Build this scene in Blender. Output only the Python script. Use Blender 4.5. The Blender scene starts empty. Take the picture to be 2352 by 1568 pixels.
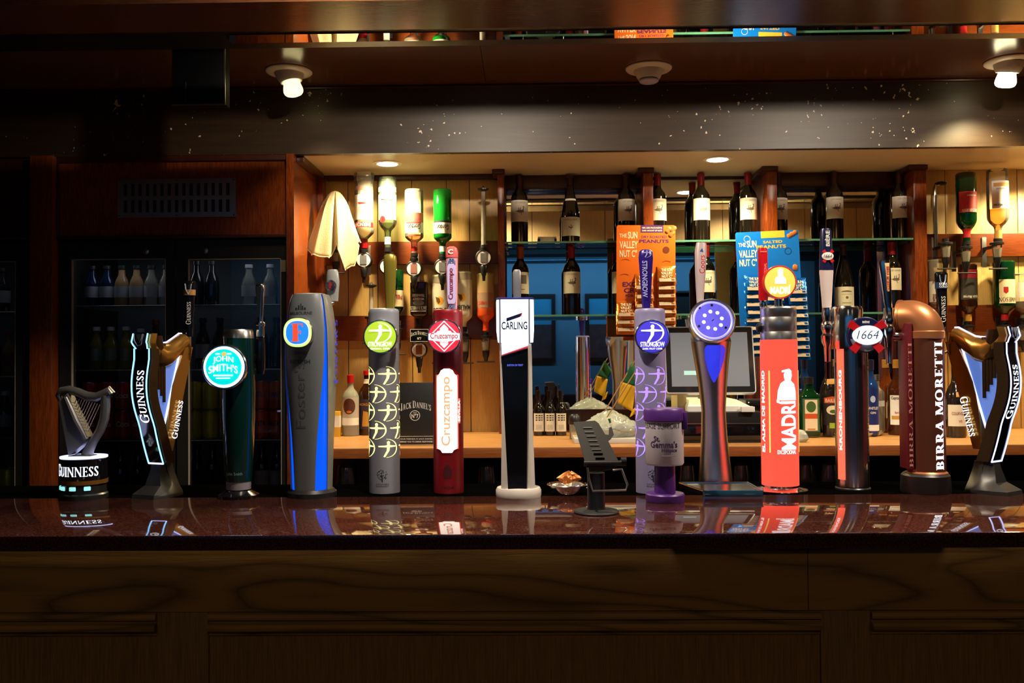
import bpy, bmesh, math, random
from mathutils import Vector, Matrix
from math import sin, cos, pi, radians as R
random.seed(7)
S = bpy.context.scene
COL = S.collection

# ------------------------------------------------------------------ camera
F = 2100.0
CZ = 1.475
CAMROT = Matrix.Rotation(R(.955), 3, 'Z') @ Matrix.Rotation(R(90 + 1.04), 3, 'X') @ Matrix.Rotation(R(-.43), 3, 'Z')
cd = bpy.data.cameras.new('camera'); cam = bpy.data.objects.new('camera', cd); COL.objects.link(cam)
cd.sensor_width = 36.0; cd.lens = F / 2352 * 36.0; cd.clip_start = .02; cd.clip_end = 60
cam.matrix_world = Matrix.Translation((0, 0, CZ)) @ CAMROT.to_4x4()
S.camera = cam

# ------------------------------------------------------------------ world, view
w = bpy.data.worlds.new('world'); S.world = w; w.use_nodes = True
w.node_tree.nodes['Background'].inputs[0].default_value = (.6, .5, .4, 1)
w.node_tree.nodes['Background'].inputs[1].default_value = .004
S.view_settings.view_transform = 'Standard'; S.view_settings.look = 'None'
S.view_settings.gamma = 1; S.view_settings.use_curve_mapping = False
S.view_settings.exposure = 0.0

def lin(c):
    return tuple((x / 12.92 if x <= .04045 else ((x + .055) / 1.055) ** 2.4) for x in c)
def rgb(r, g, b):
    return lin((r / 255., g / 255., b / 255.))

# room behind the camera: blue cove light, and unseen spots added as dim fill; the
# lamps over the bar are made with their fittings further down
def lamp(name, kind, loc, energy, col, rot=(0, 0, 0), **k):
    l = bpy.data.lights.new(name, kind); o = bpy.data.objects.new(name, l); COL.objects.link(o)
    l.energy = energy; l.color = col; o.location = loc; o.rotation_euler = rot
    for a, b in k.items(): setattr(l, a, b)
    return o
lamp('cove_light', 'AREA', (0, -2.6, 2.62), 27, (.26, .62, 1.0), (R(-58), 0, 0), shape='RECTANGLE', size=6.0, size_y=.06)
for i_, x_ in enumerate((-1.6, .2, 2.0)):
    lamp('room_fill_spot', 'SPOT', (x_, -.7, 2.60), 22, (1.0, .74, .48), (R(25), 0, 0), spot_size=R(110), spot_blend=.8, shadow_soft_size=.22)

# ------------------------------------------------------------------ pixel helpers
def ray(px, py):
    return CAMROT @ Vector(((px - 1176) / F, (784 - py) / F, -1))
def at(px, py, Y):
    d = ray(px, py); return Vector((0, 0, CZ)) + d * (Y / d.y)
def ground(px, py, z):
    d = ray(px, py); return Vector((0, 0, CZ)) + d * ((z - CZ) / d.z)
ZC = 1.101      # counter top
ZW = 1.154      # back bar worktop
YM = 4.09       # mirror
YB = 4.00       # boarded wall
YF = 3.55       # fascia and fridge fronts
ZA = CZ + .804  # alcove ceiling

# ------------------------------------------------------------------ materials
MATS = {}
def M(name, col=(.5, .5, .5), rough=.5, metal=0., emit=None, es=0., var=0., vscale=30., bump=0., bscale=80., coat=0., alpha=None, spec=.5):
    if name in MATS: return MATS[name]
    m = bpy.data.materials.new(name); m.use_nodes = True; nt = m.node_tree; N = nt.nodes; L = nt.links
    b = N['Principled BSDF']
    b.inputs['Base Color'].default_value = (*col, 1); b.inputs['Roughness'].default_value = rough
    b.inputs['Metallic'].default_value = metal; b.inputs['Specular IOR Level'].default_value = spec
    if coat: b.inputs['Coat Weight'].default_value = coat; b.inputs['Coat Roughness'].default_value = .05
    if emit is not None:
        b.inputs['Emission Color'].default_value = (*emit, 1); b.inputs['Emission Strength'].default_value = es
    if var or bump:
        tc = N.new('ShaderNodeTexCoord')
    if var:
        n = N.new('ShaderNodeTexNoise'); n.inputs['Scale'].default_value = vscale; n.inputs['Detail'].default_value = 4
        L.new(tc.outputs['Object'], n.inputs['Vector'])
        mx = N.new('ShaderNodeMix'); mx.data_type = 'RGBA'
        mx.inputs[6].default_value = (*[c * (1 - var) for c in col], 1); mx.inputs[7].default_value = (*[min(1, c * (1 + var)) for c in col], 1)
        L.new(n.outputs['Fac'], mx.inputs[0]); L.new(mx.outputs[2], b.inputs['Base Color'])
    if bump:
        n = N.new('ShaderNodeTexNoise'); n.inputs['Scale'].default_value = bscale; n.inputs['Detail'].default_value = 3
        L.new(tc.outputs['Object'], n.inputs['Vector'])
        bp = N.new('ShaderNodeBump'); bp.inputs['Strength'].default_value = bump; bp.inputs['Distance'].default_value = .002
        L.new(n.outputs['Fac'], bp.inputs['Height']); L.new(bp.outputs['Normal'], b.inputs['Normal'])
    MATS[name] = m; return m

def wood(name, c1, c2, rough=.35, stretch=(1, 12, 12), scale=3., coat=0., rings=False, chips=0., bump=.05, spec=.5):
    if name in MATS: return MATS[name]
    m = bpy.data.materials.new(name); m.use_nodes = True; nt = m.node_tree; N = nt.nodes; L = nt.links
    b = N['Principled BSDF']; b.inputs['Roughness'].default_value = rough; b.inputs['Specular IOR Level'].default_value = spec
    if coat: b.inputs['Coat Weight'].default_value = coat; b.inputs['Coat Roughness'].default_value = .08
    tc = N.new('ShaderNodeTexCoord'); mp = N.new('ShaderNodeMapping'); mp.inputs['Scale'].default_value = stretch
    L.new(tc.outputs['Object'], mp.inputs['Vector'])
    n = N.new('ShaderNodeTexNoise'); n.inputs['Scale'].default_value = scale * 6; n.inputs['Detail'].default_value = 6; n.inputs['Roughness'].default_value = .65
    L.new(mp.outputs['Vector'], n.inputs['Vector'])
    src = n.outputs['Fac']
    if rings:
        n2 = N.new('ShaderNodeTexNoise'); n2.inputs['Scale'].default_value = scale; n2.inputs['Detail'].default_value = 1.5
        mp2 = N.new('ShaderNodeMapping'); mp2.inputs['Scale'].default_value = rings
        L.new(tc.outputs['Object'], mp2.inputs['Vector']); L.new(mp2.outputs['Vector'], n2.inputs['Vector'])
        mu = N.new('ShaderNodeMath'); mu.operation = 'MULTIPLY'; mu.inputs[1].default_value = 17.0; L.new(n2.outputs['Fac'], mu.inputs[0])
        fr = N.new('ShaderNodeMath'); fr.operation = 'PINGPONG'; fr.inputs[1].default_value = 1.0; L.new(mu.outputs[0], fr.inputs[0])
        pw = N.new('ShaderNodeMath'); pw.operation = 'POWER'; pw.inputs[1].default_value = .45; L.new(fr.outputs[0], pw.inputs[0])
        a = N.new('ShaderNodeMix'); a.data_type = 'FLOAT'; a.inputs[0].default_value = .62
        L.new(src, a.inputs[2]); L.new(pw.outputs[0], a.inputs[3]); src = a.outputs[0]
    cr = N.new('ShaderNodeValToRGB'); cr.color_ramp.elements[0].position = .3; cr.color_ramp.elements[1].position = .72
    cr.color_ramp.elements[0].color = (*c1, 1); cr.color_ramp.elements[1].color = (*c2, 1)
    L.new(src, cr.inputs['Fac']); out = cr.outputs['Color']
    if chips:
        # flaked paint: small pale specks gathered in clusters
        v = N.new('ShaderNodeTexNoise'); v.inputs['Scale'].default_value = 55; v.inputs['Detail'].default_value = 2; L.new(tc.outputs['Object'], v.inputs['Vector'])
        v2 = N.new('ShaderNodeTexNoise'); v2.inputs['Scale'].default_value = 5; L.new(tc.outputs['Object'], v2.inputs['Vector'])
        ad = N.new('ShaderNodeMath'); ad.operation = 'MULTIPLY_ADD'; ad.inputs[1].default_value = .35; L.new(v2.outputs['Fac'], ad.inputs[0]); L.new(v.outputs['Fac'], ad.inputs[2])
        gt = N.new('ShaderNodeMath'); gt.operation = 'GREATER_THAN'; gt.inputs[1].default_value = chips; L.new(ad.outputs[0], gt.inputs[0])
        mx = N.new('ShaderNodeMix'); mx.data_type = 'RGBA'; L.new(gt.outputs[0], mx.inputs[0]); L.new(out, mx.inputs[6]); mx.inputs[7].default_value = (.75, .62, .42, 1)
        out = mx.outputs[2]
    L.new(out, b.inputs['Base Color'])
    bp = N.new('ShaderNodeBump'); bp.inputs['Strength'].default_value = bump; bp.inputs['Distance'].default_value = .002
    L.new(n.outputs['Fac'], bp.inputs['Height']); L.new(bp.outputs['Normal'], b.inputs['Normal'])
    MATS[name] = m; return m

def glass(name, tint=(1, 1, 1), ior=1.5, refl=(1, 1, 1), rough=0.0, base=None, bw=0., bump=0.):
    """thin glass: tinted transparency plus Fresnel reflection, optionally a little body colour"""
    if name in MATS: return MATS[name]
    m = bpy.data.materials.new(name); m.use_nodes = True; nt = m.node_tree; N = nt.nodes; L = nt.links
    N.remove(N['Principled BSDF']); o = N['Material Output']
    t = N.new('ShaderNodeBsdfTransparent'); t.inputs[0].default_value = (*tint, 1)
    g = N.new('ShaderNodeBsdfGlossy'); g.inputs[0].default_value = (*refl, 1); g.inputs['Roughness'].default_value = rough
    fr = N.new('ShaderNodeFresnel'); fr.inputs[0].default_value = ior
    src = t.outputs[0]
    if base is not None:
        d = N.new('ShaderNodeBsdfDiffuse'); d.inputs[0].default_value = (*base, 1)
        m0 = N.new('ShaderNodeMixShader'); m0.inputs[0].default_value = bw; L.new(src, m0.inputs[1]); L.new(d.outputs[0], m0.inputs[2]); src = m0.outputs[0]
    mx = N.new('ShaderNodeMixShader'); L.new(fr.outputs[0], mx.inputs[0]); L.new(src, mx.inputs[1]); L.new(g.outputs[0], mx.inputs[2])
    L.new(mx.outputs[0], o.inputs['Surface'])
    if bump:
        tc = N.new('ShaderNodeTexCoord'); n = N.new('ShaderNodeTexNoise'); n.inputs['Scale'].default_value = 60; L.new(tc.outputs['Object'], n.inputs['Vector'])
        bp = N.new('ShaderNodeBump'); bp.inputs['Strength'].default_value = bump; bp.inputs['Distance'].default_value = .004
        L.new(n.outputs['Fac'], bp.inputs['Height']); L.new(bp.outputs['Normal'], g.inputs['Normal']); L.new(bp.outputs['Normal'], fr.inputs['Normal'])
    MATS[name] = m; return m

def E(name, col=(1, 1, 1), es=1.0, rough=.35, base=None):
    return M(name, base if base else tuple(.5 * c for c in col), rough, emit=col, es=es)

# ------------------------------------------------------------------ mesh builder
class MB:
    def __init__(s): s.v = []; s.f = []
    def add(s, vs, fs):
        o = len(s.v); s.v += [tuple(p) for p in vs]; s.f += [tuple(i + o for i in f) for f in fs]; return s
    def box(s, x0, x1, y0, y1, z0, z1, b=0., m=None):
        if b <= 0:
            vs = [(x, y, z) for z in (z0, z1) for y in (y0, y1) for x in (x0, x1)]
            fs = [(0, 2, 3, 1), (4, 5, 7, 6), (0, 1, 5, 4), (2, 6, 7, 3), (0, 4, 6, 2), (1, 3, 7, 5)]
        else:
            bm = bmesh.new(); bmesh.ops.create_cube(bm, size=1)
            for q in bm.verts: q.co = Vector(((x0 + x1) / 2 + q.co.x * (x1 - x0), (y0 + y1) / 2 + q.co.y * (y1 - y0), (z0 + z1) / 2 + q.co.z * (z1 - z0)))
            bmesh.ops.bevel(bm, geom=bm.edges[:], offset=b, segments=2, profile=.6, affect='EDGES')
            bm.verts.index_update(); vs = [q.co.copy() for q in bm.verts]; fs = [[q.index for q in f.verts] for f in bm.faces]; bm.free()
        if m is not None: vs = [m @ Vector(p) for p in vs]
        return s.add(vs, fs)
    def loft(s, rings, cap0=True, cap1=True, closed=True):
        n = len(rings[0]); vs = [p for r in rings for p in r]; fs = []
        for i in range(len(rings) - 1):
            for j in range(n if closed else n - 1):
                k = (j + 1) % n; fs.append((i * n + j, i * n + k, (i + 1) * n + k, (i + 1) * n + j))
        if cap0: fs.append(tuple(range(n - 1, -1, -1)))
        if cap1: fs.append(tuple((len(rings) - 1) * n + j for j in range(n)))
        return s.add(vs, fs)
    def lathe(s, prof, seg=24, c=(0, 0, 0), ex=1., ey=1., m=None, p=2.0, cap=True):
        """profile of (radius, height); ex/ey squash, p > 2 squares the section"""
        rings = []
        for r, z in prof:
            rg = []
            for j in range(seg):
                a = 2 * pi * j / seg + (pi / seg if p > 2 else 0); ca, sa = cos(a), sin(a)
                if p != 2: ca = math.copysign(abs(ca) ** (2 / p), ca); sa = math.copysign(abs(sa) ** (2 / p), sa)
                q = Vector((c[0] + r * ex * ca, c[1] + r * ey * sa, c[2] + z)); rg.append(m @ q if m is not None else q)
            rings.append(rg)
        return s.loft(rings, cap, cap)
    def tube(s, path, rad, seg=10, flat=1., up=None):
        P = [Vector(p) for p in path]; n = len(P); rads = rad if isinstance(rad, (list, tuple)) else [rad] * n; rings = []
        U = None
        for i in range(n):
            t = (P[min(i + 1, n - 1)] - P[max(i - 1, 0)]).normalized()
            if U is None:
                U = Vector(up) if up else (Vector((0, 0, 1)) if abs(t.z) < .9 else Vector((0, 1, 0)))
            U = (U - t * U.dot(t)).normalized(); V = t.cross(U)
            rings.append([P[i] + U * (cos(2 * pi * j / seg) * rads[i]) + V * (sin(2 * pi * j / seg) * rads[i] * flat) for j in range(seg)])
        return s.loft(rings)
    def cyl(s, p0, p1, r0, r1=None, seg=20): return s.tube([p0, p1], [r0, r0 if r1 is None else r1], seg)
    def prism(s, poly, fn, d):
        """polygon in (u, w) pushed through fn(u, w, depth) for depth 0 and d"""
        n = len(poly); vs = [fn(u, q, 0) for u, q in poly] + [fn(u, q, d) for u, q in poly]
        fs = [tuple(range(n)), tuple(range(2 * n - 1, n - 1, -1))] + [(i, i + n, (i + 1) % n + n, (i + 1) % n) for i in range(n)]
        return s.add(vs, fs)
    def flat(s, tri, fn):
        vs, fs = tri; return s.add([fn(*p) for p in vs], fs)
    def bent(s, polys, fn, step=.005):
        """flat polygons cut into slices, then pushed through fn so that they follow a curved surface"""
        vs, fs = [], []
        for p in polys:
            o = len(vs); vs += list(p); fs.append(tuple(range(o, o + len(p))))
        vs, fs = slab_split(vs, fs, step); return s.flat((vs, fs), fn)
    def disc(s, c, r, seg=32, rz=None, y=None):
        rz = r if rz is None else rz
        return s.add([(c[0] + r * sin(2 * pi * j / seg), c[1], c[2] + rz * cos(2 * pi * j / seg)) for j in range(seg)], [tuple(range(seg))])
    def arc(s, zs, a, b, A0, A1, th, n=16, p=2., m=None):
        """curved plate: section of an ellipse (half-widths a(z), b(z)) between two angles from the front"""
        fnc = lambda q, z: q(z) if callable(q) else q
        def pt(z, ang, off):
            sa, ca = sin(ang), cos(ang)
            if p != 2: sa = math.copysign(abs(sa) ** (2 / p), sa); ca = math.copysign(abs(ca) ** (2 / p), ca)
            v = Vector(((fnc(a, z) + off) * sa, -(fnc(b, z) + off) * ca, z)); return m @ v if m is not None else v
        rings = []
        for z in zs:
            a0, a1 = fnc(A0, z), fnc(A1, z)
            rings.append([pt(z, a0 + (a1 - a0) * i / n, th) for i in range(n + 1)] + [pt(z, a1 + (a0 - a1) * i / n, 0) for i in range(n + 1)])
        return s.loft(rings)
    def arrays(s): return s.v, s.f

def mesh_of(name, mb, smooth=35):
    me = bpy.data.meshes.new(name); me.from_pydata(mb.v, [], mb.f); me.update()
    bm = bmesh.new(); bm.from_mesh(me); bmesh.ops.recalc_face_normals(bm, faces=bm.faces); bm.to_mesh(me); bm.free()
    if smooth:
        me.polygons.foreach_set('use_smooth', [True] * len(me.polygons)); me.set_sharp_from_angle(angle=R(smooth))
    return me
def obj(name, mb, mat, parent=None, smooth=35, label=None):
    me = mb if isinstance(mb, bpy.types.Mesh) else mesh_of(name, mb, smooth)
    if not me.materials: me.materials.append(mat)
    o = bpy.data.objects.new(name, me); COL.objects.link(o); o.parent = parent
    if label: o['label'] = label
    return o
def thing(name, label, cat, loc=(0, 0, 0), rz=0., group=None, rot=None):
    o = bpy.data.objects.new(name, None); COL.objects.link(o); o.location = loc; o.empty_display_size = .02
    o.rotation_euler = rot if rot else (0, 0, rz)
    o['label'] = label; o['category'] = cat
    if group: o['group'] = group
    return o
def tag(o, label, cat, group=None):
    o['label'] = label; o['category'] = cat
    if group: o['group'] = group
    return o
def struct(name, mb, mat, smooth=35):
    o = obj(name, mb, mat, None, smooth); o['kind'] = 'structure'; return o
def kids(o): return [c for c in bpy.data.objects if c.parent == o]
def dup(o, loc, label=None, group=None, rz=None):
    r = o.copy(); COL.objects.link(r); r.location = loc
    if rz is not None: r.rotation_euler[2] = rz
    if label: r['label'] = label
    if group: r['group'] = group
    for c in kids(o):
        d = c.copy(); COL.objects.link(d); d.parent = r
        for g in kids(c):
            h = g.copy(); COL.objects.link(h); h.parent = d
    return r

# ------------------------------------------------------------------ lettering
_tc = {}
def text2d(st, bold=0.):
    k = (st, bold)
    if k in _tc: return _tc[k]
    c = bpy.data.curves.new('t', 'FONT'); c.body = st; c.size = 1; c.offset = bold; c.resolution_u = 4
    o = bpy.data.objects.new('t', c); me = bpy.data.meshes.new_from_object(o)
    vs = [(v.co.x, v.co.y) for v in me.vertices]; fs = [tuple(p.vertices) for p in me.polygons]
    bpy.data.objects.remove(o); bpy.data.curves.remove(c); bpy.data.meshes.remove(me)
    _tc[k] = norm(vs, fs); return _tc[k]
def norm(vs, fs):
    x0 = min(v[0] for v in vs); x1 = max(v[0] for v in vs); y0 = min(v[1] for v in vs); y1 = max(v[1] for v in vs)
    return [((v[0] - (x0 + x1) / 2), (v[1] - (y0 + y1) / 2)) for v in vs], fs, (x1 - x0), (y1 - y0)
# a small serif alphabet drawn stroke by stroke
def serif(st, caps=1.25, gap=.08, T=.17, t=.075):
    k = ('serif', st, caps, gap, T)
    if k in _tc: return _tc[k]
    V, FS = [], []; X = 0.
    for li, ch in enumerate(st):
        polys = []; W = .6
        def rect(x0, y0, x1, y1): polys.append([(x0, y0), (x1, y0), (x1, y1), (x0, y1)])
        def stem(x, th=T, top=1, e=.07):
            rect(x, 0, x + th, 1); rect(x - e, 0, x + th + e, .05)
            if top: rect(x - e, .95, x + th + e, 1)
        def diag(xa, ya, xb, yb, th): polys.append([(xa, ya), (xa + th, ya), (xb + th, yb), (xb, yb)])
        def bowl(cx, cy, rx, ry, a0, a1, n=14, T0=None):
            pv = None
            for i in range(n + 1):
                a = a0 + (a1 - a0) * i / n; wd = t + ((T0 or T) - t) * abs(cos(a)) ** 1.3
                o_ = (cx + rx * cos(a), cy + ry * sin(a)); q = (cx + (rx - wd) * cos(a), cy + (ry - t * 1.0) * sin(a))
                if pv: polys.append([pv[0], o_, q, pv[1]])
                pv = (o_, q)
        P2 = pi / 2
        if ch == ' ': X += .32; continue
        if ch == 'I': W = T + .14; stem(.07)
        elif ch == "'": W = .14; rect(.03, .72, .13, 1)
        elif ch == '.': W = .16; rect(.03, 0, .15, .12)
        elif ch == 'N':
            W = .86; stem(.09, t); stem(.70, t, 1); diag(.70 - .02, 0, .09 - .04, 1, T * 1.05)
        elif ch == 'M':
            W = 1.0; stem(.09, t); stem(.78, T); diag(.42, .05, .09, 1, T); diag(.46, .05, .80, 1, t)
        elif ch == 'U':
            W = .80; rect(.09, .32, .09 + T, 1); rect(.02, .95, .33, 1); rect(.66, .32, .66 + t, 1); rect(.59, .95, .80, 1)
            bowl(.09 + .322, .33, .322, .33, pi, 2 * pi)
        elif ch == 'E' or ch == 'F':
            W = .62; stem(.09); rect(.2, .95, .58, 1); rect(.54, .8, .59, 1); rect(.2, .48, .48, .54); rect(.45, .40, .49, .62)
            if ch == 'E': rect(.2, 0, .60, .05); rect(.56, 0, .61, .22)
        elif ch == 'L': W = .60; stem(.09); rect(.2, 0, .58, .05); rect(.54, 0, .59, .24)
        elif ch == 'T': W = .70; stem(.27, T, 0); rect(.04, .94, .67, 1); rect(.03, .78, .08, 1); rect(.62, .78, .67, 1)
        elif ch == 'O' or ch == 'Q': W = .88; bowl(.44, .5, .42, .52, 0, 2 * pi, 26)
        elif ch == 'C' or ch == 'G':
            W = .80 if ch == 'C' else .86; bowl(.45, .5, .42, .52, .62, 2 * pi - .62, 22); rect(.75, .70, .80, .98)
            if ch == 'G': rect(.62, .02, .62 + T, .44); rect(.52, .42, .86, .47)
        elif ch == 'S':
            W = .58; bowl(.29, .745, .25, .255, .5, pi + P2, 12); bowl(.29, .255, .26, .265, -pi + .3, P2, 12)
            diag(.30, .36, .10, .66, T); rect(.47, .74, .52, .98); rect(.04, .02, .09, .28)
        elif ch == 'B':
            W = .68; stem(.09); rect(.2, .95, .4, 1); rect(.2, .5, .4, .55); rect(.2, 0, .4, .05)
            bowl(.38, .76, .24, .24, -P2, P2, 10); bowl(.38, .275, .27, .275, -P2, P2, 10)
        elif ch == 'R' or ch == 'P':
            W = .74 if ch == 'R' else .64; stem(.09); rect(.2, .95, .4, 1); rect(.2, .46, .4, .51); bowl(.38, .73, .26, .27, -P2, P2, 10)
            if ch == 'R': diag(.54, 0, .30, .5, T); rect(.5, 0, .8, .05)
        elif ch == 'D': W = .80; stem(.09); rect(.2, .95, .38, 1); rect(.2, 0, .38, .05); bowl(.36, .5, .40, .5, -P2, P2, 14)
        elif ch == 'A':
            W = .84; diag(.08, 0, .40, 1, t); diag(.58, 0, .34, 1, T); rect(.22, .28, .6, .34); rect(.0, 0, .24, .05); rect(.5, 0, .84, .05)
        elif ch == 'J': W = .46; rect(.2, .2, .2 + T, 1); rect(.1, .95, .45, 1); bowl(.19, .2, .18, .22, pi, 2 * pi, 8)
        elif ch == 'K': W = .78; stem(.09); diag(.24, .42, .58, 1, t); diag(.56, 0, .34, .56, T); rect(.5, .95, .76, 1); rect(.5, 0, .8, .05)
        elif ch == 'V': W = .8; diag(.34, 0, .05, 1, T); diag(.40, 0, .66, 1, t); rect(0, .95, .3, 1); rect(.56, .95, .82, 1)
        elif ch == 'X': W = .8; diag(.56, 0, .06, 1, T); diag(.10, 0, .62, 1, t); rect(0, 0, .26, .05); rect(.5, 0, .8, .05)
        else: W = .5
        sc = caps if (li == 0 or st[li - 1] == ' ') else 1.
        for p in polys:
            o = len(V); V += [(X + x * sc, y * sc) for x, y in p]; FS.append(tuple(range(o, o + len(p))))
        X += W * sc + gap
    _tc[k] = norm(V, FS); return _tc[k]
def slab_split(vs, fs, step, ax=0):
    """cut flat lettering into narrow vertical slices so that it can be bent"""
    bm = bmesh.new(); bv = [bm.verts.new((x, y, 0)) for x, y in vs]
    for f in fs:
        try: bm.faces.new([bv[i] for i in f])
        except ValueError: pass
    x0 = min(v[ax] for v in vs); x1 = max(v[ax] for v in vs); x = x0 + step; nn = (1, 0, 0) if ax == 0 else (0, 1, 0)
    while x < x1:
        bmesh.ops.bisect_plane(bm, geom=bm.verts[:] + bm.edges[:] + bm.faces[:], plane_co=tuple(x * q for q in nn), plane_no=nn); x += step
    bm.verts.index_update(); o = [(v.co.x, v.co.y) for v in bm.verts], [tuple(v.index for v in f.verts) for f in bm.faces]; bm.free(); return o
def put(mb, g, fn, h=None, wd=None, step=None, bend=None, stepv=None):
    """place a normalised glyph run: h and/or wd give its size, fn maps (u, v) to a point"""
    vs, fs, W, H = g
    sy = h / H if h else wd / W; sx = wd / W if wd else sy
    vs = [(x * sx, y * sy) for x, y in vs]
    if step: vs, fs = slab_split(vs, fs, step)
    if stepv: vs, fs = slab_split(vs, fs, stepv, 1)
    if bend: vs = [(x, y + bend(x)) for x, y in vs]
    mb.flat((vs, fs), fn); return mb
def front(x, y, z): return lambda u, v: (x + u, y, z + v)
def upward(x, y, z): return lambda u, v: (x - v, y, z + u)      # reads from bottom to top
def downward(x, y, z): return lambda u, v: (x + v, y, z - u)
def wrap(r, z, a0=0., b=None): return lambda u, v: (r * sin(u / r + a0), -(b or r) * cos(u / r + a0), z + v)
def wrap_up(r, z, a0=0.): return lambda u, v: (r * sin(-v / r + a0), -r * cos(-v / r + a0), z + u)
def wrap_down(r, z, a0=0.): return lambda u, v: (r * sin(v / r + a0), -r * cos(v / r + a0), z - u)
def L_(o, g, mat, fn, name='lettering', **k):
    mb = MB(); put(mb, g, fn, **k); return obj(name, mb, mat, o, 0)

# common materials
BLK = M('black_plastic', (.008, .008, .009), .35, var=.2)
BLKD = M('black_rubber', (.0012, .0012, .0012), .95, var=.2, spec=.0)
BLKM = M('black_matt', (.006, .006, .006), .6, var=.2)
BLKG = M('black_gloss', (.004, .004, .005), .08, coat=.5)
CHR = M('chrome', (.78, .78, .79), .15, 1.)
STEEL = M('brushed_steel', (.55, .54, .52), .28, 1., var=.1, vscale=60)
WHT = M('white_plastic', (.72, .71, .67), .35, var=.04)
PAPER = M('paper_white', (.78, .75, .66), .6, var=.05)
INK = M('ink_black', (.012, .012, .012), .5, var=.1)
GOLD = M('gold_paint', (.55, .36, .10), .32, .85, var=.1)
CLEAR = glass('clear_glass', (.97, .98, .96), 1.4, base=(.85, .82, .66), bw=.16)

# ================================================================== the setting
X0, X1, Y0, Y1, ZR = -3.4, 3.6, -3.3, 4.25, 2.66
FASC = wood('fascia_paint', rgb(42, 28, 15), rgb(58, 40, 22), .42, (.4, 6, 6), 2, chips=.9, bump=.03, spec=.4)
SOFF = wood('soffit_veneer', rgb(72, 44, 28), rgb(106, 68, 46), .20, (1, 14, 14), 3, bump=.04)
MAHO = wood('mahogany', rgb(84, 34, 12), rgb(140, 66, 24), .25, (10, 10, 1), 3, bump=.04)
DKWD = wood('dark_mahogany', rgb(44, 16, 8), rgb(72, 30, 13), .3, (12, 12, 1), 3, bump=.04)
RAILW = wood('rail_mahogany', rgb(84, 36, 14), rgb(122, 58, 22), .3, (1, 12, 12), 3, bump=.04)
BOARD = wood('ash_board', rgb(176, 140, 80), rgb(206, 170, 106), .45, (16, 16, .7), 3, bump=.03)
OAKH = wood('oak_rail', rgb(100, 70, 26), rgb(150, 108, 46), .62, (1, 14, 14), 2.2, rings=(.55, 3.2, 3.2), bump=.12, spec=.3)
OAKV = wood('oak_panel', rgb(100, 70, 26), rgb(144, 103, 44), .62, (26, 26, .9), 2.5, bump=.12, spec=.3)
CREAM = M('cream_lacquer', rgb(222, 208, 178), .18, var=.08, vscale=3)
BLUEW = M('blue_wall', rgb(110, 156, 178), .7, var=.05, vscale=3)
DARKC = M('dark_ceiling', rgb(60, 48, 40), .8, var=.1)
FLR = M('dark_carpet', rgb(60, 34, 34), .9, var=.3, vscale=14)
TOP = wood('worktop_oak', rgb(150, 96, 48), rgb(206, 154, 94), .4, (.6, 16, 16), 3, bump=.03)
MIR = M('mirror_silver', (.80, .83, .84), .015, 1.0, var=.01)

struct('floor', MB().box(X0, X1, Y0, Y1, -.05, 0), FLR)
struct('ceiling', MB().box(X0, X1, Y0, Y1, ZR, ZR + .05), DARKC)
struct('wall_back', MB().box(X0, X1, 4.13, 4.23, 0, ZR), DKWD)
struct('wall_left', MB().box(X0 - .08, X0, Y0, Y1, 0, ZR), DARKC)
struct('wall_right', MB().box(X1, X1 + .08, Y0, Y1, 0, ZR), DARKC)
struct('wall_front', MB().box(X0, X1, Y0 - .1, Y0, 0, ZR), BLUEW)
struct('door_1', MB().box(1.75, 3.0, Y0 - .02, Y0 + .03, 0, 2.3), BLKM)

# fascia over the back bar, soffit with lamps, beam with mirror strip, board-backed canopy
struct('trim_1', MB().box(X0, X1, YF, YF + .03, ZA, ZR), FASC)
ZS = CZ + 1.068
so = struct('trim_2', MB().box(X0, X1, 2.76, YF, ZS + .012, ZS + .03), DKWD)
xj = ground(1108, 140, ZS).x
obj('plank', MB().box(X0, xj - .001, 2.76, YF, ZS, ZS + .012), SOFF, so)
obj('plank', MB().box(xj + .001, X1, 2.76, YF, ZS, ZS + .012), SOFF, so)
obj('bead', MB().tube([(X0, YF - .006, ZS - .006), (X1, YF - .006, ZS - .006)], .006, 8), DKWD, so)
ZB = CZ + .94
bm_ = struct('trim_3', MB().box(X0, X1, 2.57, 2.73, ZB, ZB + .05), BLK)
xs = ground(517, 80, ZB).x
obj('mirror_strip', MB().box(xs, X1, 2.605, 2.672, ZB - .004, ZB), MIR, bm_)
obj('plank', MB().box(X0, X1, 2.36, 2.57, ZB - .006, ZB + .02), SOFF, bm_)
cb = struct('trim_4', MB().box(X0, X1, 1.74, 1.775, CZ + .77, ZR), DKWD)
obj('rail', MB().box(X0, X1, 1.73, 1.83, CZ + .735, CZ + .775, .006), DKWD, cb)
x = X0 + .05; i = 0
while x < X1 - .3:
    wd = (.20, .31, .26, .36)[i % 4]
    obj('board', MB().box(x + .002, x + wd - .002, 1.776, 1.79, CZ + .776, ZR - .002), BOARD, cb); x += wd; i += 1

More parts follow.
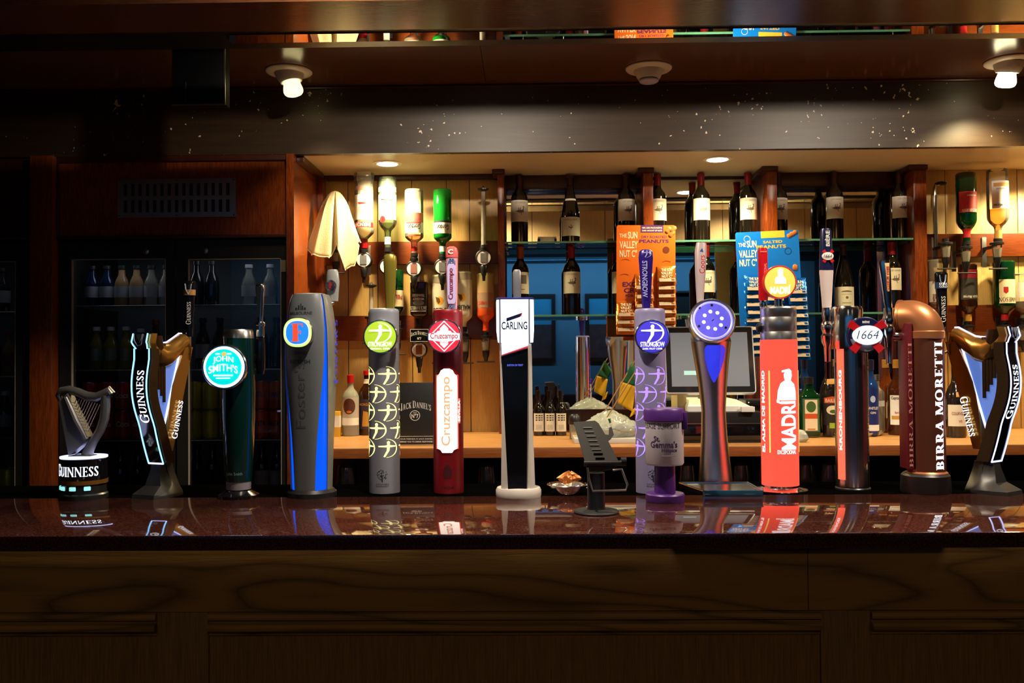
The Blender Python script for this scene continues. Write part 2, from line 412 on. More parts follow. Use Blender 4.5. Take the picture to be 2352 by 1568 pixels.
# alcove shell
alc = struct('trim_5', MB().box(-.93, X1, YF + .03, 4.13, ZA, ZA + .02), CREAM)
alc = struct('wall_alcove_left', MB().box(-.935, -.09, 4.012, 4.03, .9, ZA), DKWD)
def boards(par, edges, Y, z0, z1, gap=.0016):
    xs_ = [at(e, 700, Y).x for e in edges]
    for a, b in zip(xs_, xs_[1:]):
        obj('board', MB().box(a + gap, b - gap, Y, Y + .011, z0, z1, .0012), BOARD, par)
boards(alc, (738, 800, 868, 947, 1027, 1080, 1152), YB, ZW, ZA)
def zpx(px, py, Y): return at(px, py, Y).z
r_ = struct('trim_6', MB().box(-.90, -.11, YB - .028, YB, zpx(950, 606, 3.97), zpx(950, 554, 3.97), .002), RAILW)
r_ = struct('trim_7', MB().box(-.90, -.11, YB - .028, YB, zpx(950, 781, 3.97), zpx(950, 724, 3.97), .002), RAILW)
struct('trim_8', MB().box(-.905, -.11, YB - .03, YB, ZA - .022, ZA, .004), DKWD)
alr = struct('wall_alcove_right', MB().box(1.62, X1, 4.012, 4.03, .9, ZA), DKWD)
boards(alr, (2120, 2175, 2230, 2341, 2400, 2500, 2600), YB, ZW, ZA)
struct('trim_9', MB().box(1.70, X1, YB - .028, YB, zpx(2240, 589, 3.97), zpx(2240, 536, 3.97), .002), RAILW)
struct('trim_10', MB().box(1.70, X1, YB - .028, YB, zpx(2240, 762, 3.97), zpx(2240, 700, 3.97), .002), RAILW)
# side panel between fridge and alcove
sp = struct('wall_alcove_side', MB().box(-.935, -.905, YF - .012, 4.01, .0, ZA), MAHO)
obj('corner_batten', MB().box(-.905, -.880, 3.93, 3.999, ZW, ZA - .001, .002), MAHO, sp)
obj('top_batten', MB().box(-.905, -.875, YF + .03, 3.93, ZA - .026, ZA - .001, .003), DKWD, sp)

# mirror bays between posts
def post(pxa, pxb, Y=3.88, zt=ZA):
    a, b = at(pxa, 500, Y).x, at(pxb, 500, Y).x
    o = struct('trim_11', MB().box(a, b, Y, 4.10, ZW, zt, .002), MAHO)
    obj('post_cap', MB().box(a - .022, b + .004, Y - .01, 4.09, zt - .022, zt - .001, .004), DKWD, o)
    return a, b, o
pa = post(1143, 1158); pb = post(1478, 1501); pc = post(1762, 1786); pd = post(2100, 2129)
bays = [(pa[1], pb[0], 1), (pb[1], pc[0], 0), (pc[1], pd[0], 1)]
names = ['tall wall mirror between dark posts behind the goose-label bottles and a small white box',
         'tall wall mirror behind the till screen and hanging peanut cards',
         'tall wall mirror behind the round silver tray of liqueur bottles']
for (a, b, hd), nm in zip(bays, names):
    t = thing('bar_mirror', nm, 'mirror', ((a + b) / 2, YM, ZW), group='back bar mirrors')
    hw = (b - a) / 2; H = ZA - ZW
    zb = zpx(1330, 940, YM) - ZW
    obj('mirror_glass', MB().box(-hw, hw, 0, .006, zb, H - .002), MIR, t)
    obj('plinth', MB().box(-hw, hw, -.03, .01, 0, zb, .002), DKWD, t)
    if hd:
        obj('header', MB().box(-hw, hw, -.075, 0, H - .062, H - .001, .003), DKWD, t)
    else:
        obj('header', MB().box(-hw, hw, -.01, 0, H - .012, H - .001, .002), DKWD, t)
GSH = glass('shelf_glass', (.80, .93, .88), 1.5)
GED = M('shelf_glass_edge', rgb(84, 140, 122), .12, var=.2, vscale=12, coat=.4)
ZU = zpx(1680, 550, 3.89); ZL = zpx(1680, 719, 3.89)
for zz, wh in ((ZU, 'upper'), (ZL, 'lower')):
    for (a, b, hd), nn in zip(bays, ('between the dark left posts', 'behind the peanut cards', 'above the silver bottle tray')):
        t = thing('glass_shelf', '%s green-edged glass shelf %s' % (wh, nn), 'shelf', ((a + b) / 2, 3.98, zz), group='glass bottle shelves')
        hw = (b - a) / 2 - .001
        obj('pane', MB().box(-hw, hw, -.088, .095, -.008, 0), GSH, t)
        obj('polished_edge', MB().box(-hw, hw, -.091, -.088, -.008, 0), GED, t)
        for sx in (-1, 1): obj('bracket', MB().box(sx * hw - .012 * (sx > 0), sx * hw + .012 * (sx < 0), -.06, .09, -.016, -.008), DKWD, t)

# worktop and the dark space under it
wt = struct('trim_12', MB().box(-.82, X1, 3.33, 4.0, ZW - .034, ZW - .003), RAILW)
ys = [3.29, 3.36, 3.45, 3.55, 3.66, 3.78, 3.9, 4.09]
for a, b in zip(ys, ys[1:]): obj('plank', MB().box(-.83, X1, a + .0004, b - .0004, ZW - .003, ZW), TOP, wt)
obj('edge_strip', MB().box(-.83, X1, 3.29, 3.33, ZW - .037, ZW - .003, .002), wood('worktop_edge', rgb(118, 62, 26), rgb(160, 92, 44), .35, (.6, 14, 14), 3), wt)
struct('wall_under_bar', MB().box(-.80, X1, 3.86, 3.90, 0, ZW - .034), BLKM)
ush = tag(obj('under_shelf', MB().box(-.80, X1, 3.36, 3.86, .92, .935), M('dark_laminate', (.02, .018, .016), .3, var=.2)), 'dark undercounter shelf holding upturned glasses', 'shelf')

# left front: pillar, vent panel, outer panel
def xat(px, Y=YF): return at(px, 700, Y).x
struct('wall_pillar', MB().box(xat(77), xat(129), YF - .03, YF + .06, 0, ZA, .003), MAHO)
zt0, zt1 = zpx(400, 547, YF), ZA
pn = struct('wall_vent_panel', MB().box(xat(129), -.935, YF + .012, YF + .03, zt0, zt1), MAHO)
obj('frame_rail', MB().box(xat(129), -.936, YF - .002, YF + .012, zt1 - .022, zt1 - .001, .002), DKWD, pn)
obj('frame_rail', MB().box(xat(129), -.936, YF - .002, YF + .012, zt0, zt0 + .012, .002), DKWD, pn)
obj('frame_stile', MB().box(xat(658), -.936, YF - .002, YF + .012, zt0 + .012, zt1 - .022, .002), DKWD, pn)
obj('frame_stile', MB().box(xat(129), xat(134), YF - .002, YF + .012, zt0 + .012, zt1 - .022, .002), DKWD, pn)
pn2 = struct('wall_left_panel', MB().box(X0, xat(77) - .001, YF + .012, YF + .03, zt0, ZA), DKWD)
obj('frame_rail', MB().box(X0, xat(77) - .001, YF - .002, YF + .012, zt0, zt0 + .012, .002), DKWD, pn2)
# vent grille with two rows of slots
vx0, vx1, vz0, vz1 = xat(268), xat(540), zpx(400, 498, YF), zpx(400, 409, YF)
t = thing('vent_grille', 'brushed metal vent grille with two rows of slots on reddish wood panel', 'vent', ((vx0 + vx1) / 2, YF + .011, vz0))
mb = MB(); W = vx1 - vx0; H = vz1 - vz0; n = 15; rows = [(.10, .43), (.55, .87)]
rows = [(.13, .45), (.555, .875)]
zs_ = [0, rows[0][0] * H, rows[0][1] * H, rows[1][0] * H, rows[1][1] * H, H]
for k in (0, 2, 4): mb.box(-W / 2, W / 2, -.003, 0, zs_[k], zs_[k + 1])
pit = W * .93 / n
for k in (1, 3):
    xx = -W / 2
    for q in range(n + 1):
        e = -W * .465 + q * pit + pit * .26 if q < n else W / 2
        mb.box(xx, e, -.003, 0, zs_[k], zs_[k + 1]); xx = e + pit * .48
obj('plate', mb, STEEL, t, 0)
obj('dark_backing', MB().box(-W / 2 + .004, W / 2 - .004, -.0008, 0, .004, H - .004), BLKM, t)
for sx, sz in ((-.485, .05), (0, .05), (.485, .05), (0, .96), (-.485, .96), (.485, .96)):
    obj('screw', MB().lathe([(.0, 0), (.003, 0), (.002, .0015), (0, .0015)], 8, m=Matrix.Translation((sx * W, -.003, sz * H)) @ Matrix.Rotation(R(90), 4, 'X')), BLK, t)

# black box hung from the soffit
p = at(456, 240, 3.02)
t = thing('black_cabinet', 'black hanging box with thin bright metal edges under the dark soffit', 'box', (p.x, 3.02, p.z))
wv = 124 * 3.02 / F; hh = ZS - p.z
obj('body', MB().box(-wv / 2, wv / 2, 0, .05, 0, hh, .002), M('box_black', (.0015, .0015, .002), .5, spec=.15, var=.2), t)
obj('seam_strip', MB().box(-wv / 2 + .045, -wv / 2 + .047, -.002, 0, .004, .075), STEEL, t)
obj('edge_trim', MB().box(wv / 2 - .004, wv / 2 + .001, -.002, .003, 0, hh * .93), STEEL, t)
obj('edge_trim', MB().box(-wv / 2, wv / 2, -.002, .003, -.002, .002), STEEL, t)

# ------------------------------------------------------------------ the counter
def granite():
    m = bpy.data.materials.new('counter_laminate'); m.use_nodes = True; nt = m.node_tree; N = nt.nodes; L = nt.links; b = N['Principled BSDF']
    tc = N.new('ShaderNodeTexCoord'); n = N.new('ShaderNodeTexNoise'); n.inputs['Scale'].default_value = 260; n.inputs['Detail'].default_value = 3
    L.new(tc.outputs['Object'], n.inputs['Vector']); cr = N.new('ShaderNodeValToRGB')
    cr.color_ramp.elements[0].position = .38; cr.color_ramp.elements[1].position = .7
    cr.color_ramp.elements[0].color = (*rgb(38, 17, 13), 1); cr.color_ramp.elements[1].color = (*rgb(92, 50, 40), 1)
    L.new(n.outputs['Fac'], cr.inputs[0]); L.new(cr.outputs[0], b.inputs['Base Color'])
    b.inputs['Roughness'].default_value = .045; b.inputs['IOR'].default_value = 1.6; b.inputs['Coat Weight'].default_value = .3; b.inputs['Coat Roughness'].default_value = .02
    return m
YCF = 1.95
ct = struct('trim_13', MB().box(X0, X1, YCF, 2.49, ZC - .033, ZC, .003), granite())
obj('back_strip', MB().box(X0, X1, 2.49, 2.74, ZC - .033, ZC), BLKD, ct)
YP = 1.985
struct('wall_counter', MB().box(X0, X1, YP + .03, 2.46, 0, ZC - .034), DKWD)
def cx(px): return at(px, 1400, YP).x
zj = CZ - (1400 - 822) * YP / F; zm = CZ - (1455 - 822) * YP / F
fr = struct('wall_counter_front', MB().box(X0, X1, YP + .012, YP + .03, 0, ZC - .034), DKWD)
obj('rail_board', MB().box(X0, cx(1857) - .0008, YP, YP + .02, zj, ZC - .034, .001), OAKH, fr)
obj('rail_board', MB().box(cx(1857) + .0008, X1, YP, YP + .02, zj, ZC - .034, .001), OAKH, fr)
stiles = [(-760, -640), (360, 478), (1885, 2000), (3060, 3170)]
for a, b in stiles: obj('stile', MB().box(cx(a), cx(b), YP + .001, YP + .02, 0, zj - .001, .001), OAKV, fr)
for (a, b), (c, d) in zip(stiles, stiles[1:]):
    u0, u1 = cx(b) + .001, cx(c) - .001; h = zj - zm
    # moulding profile run along the top of each panel
    pr = [(0, 0), (-.004, -.02), (-.012, -.06), (-.014, -.2), (-.012, -.3), (-.004, -.36), (-.004, -.42), (-.016, -.48), (-.02, -.6), (-.018, -.72), (-.008, -.8), (-.004, -.82), (-.002, -.9), (-.006, -.94), (-.002, -1.0), (.014, -1.0), (.014, 0)]
    rings = [[(u, YP + .006 + y, zj - .001 + z * h) for y, z in pr] for u in (u0, u1)]
    obj('moulding', MB().loft(rings), OAKH, fr)
    obj('panel', MB().box(u0, u1, YP + .006, YP + .014, 0, zm), OAKV, fr)

# ------------------------------------------------------------------ light fittings
WARM = (1.0, .80, .42)
BULB = E('bulb_warm', (1.0, .86, .50), 9.0); BULBD = E('bulb_dim', (1.0, .84, .38), 2.2)
BEZ = M('lamp_bezel', rgb(205, 196, 184), .35, var=.05)
def gimbal(px, py, label, on, r=.085):
    c = ground(px, py, ZS)
    t = thing('gimbal_lamp', label, 'ceiling lamp', (c.x, c.y, ZS), group='gimbal lamps in the soffit')
    obj('bezel', MB().lathe([(r * .62, 0), (r, -.001), (r, -.004), (r * .95, -.008), (r * .68, -.012), (r * .62, -.008)], 40), BEZ, t)
    tl = Matrix.Rotation(R(on[1]), 4, 'Y') @ Matrix.Rotation(R(on[2]), 4, 'X')
    obj('eyeball', MB().lathe([(r * .64, .0), (r * .62, -.014), (r * .52, -.034), (r * .46, -.042), (r * .40, -.042), (r * .38, -.03), (r * .1, -.02), (0, -.02)], 32, m=tl), BEZ, t)
    b = MB().lathe([(r * .30, -.02), (r * .34, -.04), (r * .42, -.07 if on[0] else -.046), (r * .425, -.078 if on[0] else -.049), (r * .40, -.085 if on[0] else -.052), (r * .34, -.0905 if on[0] else -.0545), (r * .25, -.0935 if on[0] else -.056), (r * .12, -.095 if on[0] else -.0568), (0, -.0955 if on[0] else -.057)], 32, m=tl)
    obj('bulb', b, (None, BULBD, BULB)[on[0]] if on[0] else M('frosted_lens', rgb(170, 165, 200), .25), t)
    if on[0]:
        q = lamp('gimbal_light', 'SPOT', tl @ Vector((0, 0, -.105)), (0, 9, 40)[on[0]], WARM, (0, 0, 0), spot_size=R(120), spot_blend=.7, shadow_soft_size=.03)
        q.parent = t; q.rotation_euler = tl.to_euler()
    return t
gimbal(664, 163, 'white gimbal ceiling lamp glowing dim amber beside the black hanging box', (1, -12, 0))
gimbal(1490, 156, 'unlit white gimbal ceiling lamp over the middle of the bar', (0, 0, 0))
gimbal(2318, 140, 'brightly lit white gimbal ceiling lamp over the harp tap beside the copper column', (2, 4, 14))
def downlight(c, label, en, r=.047):
    t = thing('downlight', label, 'ceiling lamp', (c.x, c.y, ZA), group='alcove downlights')
    obj('bezel', MB().lathe([(r * .9, 0), (r * 1.25, 0), (r * 1.25, -.002), (r * 1.0, -.005), (r * .9, -.003)], 36), BEZ, t)
    obj('lens', MB().lathe([(0, -.0015), (r * .92, -.0015), (r * .85, -.005), (0, -.006)], 32), E('downlight_lens', (1.0, .90, .62), 14.0), t)
    q = lamp('downlight_beam', 'SPOT', (0, 0, -.012), en, WARM, spot_size=R(150), spot_blend=.5, shadow_soft_size=.035); q.parent = t
    return t
downlight(ground(890, 375, ZA), 'lit round downlight above the upturned clear spirit bottles', 90)
downlight(ground(1648, 365, ZA), 'lit round downlight above the mirror and peanut cards', 58)
downlight(ground(2440, 360, ZA), 'lit round downlight above the amber rum bottle in the right alcove', 90)
for xx, k in ((-.16, 'over the white lit-head tap'), (1.45, 'over the red column tap')):
    t = thing('canopy_lamp', 'small recessed canopy lamp %s' % k, 'ceiling lamp', (xx, 2.08, ZR), group='canopy lamps')
    obj('bezel', MB().lathe([(.04, 0), (.055, 0), (.055, -.003), (.045, -.006), (.04, -.004)], 28), BEZ, t)
    obj('lens', MB().lathe([(0, -.001), (.04, -.001), (.036, -.004), (0, -.005)], 24), E('canopy_lens', (1.0, .84, .58), 25.0), t)
    q = lamp('canopy_beam', 'SPOT', (0, 0, -.012), 150, (1, .86, .68), (R(22), 0, 0), spot_size=R(160), spot_blend=.6, shadow_soft_size=.04); q.parent = t

# blue-lit room seen in the mirrors: pictures, cove strip, table
def picture(X, z0, z1, w_, lab):
    t = thing('wall_picture', lab, 'picture', (X, Y0, z0), group='framed pictures on the blue wall'); h = z1 - z0; f = .05
    mb = MB()
    for a in ((-w_ / 2, -w_ / 2 + f, 0, h), (w_ / 2 - f, w_ / 2, 0, h), (-w_ / 2 + f, w_ / 2 - f, 0, f), (-w_ / 2 + f, w_ / 2 - f, h - f, h)):
        mb.box(a[0], a[1], 0, .03, a[2], a[3])
    obj('frame', mb, BLK, t)
    obj('print', MB().box(-w_ / 2 + f, w_ / 2 - f, 0, .006, f, h * .55), M('picture_print', rgb(70, 66, 70), .25, var=.7, vscale=9), t)
    obj('cyan_reflection', MB().box(-w_ / 2 + f, w_ / 2 - f, 0, .006, h * .55, h - f), M('picture_reflection', rgb(60, 170, 210), .3, var=.15, vscale=4), t)  # cyan reflection in the frame, painted as colour on the upper half
for px, lab in ((1235, 'dark-framed picture seen in the mirror beside the lit white tap'), (1385, 'dark-framed picture seen in the mirror beside the orange card'),
                (1560, 'dark-framed picture seen in the mirror behind the till')):
    X = (px - 1211) * 11.48 / F; picture(X, CZ - .05, CZ + .80, .45, lab)
o = obj('cove_strip', MB().box(-3.2, 3.2, -2.63, -2.58, 2.63, 2.659), E('cove_led', (.10, .55, 1.0), .08)); tag(o, 'blue LED cove strip along the far room wall', 'light strip')
t = thing('bench_seat', 'dark red upholstered bench along the far blue wall', 'bench', (0, -2.9, 0))
obj('seat', MB().box(-3.0, 1.5, -.3, .25, .3, .46, .03), M('red_leather', rgb(70, 20, 22), .45, var=.2), t)
obj('backrest', MB().box(-3.0, 1.5, -.38, -.26, .3, 1.02, .03), M('red_leather'), t)
obj('plinth', MB().box(-3.0, 1.5, -.3, .2, 0, .3), BLKM, t)

# ================================================================== beer taps on the counter
class Fnt:
    """a tap standing on the counter: pixel measures of its outline turned into metres at its own distance"""
    def __init__(s, name, label, cxp, base, ry, cat='beer tap', z=ZC, rz=0., group='beer taps on the counter'):
        p = ground(cxp, base, z); s.Y = p.y + ry; s.s = s.Y / F; s.cx = cxp
        c = at(cxp, 1000, s.Y); k = -(.43 / 57.3)
        s.base = base + (s.Y - p.y) * 0
        s.t = thing(name, label, cat, (c.x, s.Y, z), rz, group)
        s.z0 = z
    dx = 0.
    def X(s, px): return (px - s.cx) * s.s + s.dx
    def lift(s, py): s.dx = at(s.cx, py, s.Y).x - at(s.cx, 1000, s.Y).x   # allows for the lens's converging uprights
    def Z(s, py): return at(s.cx, py, s.Y).z - s.z0
    def o(s, name, mb, mat, smooth=35, label=None): return obj(name, mb, mat, s.t, smooth, label)

def ring_badge(f, par, c, r, face, rim=CHR, dep=.02, seg=40, ex=1.):
    """round lens badge facing the drinker: rim, face; returns (rim object, y of face)"""
    m = Matrix.Translation(c) @ Matrix.Rotation(R(90), 4, 'X')
    b = obj('badge', MB().lathe([(0, -dep), (r * .96, -dep), (r * 1.04, -dep * .5), (r * 1.04, 0), (r * 1.0, .003), (r * .95, .003), (r * .94, 0), (0, 0)], seg, m=m, ex=ex), rim, par)
    obj('badge_face', MB().lathe([(r * .94, -.001), (r * .94, .002), (r * .8, .0036), (r * .4, .005), (0, .0055)], seg, m=m, ex=ex), face, b)
    return b, c[1] - .007

BLUELED = E('edge_led', (.50, .55, 1.0), 2.6)
CYANLED = E('cyan_led', (.25, .75, 1.0), 2.4)
LITW = E('lit_white_letters', (.80, .86, 1.0), 2.4)

# ---- small harp tap
f = Fnt('harp_tap', 'small black drum tap topped by a dark metal harp statue', 193, 1150, .055)
X, Z, s = f.X, f.Z, f.s
rB = 51 * s
f.o('base', MB().lathe([(0, 0), (rB * 1.02, 0), (rB * 1.02, .012), (rB * .95, .016), (rB * .95, Z(1112)), (0, Z(1112))], 40), BLK)
f.o('drum', MB().lathe([(0, Z(1113)), (rB * .93, Z(1113)), (rB, Z(1100)), (rB, Z(1052)), (rB * .97, Z(1050)), (0, Z(1050))], 44), BLKG)
f.o('gold_band', MB().lathe([(rB * .95, Z(1108)), (rB * 1.015, Z(1108)), (rB * 1.015, Z(1099)), (rB * .95, Z(1099))], 44), M('dull_gold', rgb(130, 88, 30), .4, .6))
f.o('glow_ring', MB().lathe([(rB * .80, Z(1050)), (rB * 1.0, Z(1050)), (rB * 1.0, Z(1046)), (rB * .80, Z(1046))], 44), BLUELED)
for a in (-66, -36, -3, 34):
    m = Matrix.Rotation(R(a), 4, 'Z')
    f.o('led_window', MB().box(-.0085, .0085, -rB * .95 - .003, -rB * .95 + .004, Z(1121), Z(1112), .002, m=m), E('led_window', (.35, .95, .95), .9))
L_(f.t, serif('GUINNESS'), LITW, wrap(rB + .0012, Z(1075), -.02), h=28 * s, wd=2.2 * rB, step=.006)
PEW = M('pewter', rgb(112, 110, 108), .34, .6, bump=.15, bscale=40)
hp = f.o('harp_neck', MB().tube([(X(139), 0, Z(922)), (X(134), 0, Z(908)), (X(141), 0, Z(897)), (X(158), 0, Z(895)), (X(178), 0, Z(900)), (X(200), 0, Z(910)), (X(222), 0, Z(912)), (X(240), 0, Z(905)), (X(252), 0, Z(898)), (X(257), 0, Z(906))], [.006, .009, .011, .012, .012, .013, .013, .013, .014, .012], 12), PEW)
f.o('harp_pillar', MB().tube([(X(243), 0, Z(905)), (X(243), 0, Z(935)), (X(240), 0, Z(962)), (X(230), 0, Z(990)), (X(215), 0, Z(1012)), (X(204), 0, Z(1034)), (X(200), 0, Z(1049))], [.012, .013, .013, .012, .012, .014, .017], 12), PEW)
sb = [(141, 922), (160, 903), (208, 1002), (196, 1020), (172, 1040), (164, 1044)]
f.o('sound_board', MB().prism([(X(a), Z(b)) for a, b in sb], lambda u, w_, d: (u, -.018 + d, w_), .036), PEW)
f.o('sound_ridge', MB().tube([(X(156), -.014, Z(912)), (X(180), -.016, Z(965)), (X(203), -.014, Z(1008))], [.008, .010, .008], 10), PEW)
f.o('foot', MB().box(X(163), X(217), -.022, .022, Z(1050), Z(1044), .004), PEW)
for i in range(10):
    u = i / 9
    f.o('string', MB().cyl((X(176 + 55 * u), 0, Z(914 + 14 * u)), (X(171 + 30 * u), 0, Z(926 + 66 * u)), .0011, seg=6), M('string_steel', (.6, .65, .75), .25, 1.))

# ---- large harp taps (front bow carries the lit name)
def harp(f, th, W, setb, sideL, hand, handtxt, bot, top):
    """th: turn of the harp to the side; built with the bow along -y and the body running back along +y"""
    t = f.t; t.rotation_euler = (0, 0, R(th)); s = f.s
    H = (f.Z(top)); z0 = f.Z(bot)               # underside of bow, top of head
    BRZ = M('dark_bronze', rgb(72, 52, 30), .33, .75, bump=.25, bscale=160)
    BRG = M('bright_bronze', rgb(176, 128, 58), .28, .85)
    L = sideL
    def bow(w_): # front edge position (depth) with height fraction
        u = 1 - w_; return -.5 * L + (.0 if u < .28 else (u - .28) ** 1.9 * setb / .535) - .012 * sin(pi * min(1, max(0, (u - .2) / .5)))
    N = 22; hw = W / 2
    head = .885
    def ringz(w_, inset, dep, wid): y = bow(w_) + inset; z = z0 + (H - z0) * w_; return [(-wid, y, z), (wid, y, z), (wid, y + dep, z), (-wid, y + dep, z)]
    ws = [i / N * head for i in range(N + 1)]
    obj('bow_panel', MB().loft([ringz(q, 0, .012, hw * .74) for q in ws]), BLKG, t)
    obj('bow_body', MB().loft([ringz(q, .006, .034 - .010 * q, hw * .94) for q in ws]), BRZ, t)
    hd = [(head, hw * .78, 0), (head + .03, hw * .95, -.006), (head + .05, hw * 1.0, -.010), (1.0, hw * .98, -.004)]
    obj('head_panel', MB().loft([[(-b * .76, bow(.9) + c, z0 + (H - z0) * a), (b * .76, bow(.9) + c, z0 + (H - z0) * a), (b * .76, bow(.9) + c + .02, z0 + (H - z0) * a), (-b * .76, bow(.9) + c + .02, z0 + (H - z0) * a)] for a, b, c in hd]), BLKG, t)
    obj('head_cheeks', MB().loft([[(-b * 1.1, bow(.9) + c + .004, z0 + (H - z0) * a), (b * 1.1, bow(.9) + c + .004, z0 + (H - z0) * a), (b * 1.1, bow(.9) + c + .024, z0 + (H - z0) * a), (-b * 1.1, bow(.9) + c + .024, z0 + (H - z0) * a)] for a, b, c in hd]), BRG, t)
    # small harp crest on the head
    zc = z0 + (H - z0) * .962; yc = bow(.9) - .0112
    mb = MB().prism([(-.010, zc + .011), (.012, zc + .012), (.002, zc - .012)], lambda u, w_, d: (u, yc + d, w_), .004)
    obj('crest', mb, M('crest_silver', rgb(190, 195, 205), .25, .6), t)
    mb = MB().tube([(-.017, yc, zc + .012), (-.015, yc, zc - .006), (-.004, yc, zc - .020), (.008, yc, zc - .017), (.016, yc, zc + .012)], .0013, 6)
    obj('crest_edge', mb, M('crest_silver'), t)
    for sx in (-1, 1):
        pth = [(sx * hw * .80, bow(q) - .001, z0 + (H - z0) * q) for q in ws] + [(sx * b * .80, bow(.9) + c - .001, z0 + (H - z0) * a) for a, b, c in hd]
        obj('edge_light', MB().tube(pth, .0020, 6), BLUELED if th > 0 else E('edge_led_blue', (.22, .58, 1.0), 2.6), t)
    obj('edge_light', MB().tube([(-hw * .8, bow(0) - .001, z0), (hw * .8, bow(0) - .001, z0)], .0022, 6), BLUELED, t)
    # name reading upwards along the bow
    g = serif('GUINNESS'); zt = .45
    def fnb(u, v):
        z = z0 + (H - z0) * .52 + u; q = (z - z0) / (H - z0); return (-v, bow(q) - .0007, z)
    mb = MB(); put(mb, g, fnb, h=hw * .95, wd=(H - z0) * .40); obj('lettering', mb, LITW, t, 0)
    # swan neck running to the back
    nk = []; zz = z0 + (H - z0) * .90
    prof = [(-.36, -.02, .026), (-.22, -.03, .034), (-.05, -.045, .036), (.12, -.04, .034), (.30, -.022, .030), (.44, -.006, .026), (.52, -.002, .022), (.57, -.02, .016), (.56, -.05, .011)]
    rings = []
    for u, dz, r in prof:
        y = u * L; z = zz + .018 + dz
        rings.append([(hw * .86 * cos(a) * (1.0 if u < .4 else .9), y, z + r * sin(a)) for a in [2 * pi * j / 16 for j in range(16)]])
    obj('neck', MB().loft(rings), BRG, t)
    obj('neck_light', MB().tube([(-hw * .1, u * L, zz + .019 + dz + r) for u, dz, r in prof[1:7]], .0022, 6), BLUELED, t)
    # ribbed collar under the head
    rr = []
    for i in range(9):
        q = i / 8; rr.append([(hw * (1.0 - .25 * q) * cos(a), -.30 * L + .22 * L * q * .6 + .03 * sin(a), zz + .03 - .075 * q + .02 * sin(a) * 0) for a in [2 * pi * j / 14 for j in range(14)]])
    obj('collar', MB().loft(rr), BRZ, t)
    # straight back board from the curl down to the foot of the bow
    yT, zT = .53 * L, zz + .0; yB, zB = .06 * L, z0 + (H - z0) * .085
    rings = []
    for i in range(9):
        q = i / 8; y = yT + (yB - yT) * q; z = zT + (zB - zT) * q; d = .012 + .018 * sin(pi * min(1, q * 1.1)); b = hw * (.62 - .25 * q)
        rings.append([(-b, y - d, z), (b, y - d, z), (b, y + .018, z), (-b, y + .018, z)])
    bb = obj('back_board', MB().loft(rings), BRG, t)
    # inner light panel between bow and back board
    rings = []
    for i in range(9):
        q = i / 8; ya = bow(head * (1 - q) * .9 + .08) + .034; yb = yT + (yB - yT) * q - .02; z = zT - .012 + (zB + .05 - zT) * q
        rings.append([(-hw * .30, min(ya, yb - .002), z), (-hw * .30, yb, z), (hw * .30, yb, z), (hw * .30, min(ya, yb - .002), z)])
    obj('string_panel', MB().loft(rings), M('string_panel', rgb(90, 110, 170), .35, .2, emit=(.16, .32, .95), es=.5), t)
    for sx in (-1, 1):
        obj('inner_light', MB().tube([(sx * hw * .34, yT + (yB - yT) * q - .024, zT - .01 + (zB + .05 - zT) * q) for q in (0, .3, .6, 1)], .0032, 6), BLUELED, t)
        for i in range(4):
            q = i / 7 * .8; ya = bow(head * .98) + .034 + .0095 * i; z1 = zz + .01
            zl = z0 + (H - z0) * (.62 - .05 * i)
            obj('rib', MB().box(sx * hw * .42 - .002, sx * hw * .42 + .002, ya, ya + .009, zl, z1, .001), BRZ, t)
        # name on the side of the board
        mb = MB(); g2 = serif('GUINNESS')
        c0 = Vector((sx * hw * .52, 0, 0)); dy, dz = (yT - yB), (zT - zB); ln = math.hypot(dy, dz)
        def fns(u, v, sx=sx):
            q = .30 + u / ln; d = 1 if sx > 0 else -1
            u2 = .30 * ln + u * d; return (sx * hw * .66, yB + dy * u2 / ln + .004 - v * dz / ln, zB + dz * u2 / ln + v * dy / ln)
        put(mb, g2, fns, h=.022, wd=ln * .36); obj('side_lettering', mb, LITW, bb, 0)
    # flared foot
    rings = []
    for q in (0, .05, .12, .35, .6, .8, 1.0):
        k = (1.45 - .75 * min(1, q * 1.25)) if q > .12 else 1.55
        z = q * z0 * .995; y0_ = bow(0) - .02 * (1 - q) - (.03 if q < .2 else 0); y1_ = .14 * L + .12 * L * (1 - q)
        b = hw * k
        rings.append([(-b * .75, y0_, z), (b * .75, y0_, z), (b, y0_ + .03, z), (b, y1_ - .03, z), (b * .75, y1_, z), (-b * .75, y1_, z), (-b, y1_ - .03, z), (-b, y0_ + .03, z)])
    obj('foot', MB().loft(rings), M('foot_grey', rgb(52, 50, 48), .33, .4, var=.15), t)
    # tall pour handle standing behind the neck, fixed by a rod
    hx, hy0, hy1 = hand
    inv = Matrix.Rotation(-R(th), 4, 'Z')
    f.lift((hy0 + hy1) / 2)
    b0 = inv @ Vector((f.X(hx), .075, f.Z(hy1))); b1 = inv @ Vector((f.X(hx), .075, f.Z(hy0))); hr = 12.5 * s
    hd_ = obj('handle', MB().tube([b0, b0 + (b1 - b0) * .3, b0 + (b1 - b0) * .68, b0 + (b1 - b0) * .70, b0 + (b1 - b0) * .85, b0 + (b1 - b0) * .97, b1], [hr * .75, hr * .9, hr * 1.0, hr * 1.05, hr * 1.15, hr * 1.25, hr * .95], 14, .6, up=inv @ Vector((1, 0, 0))), BLKG, t)
    zb = b0 + (b1 - b0) * .74
    obj('handle_band', MB().tube([zb, zb + (b1 - b0) * .10], [hr * 1.16, hr * 1.2], 14, .66, up=inv @ Vector((1, 0, 0))), handtxt[1], hd_)
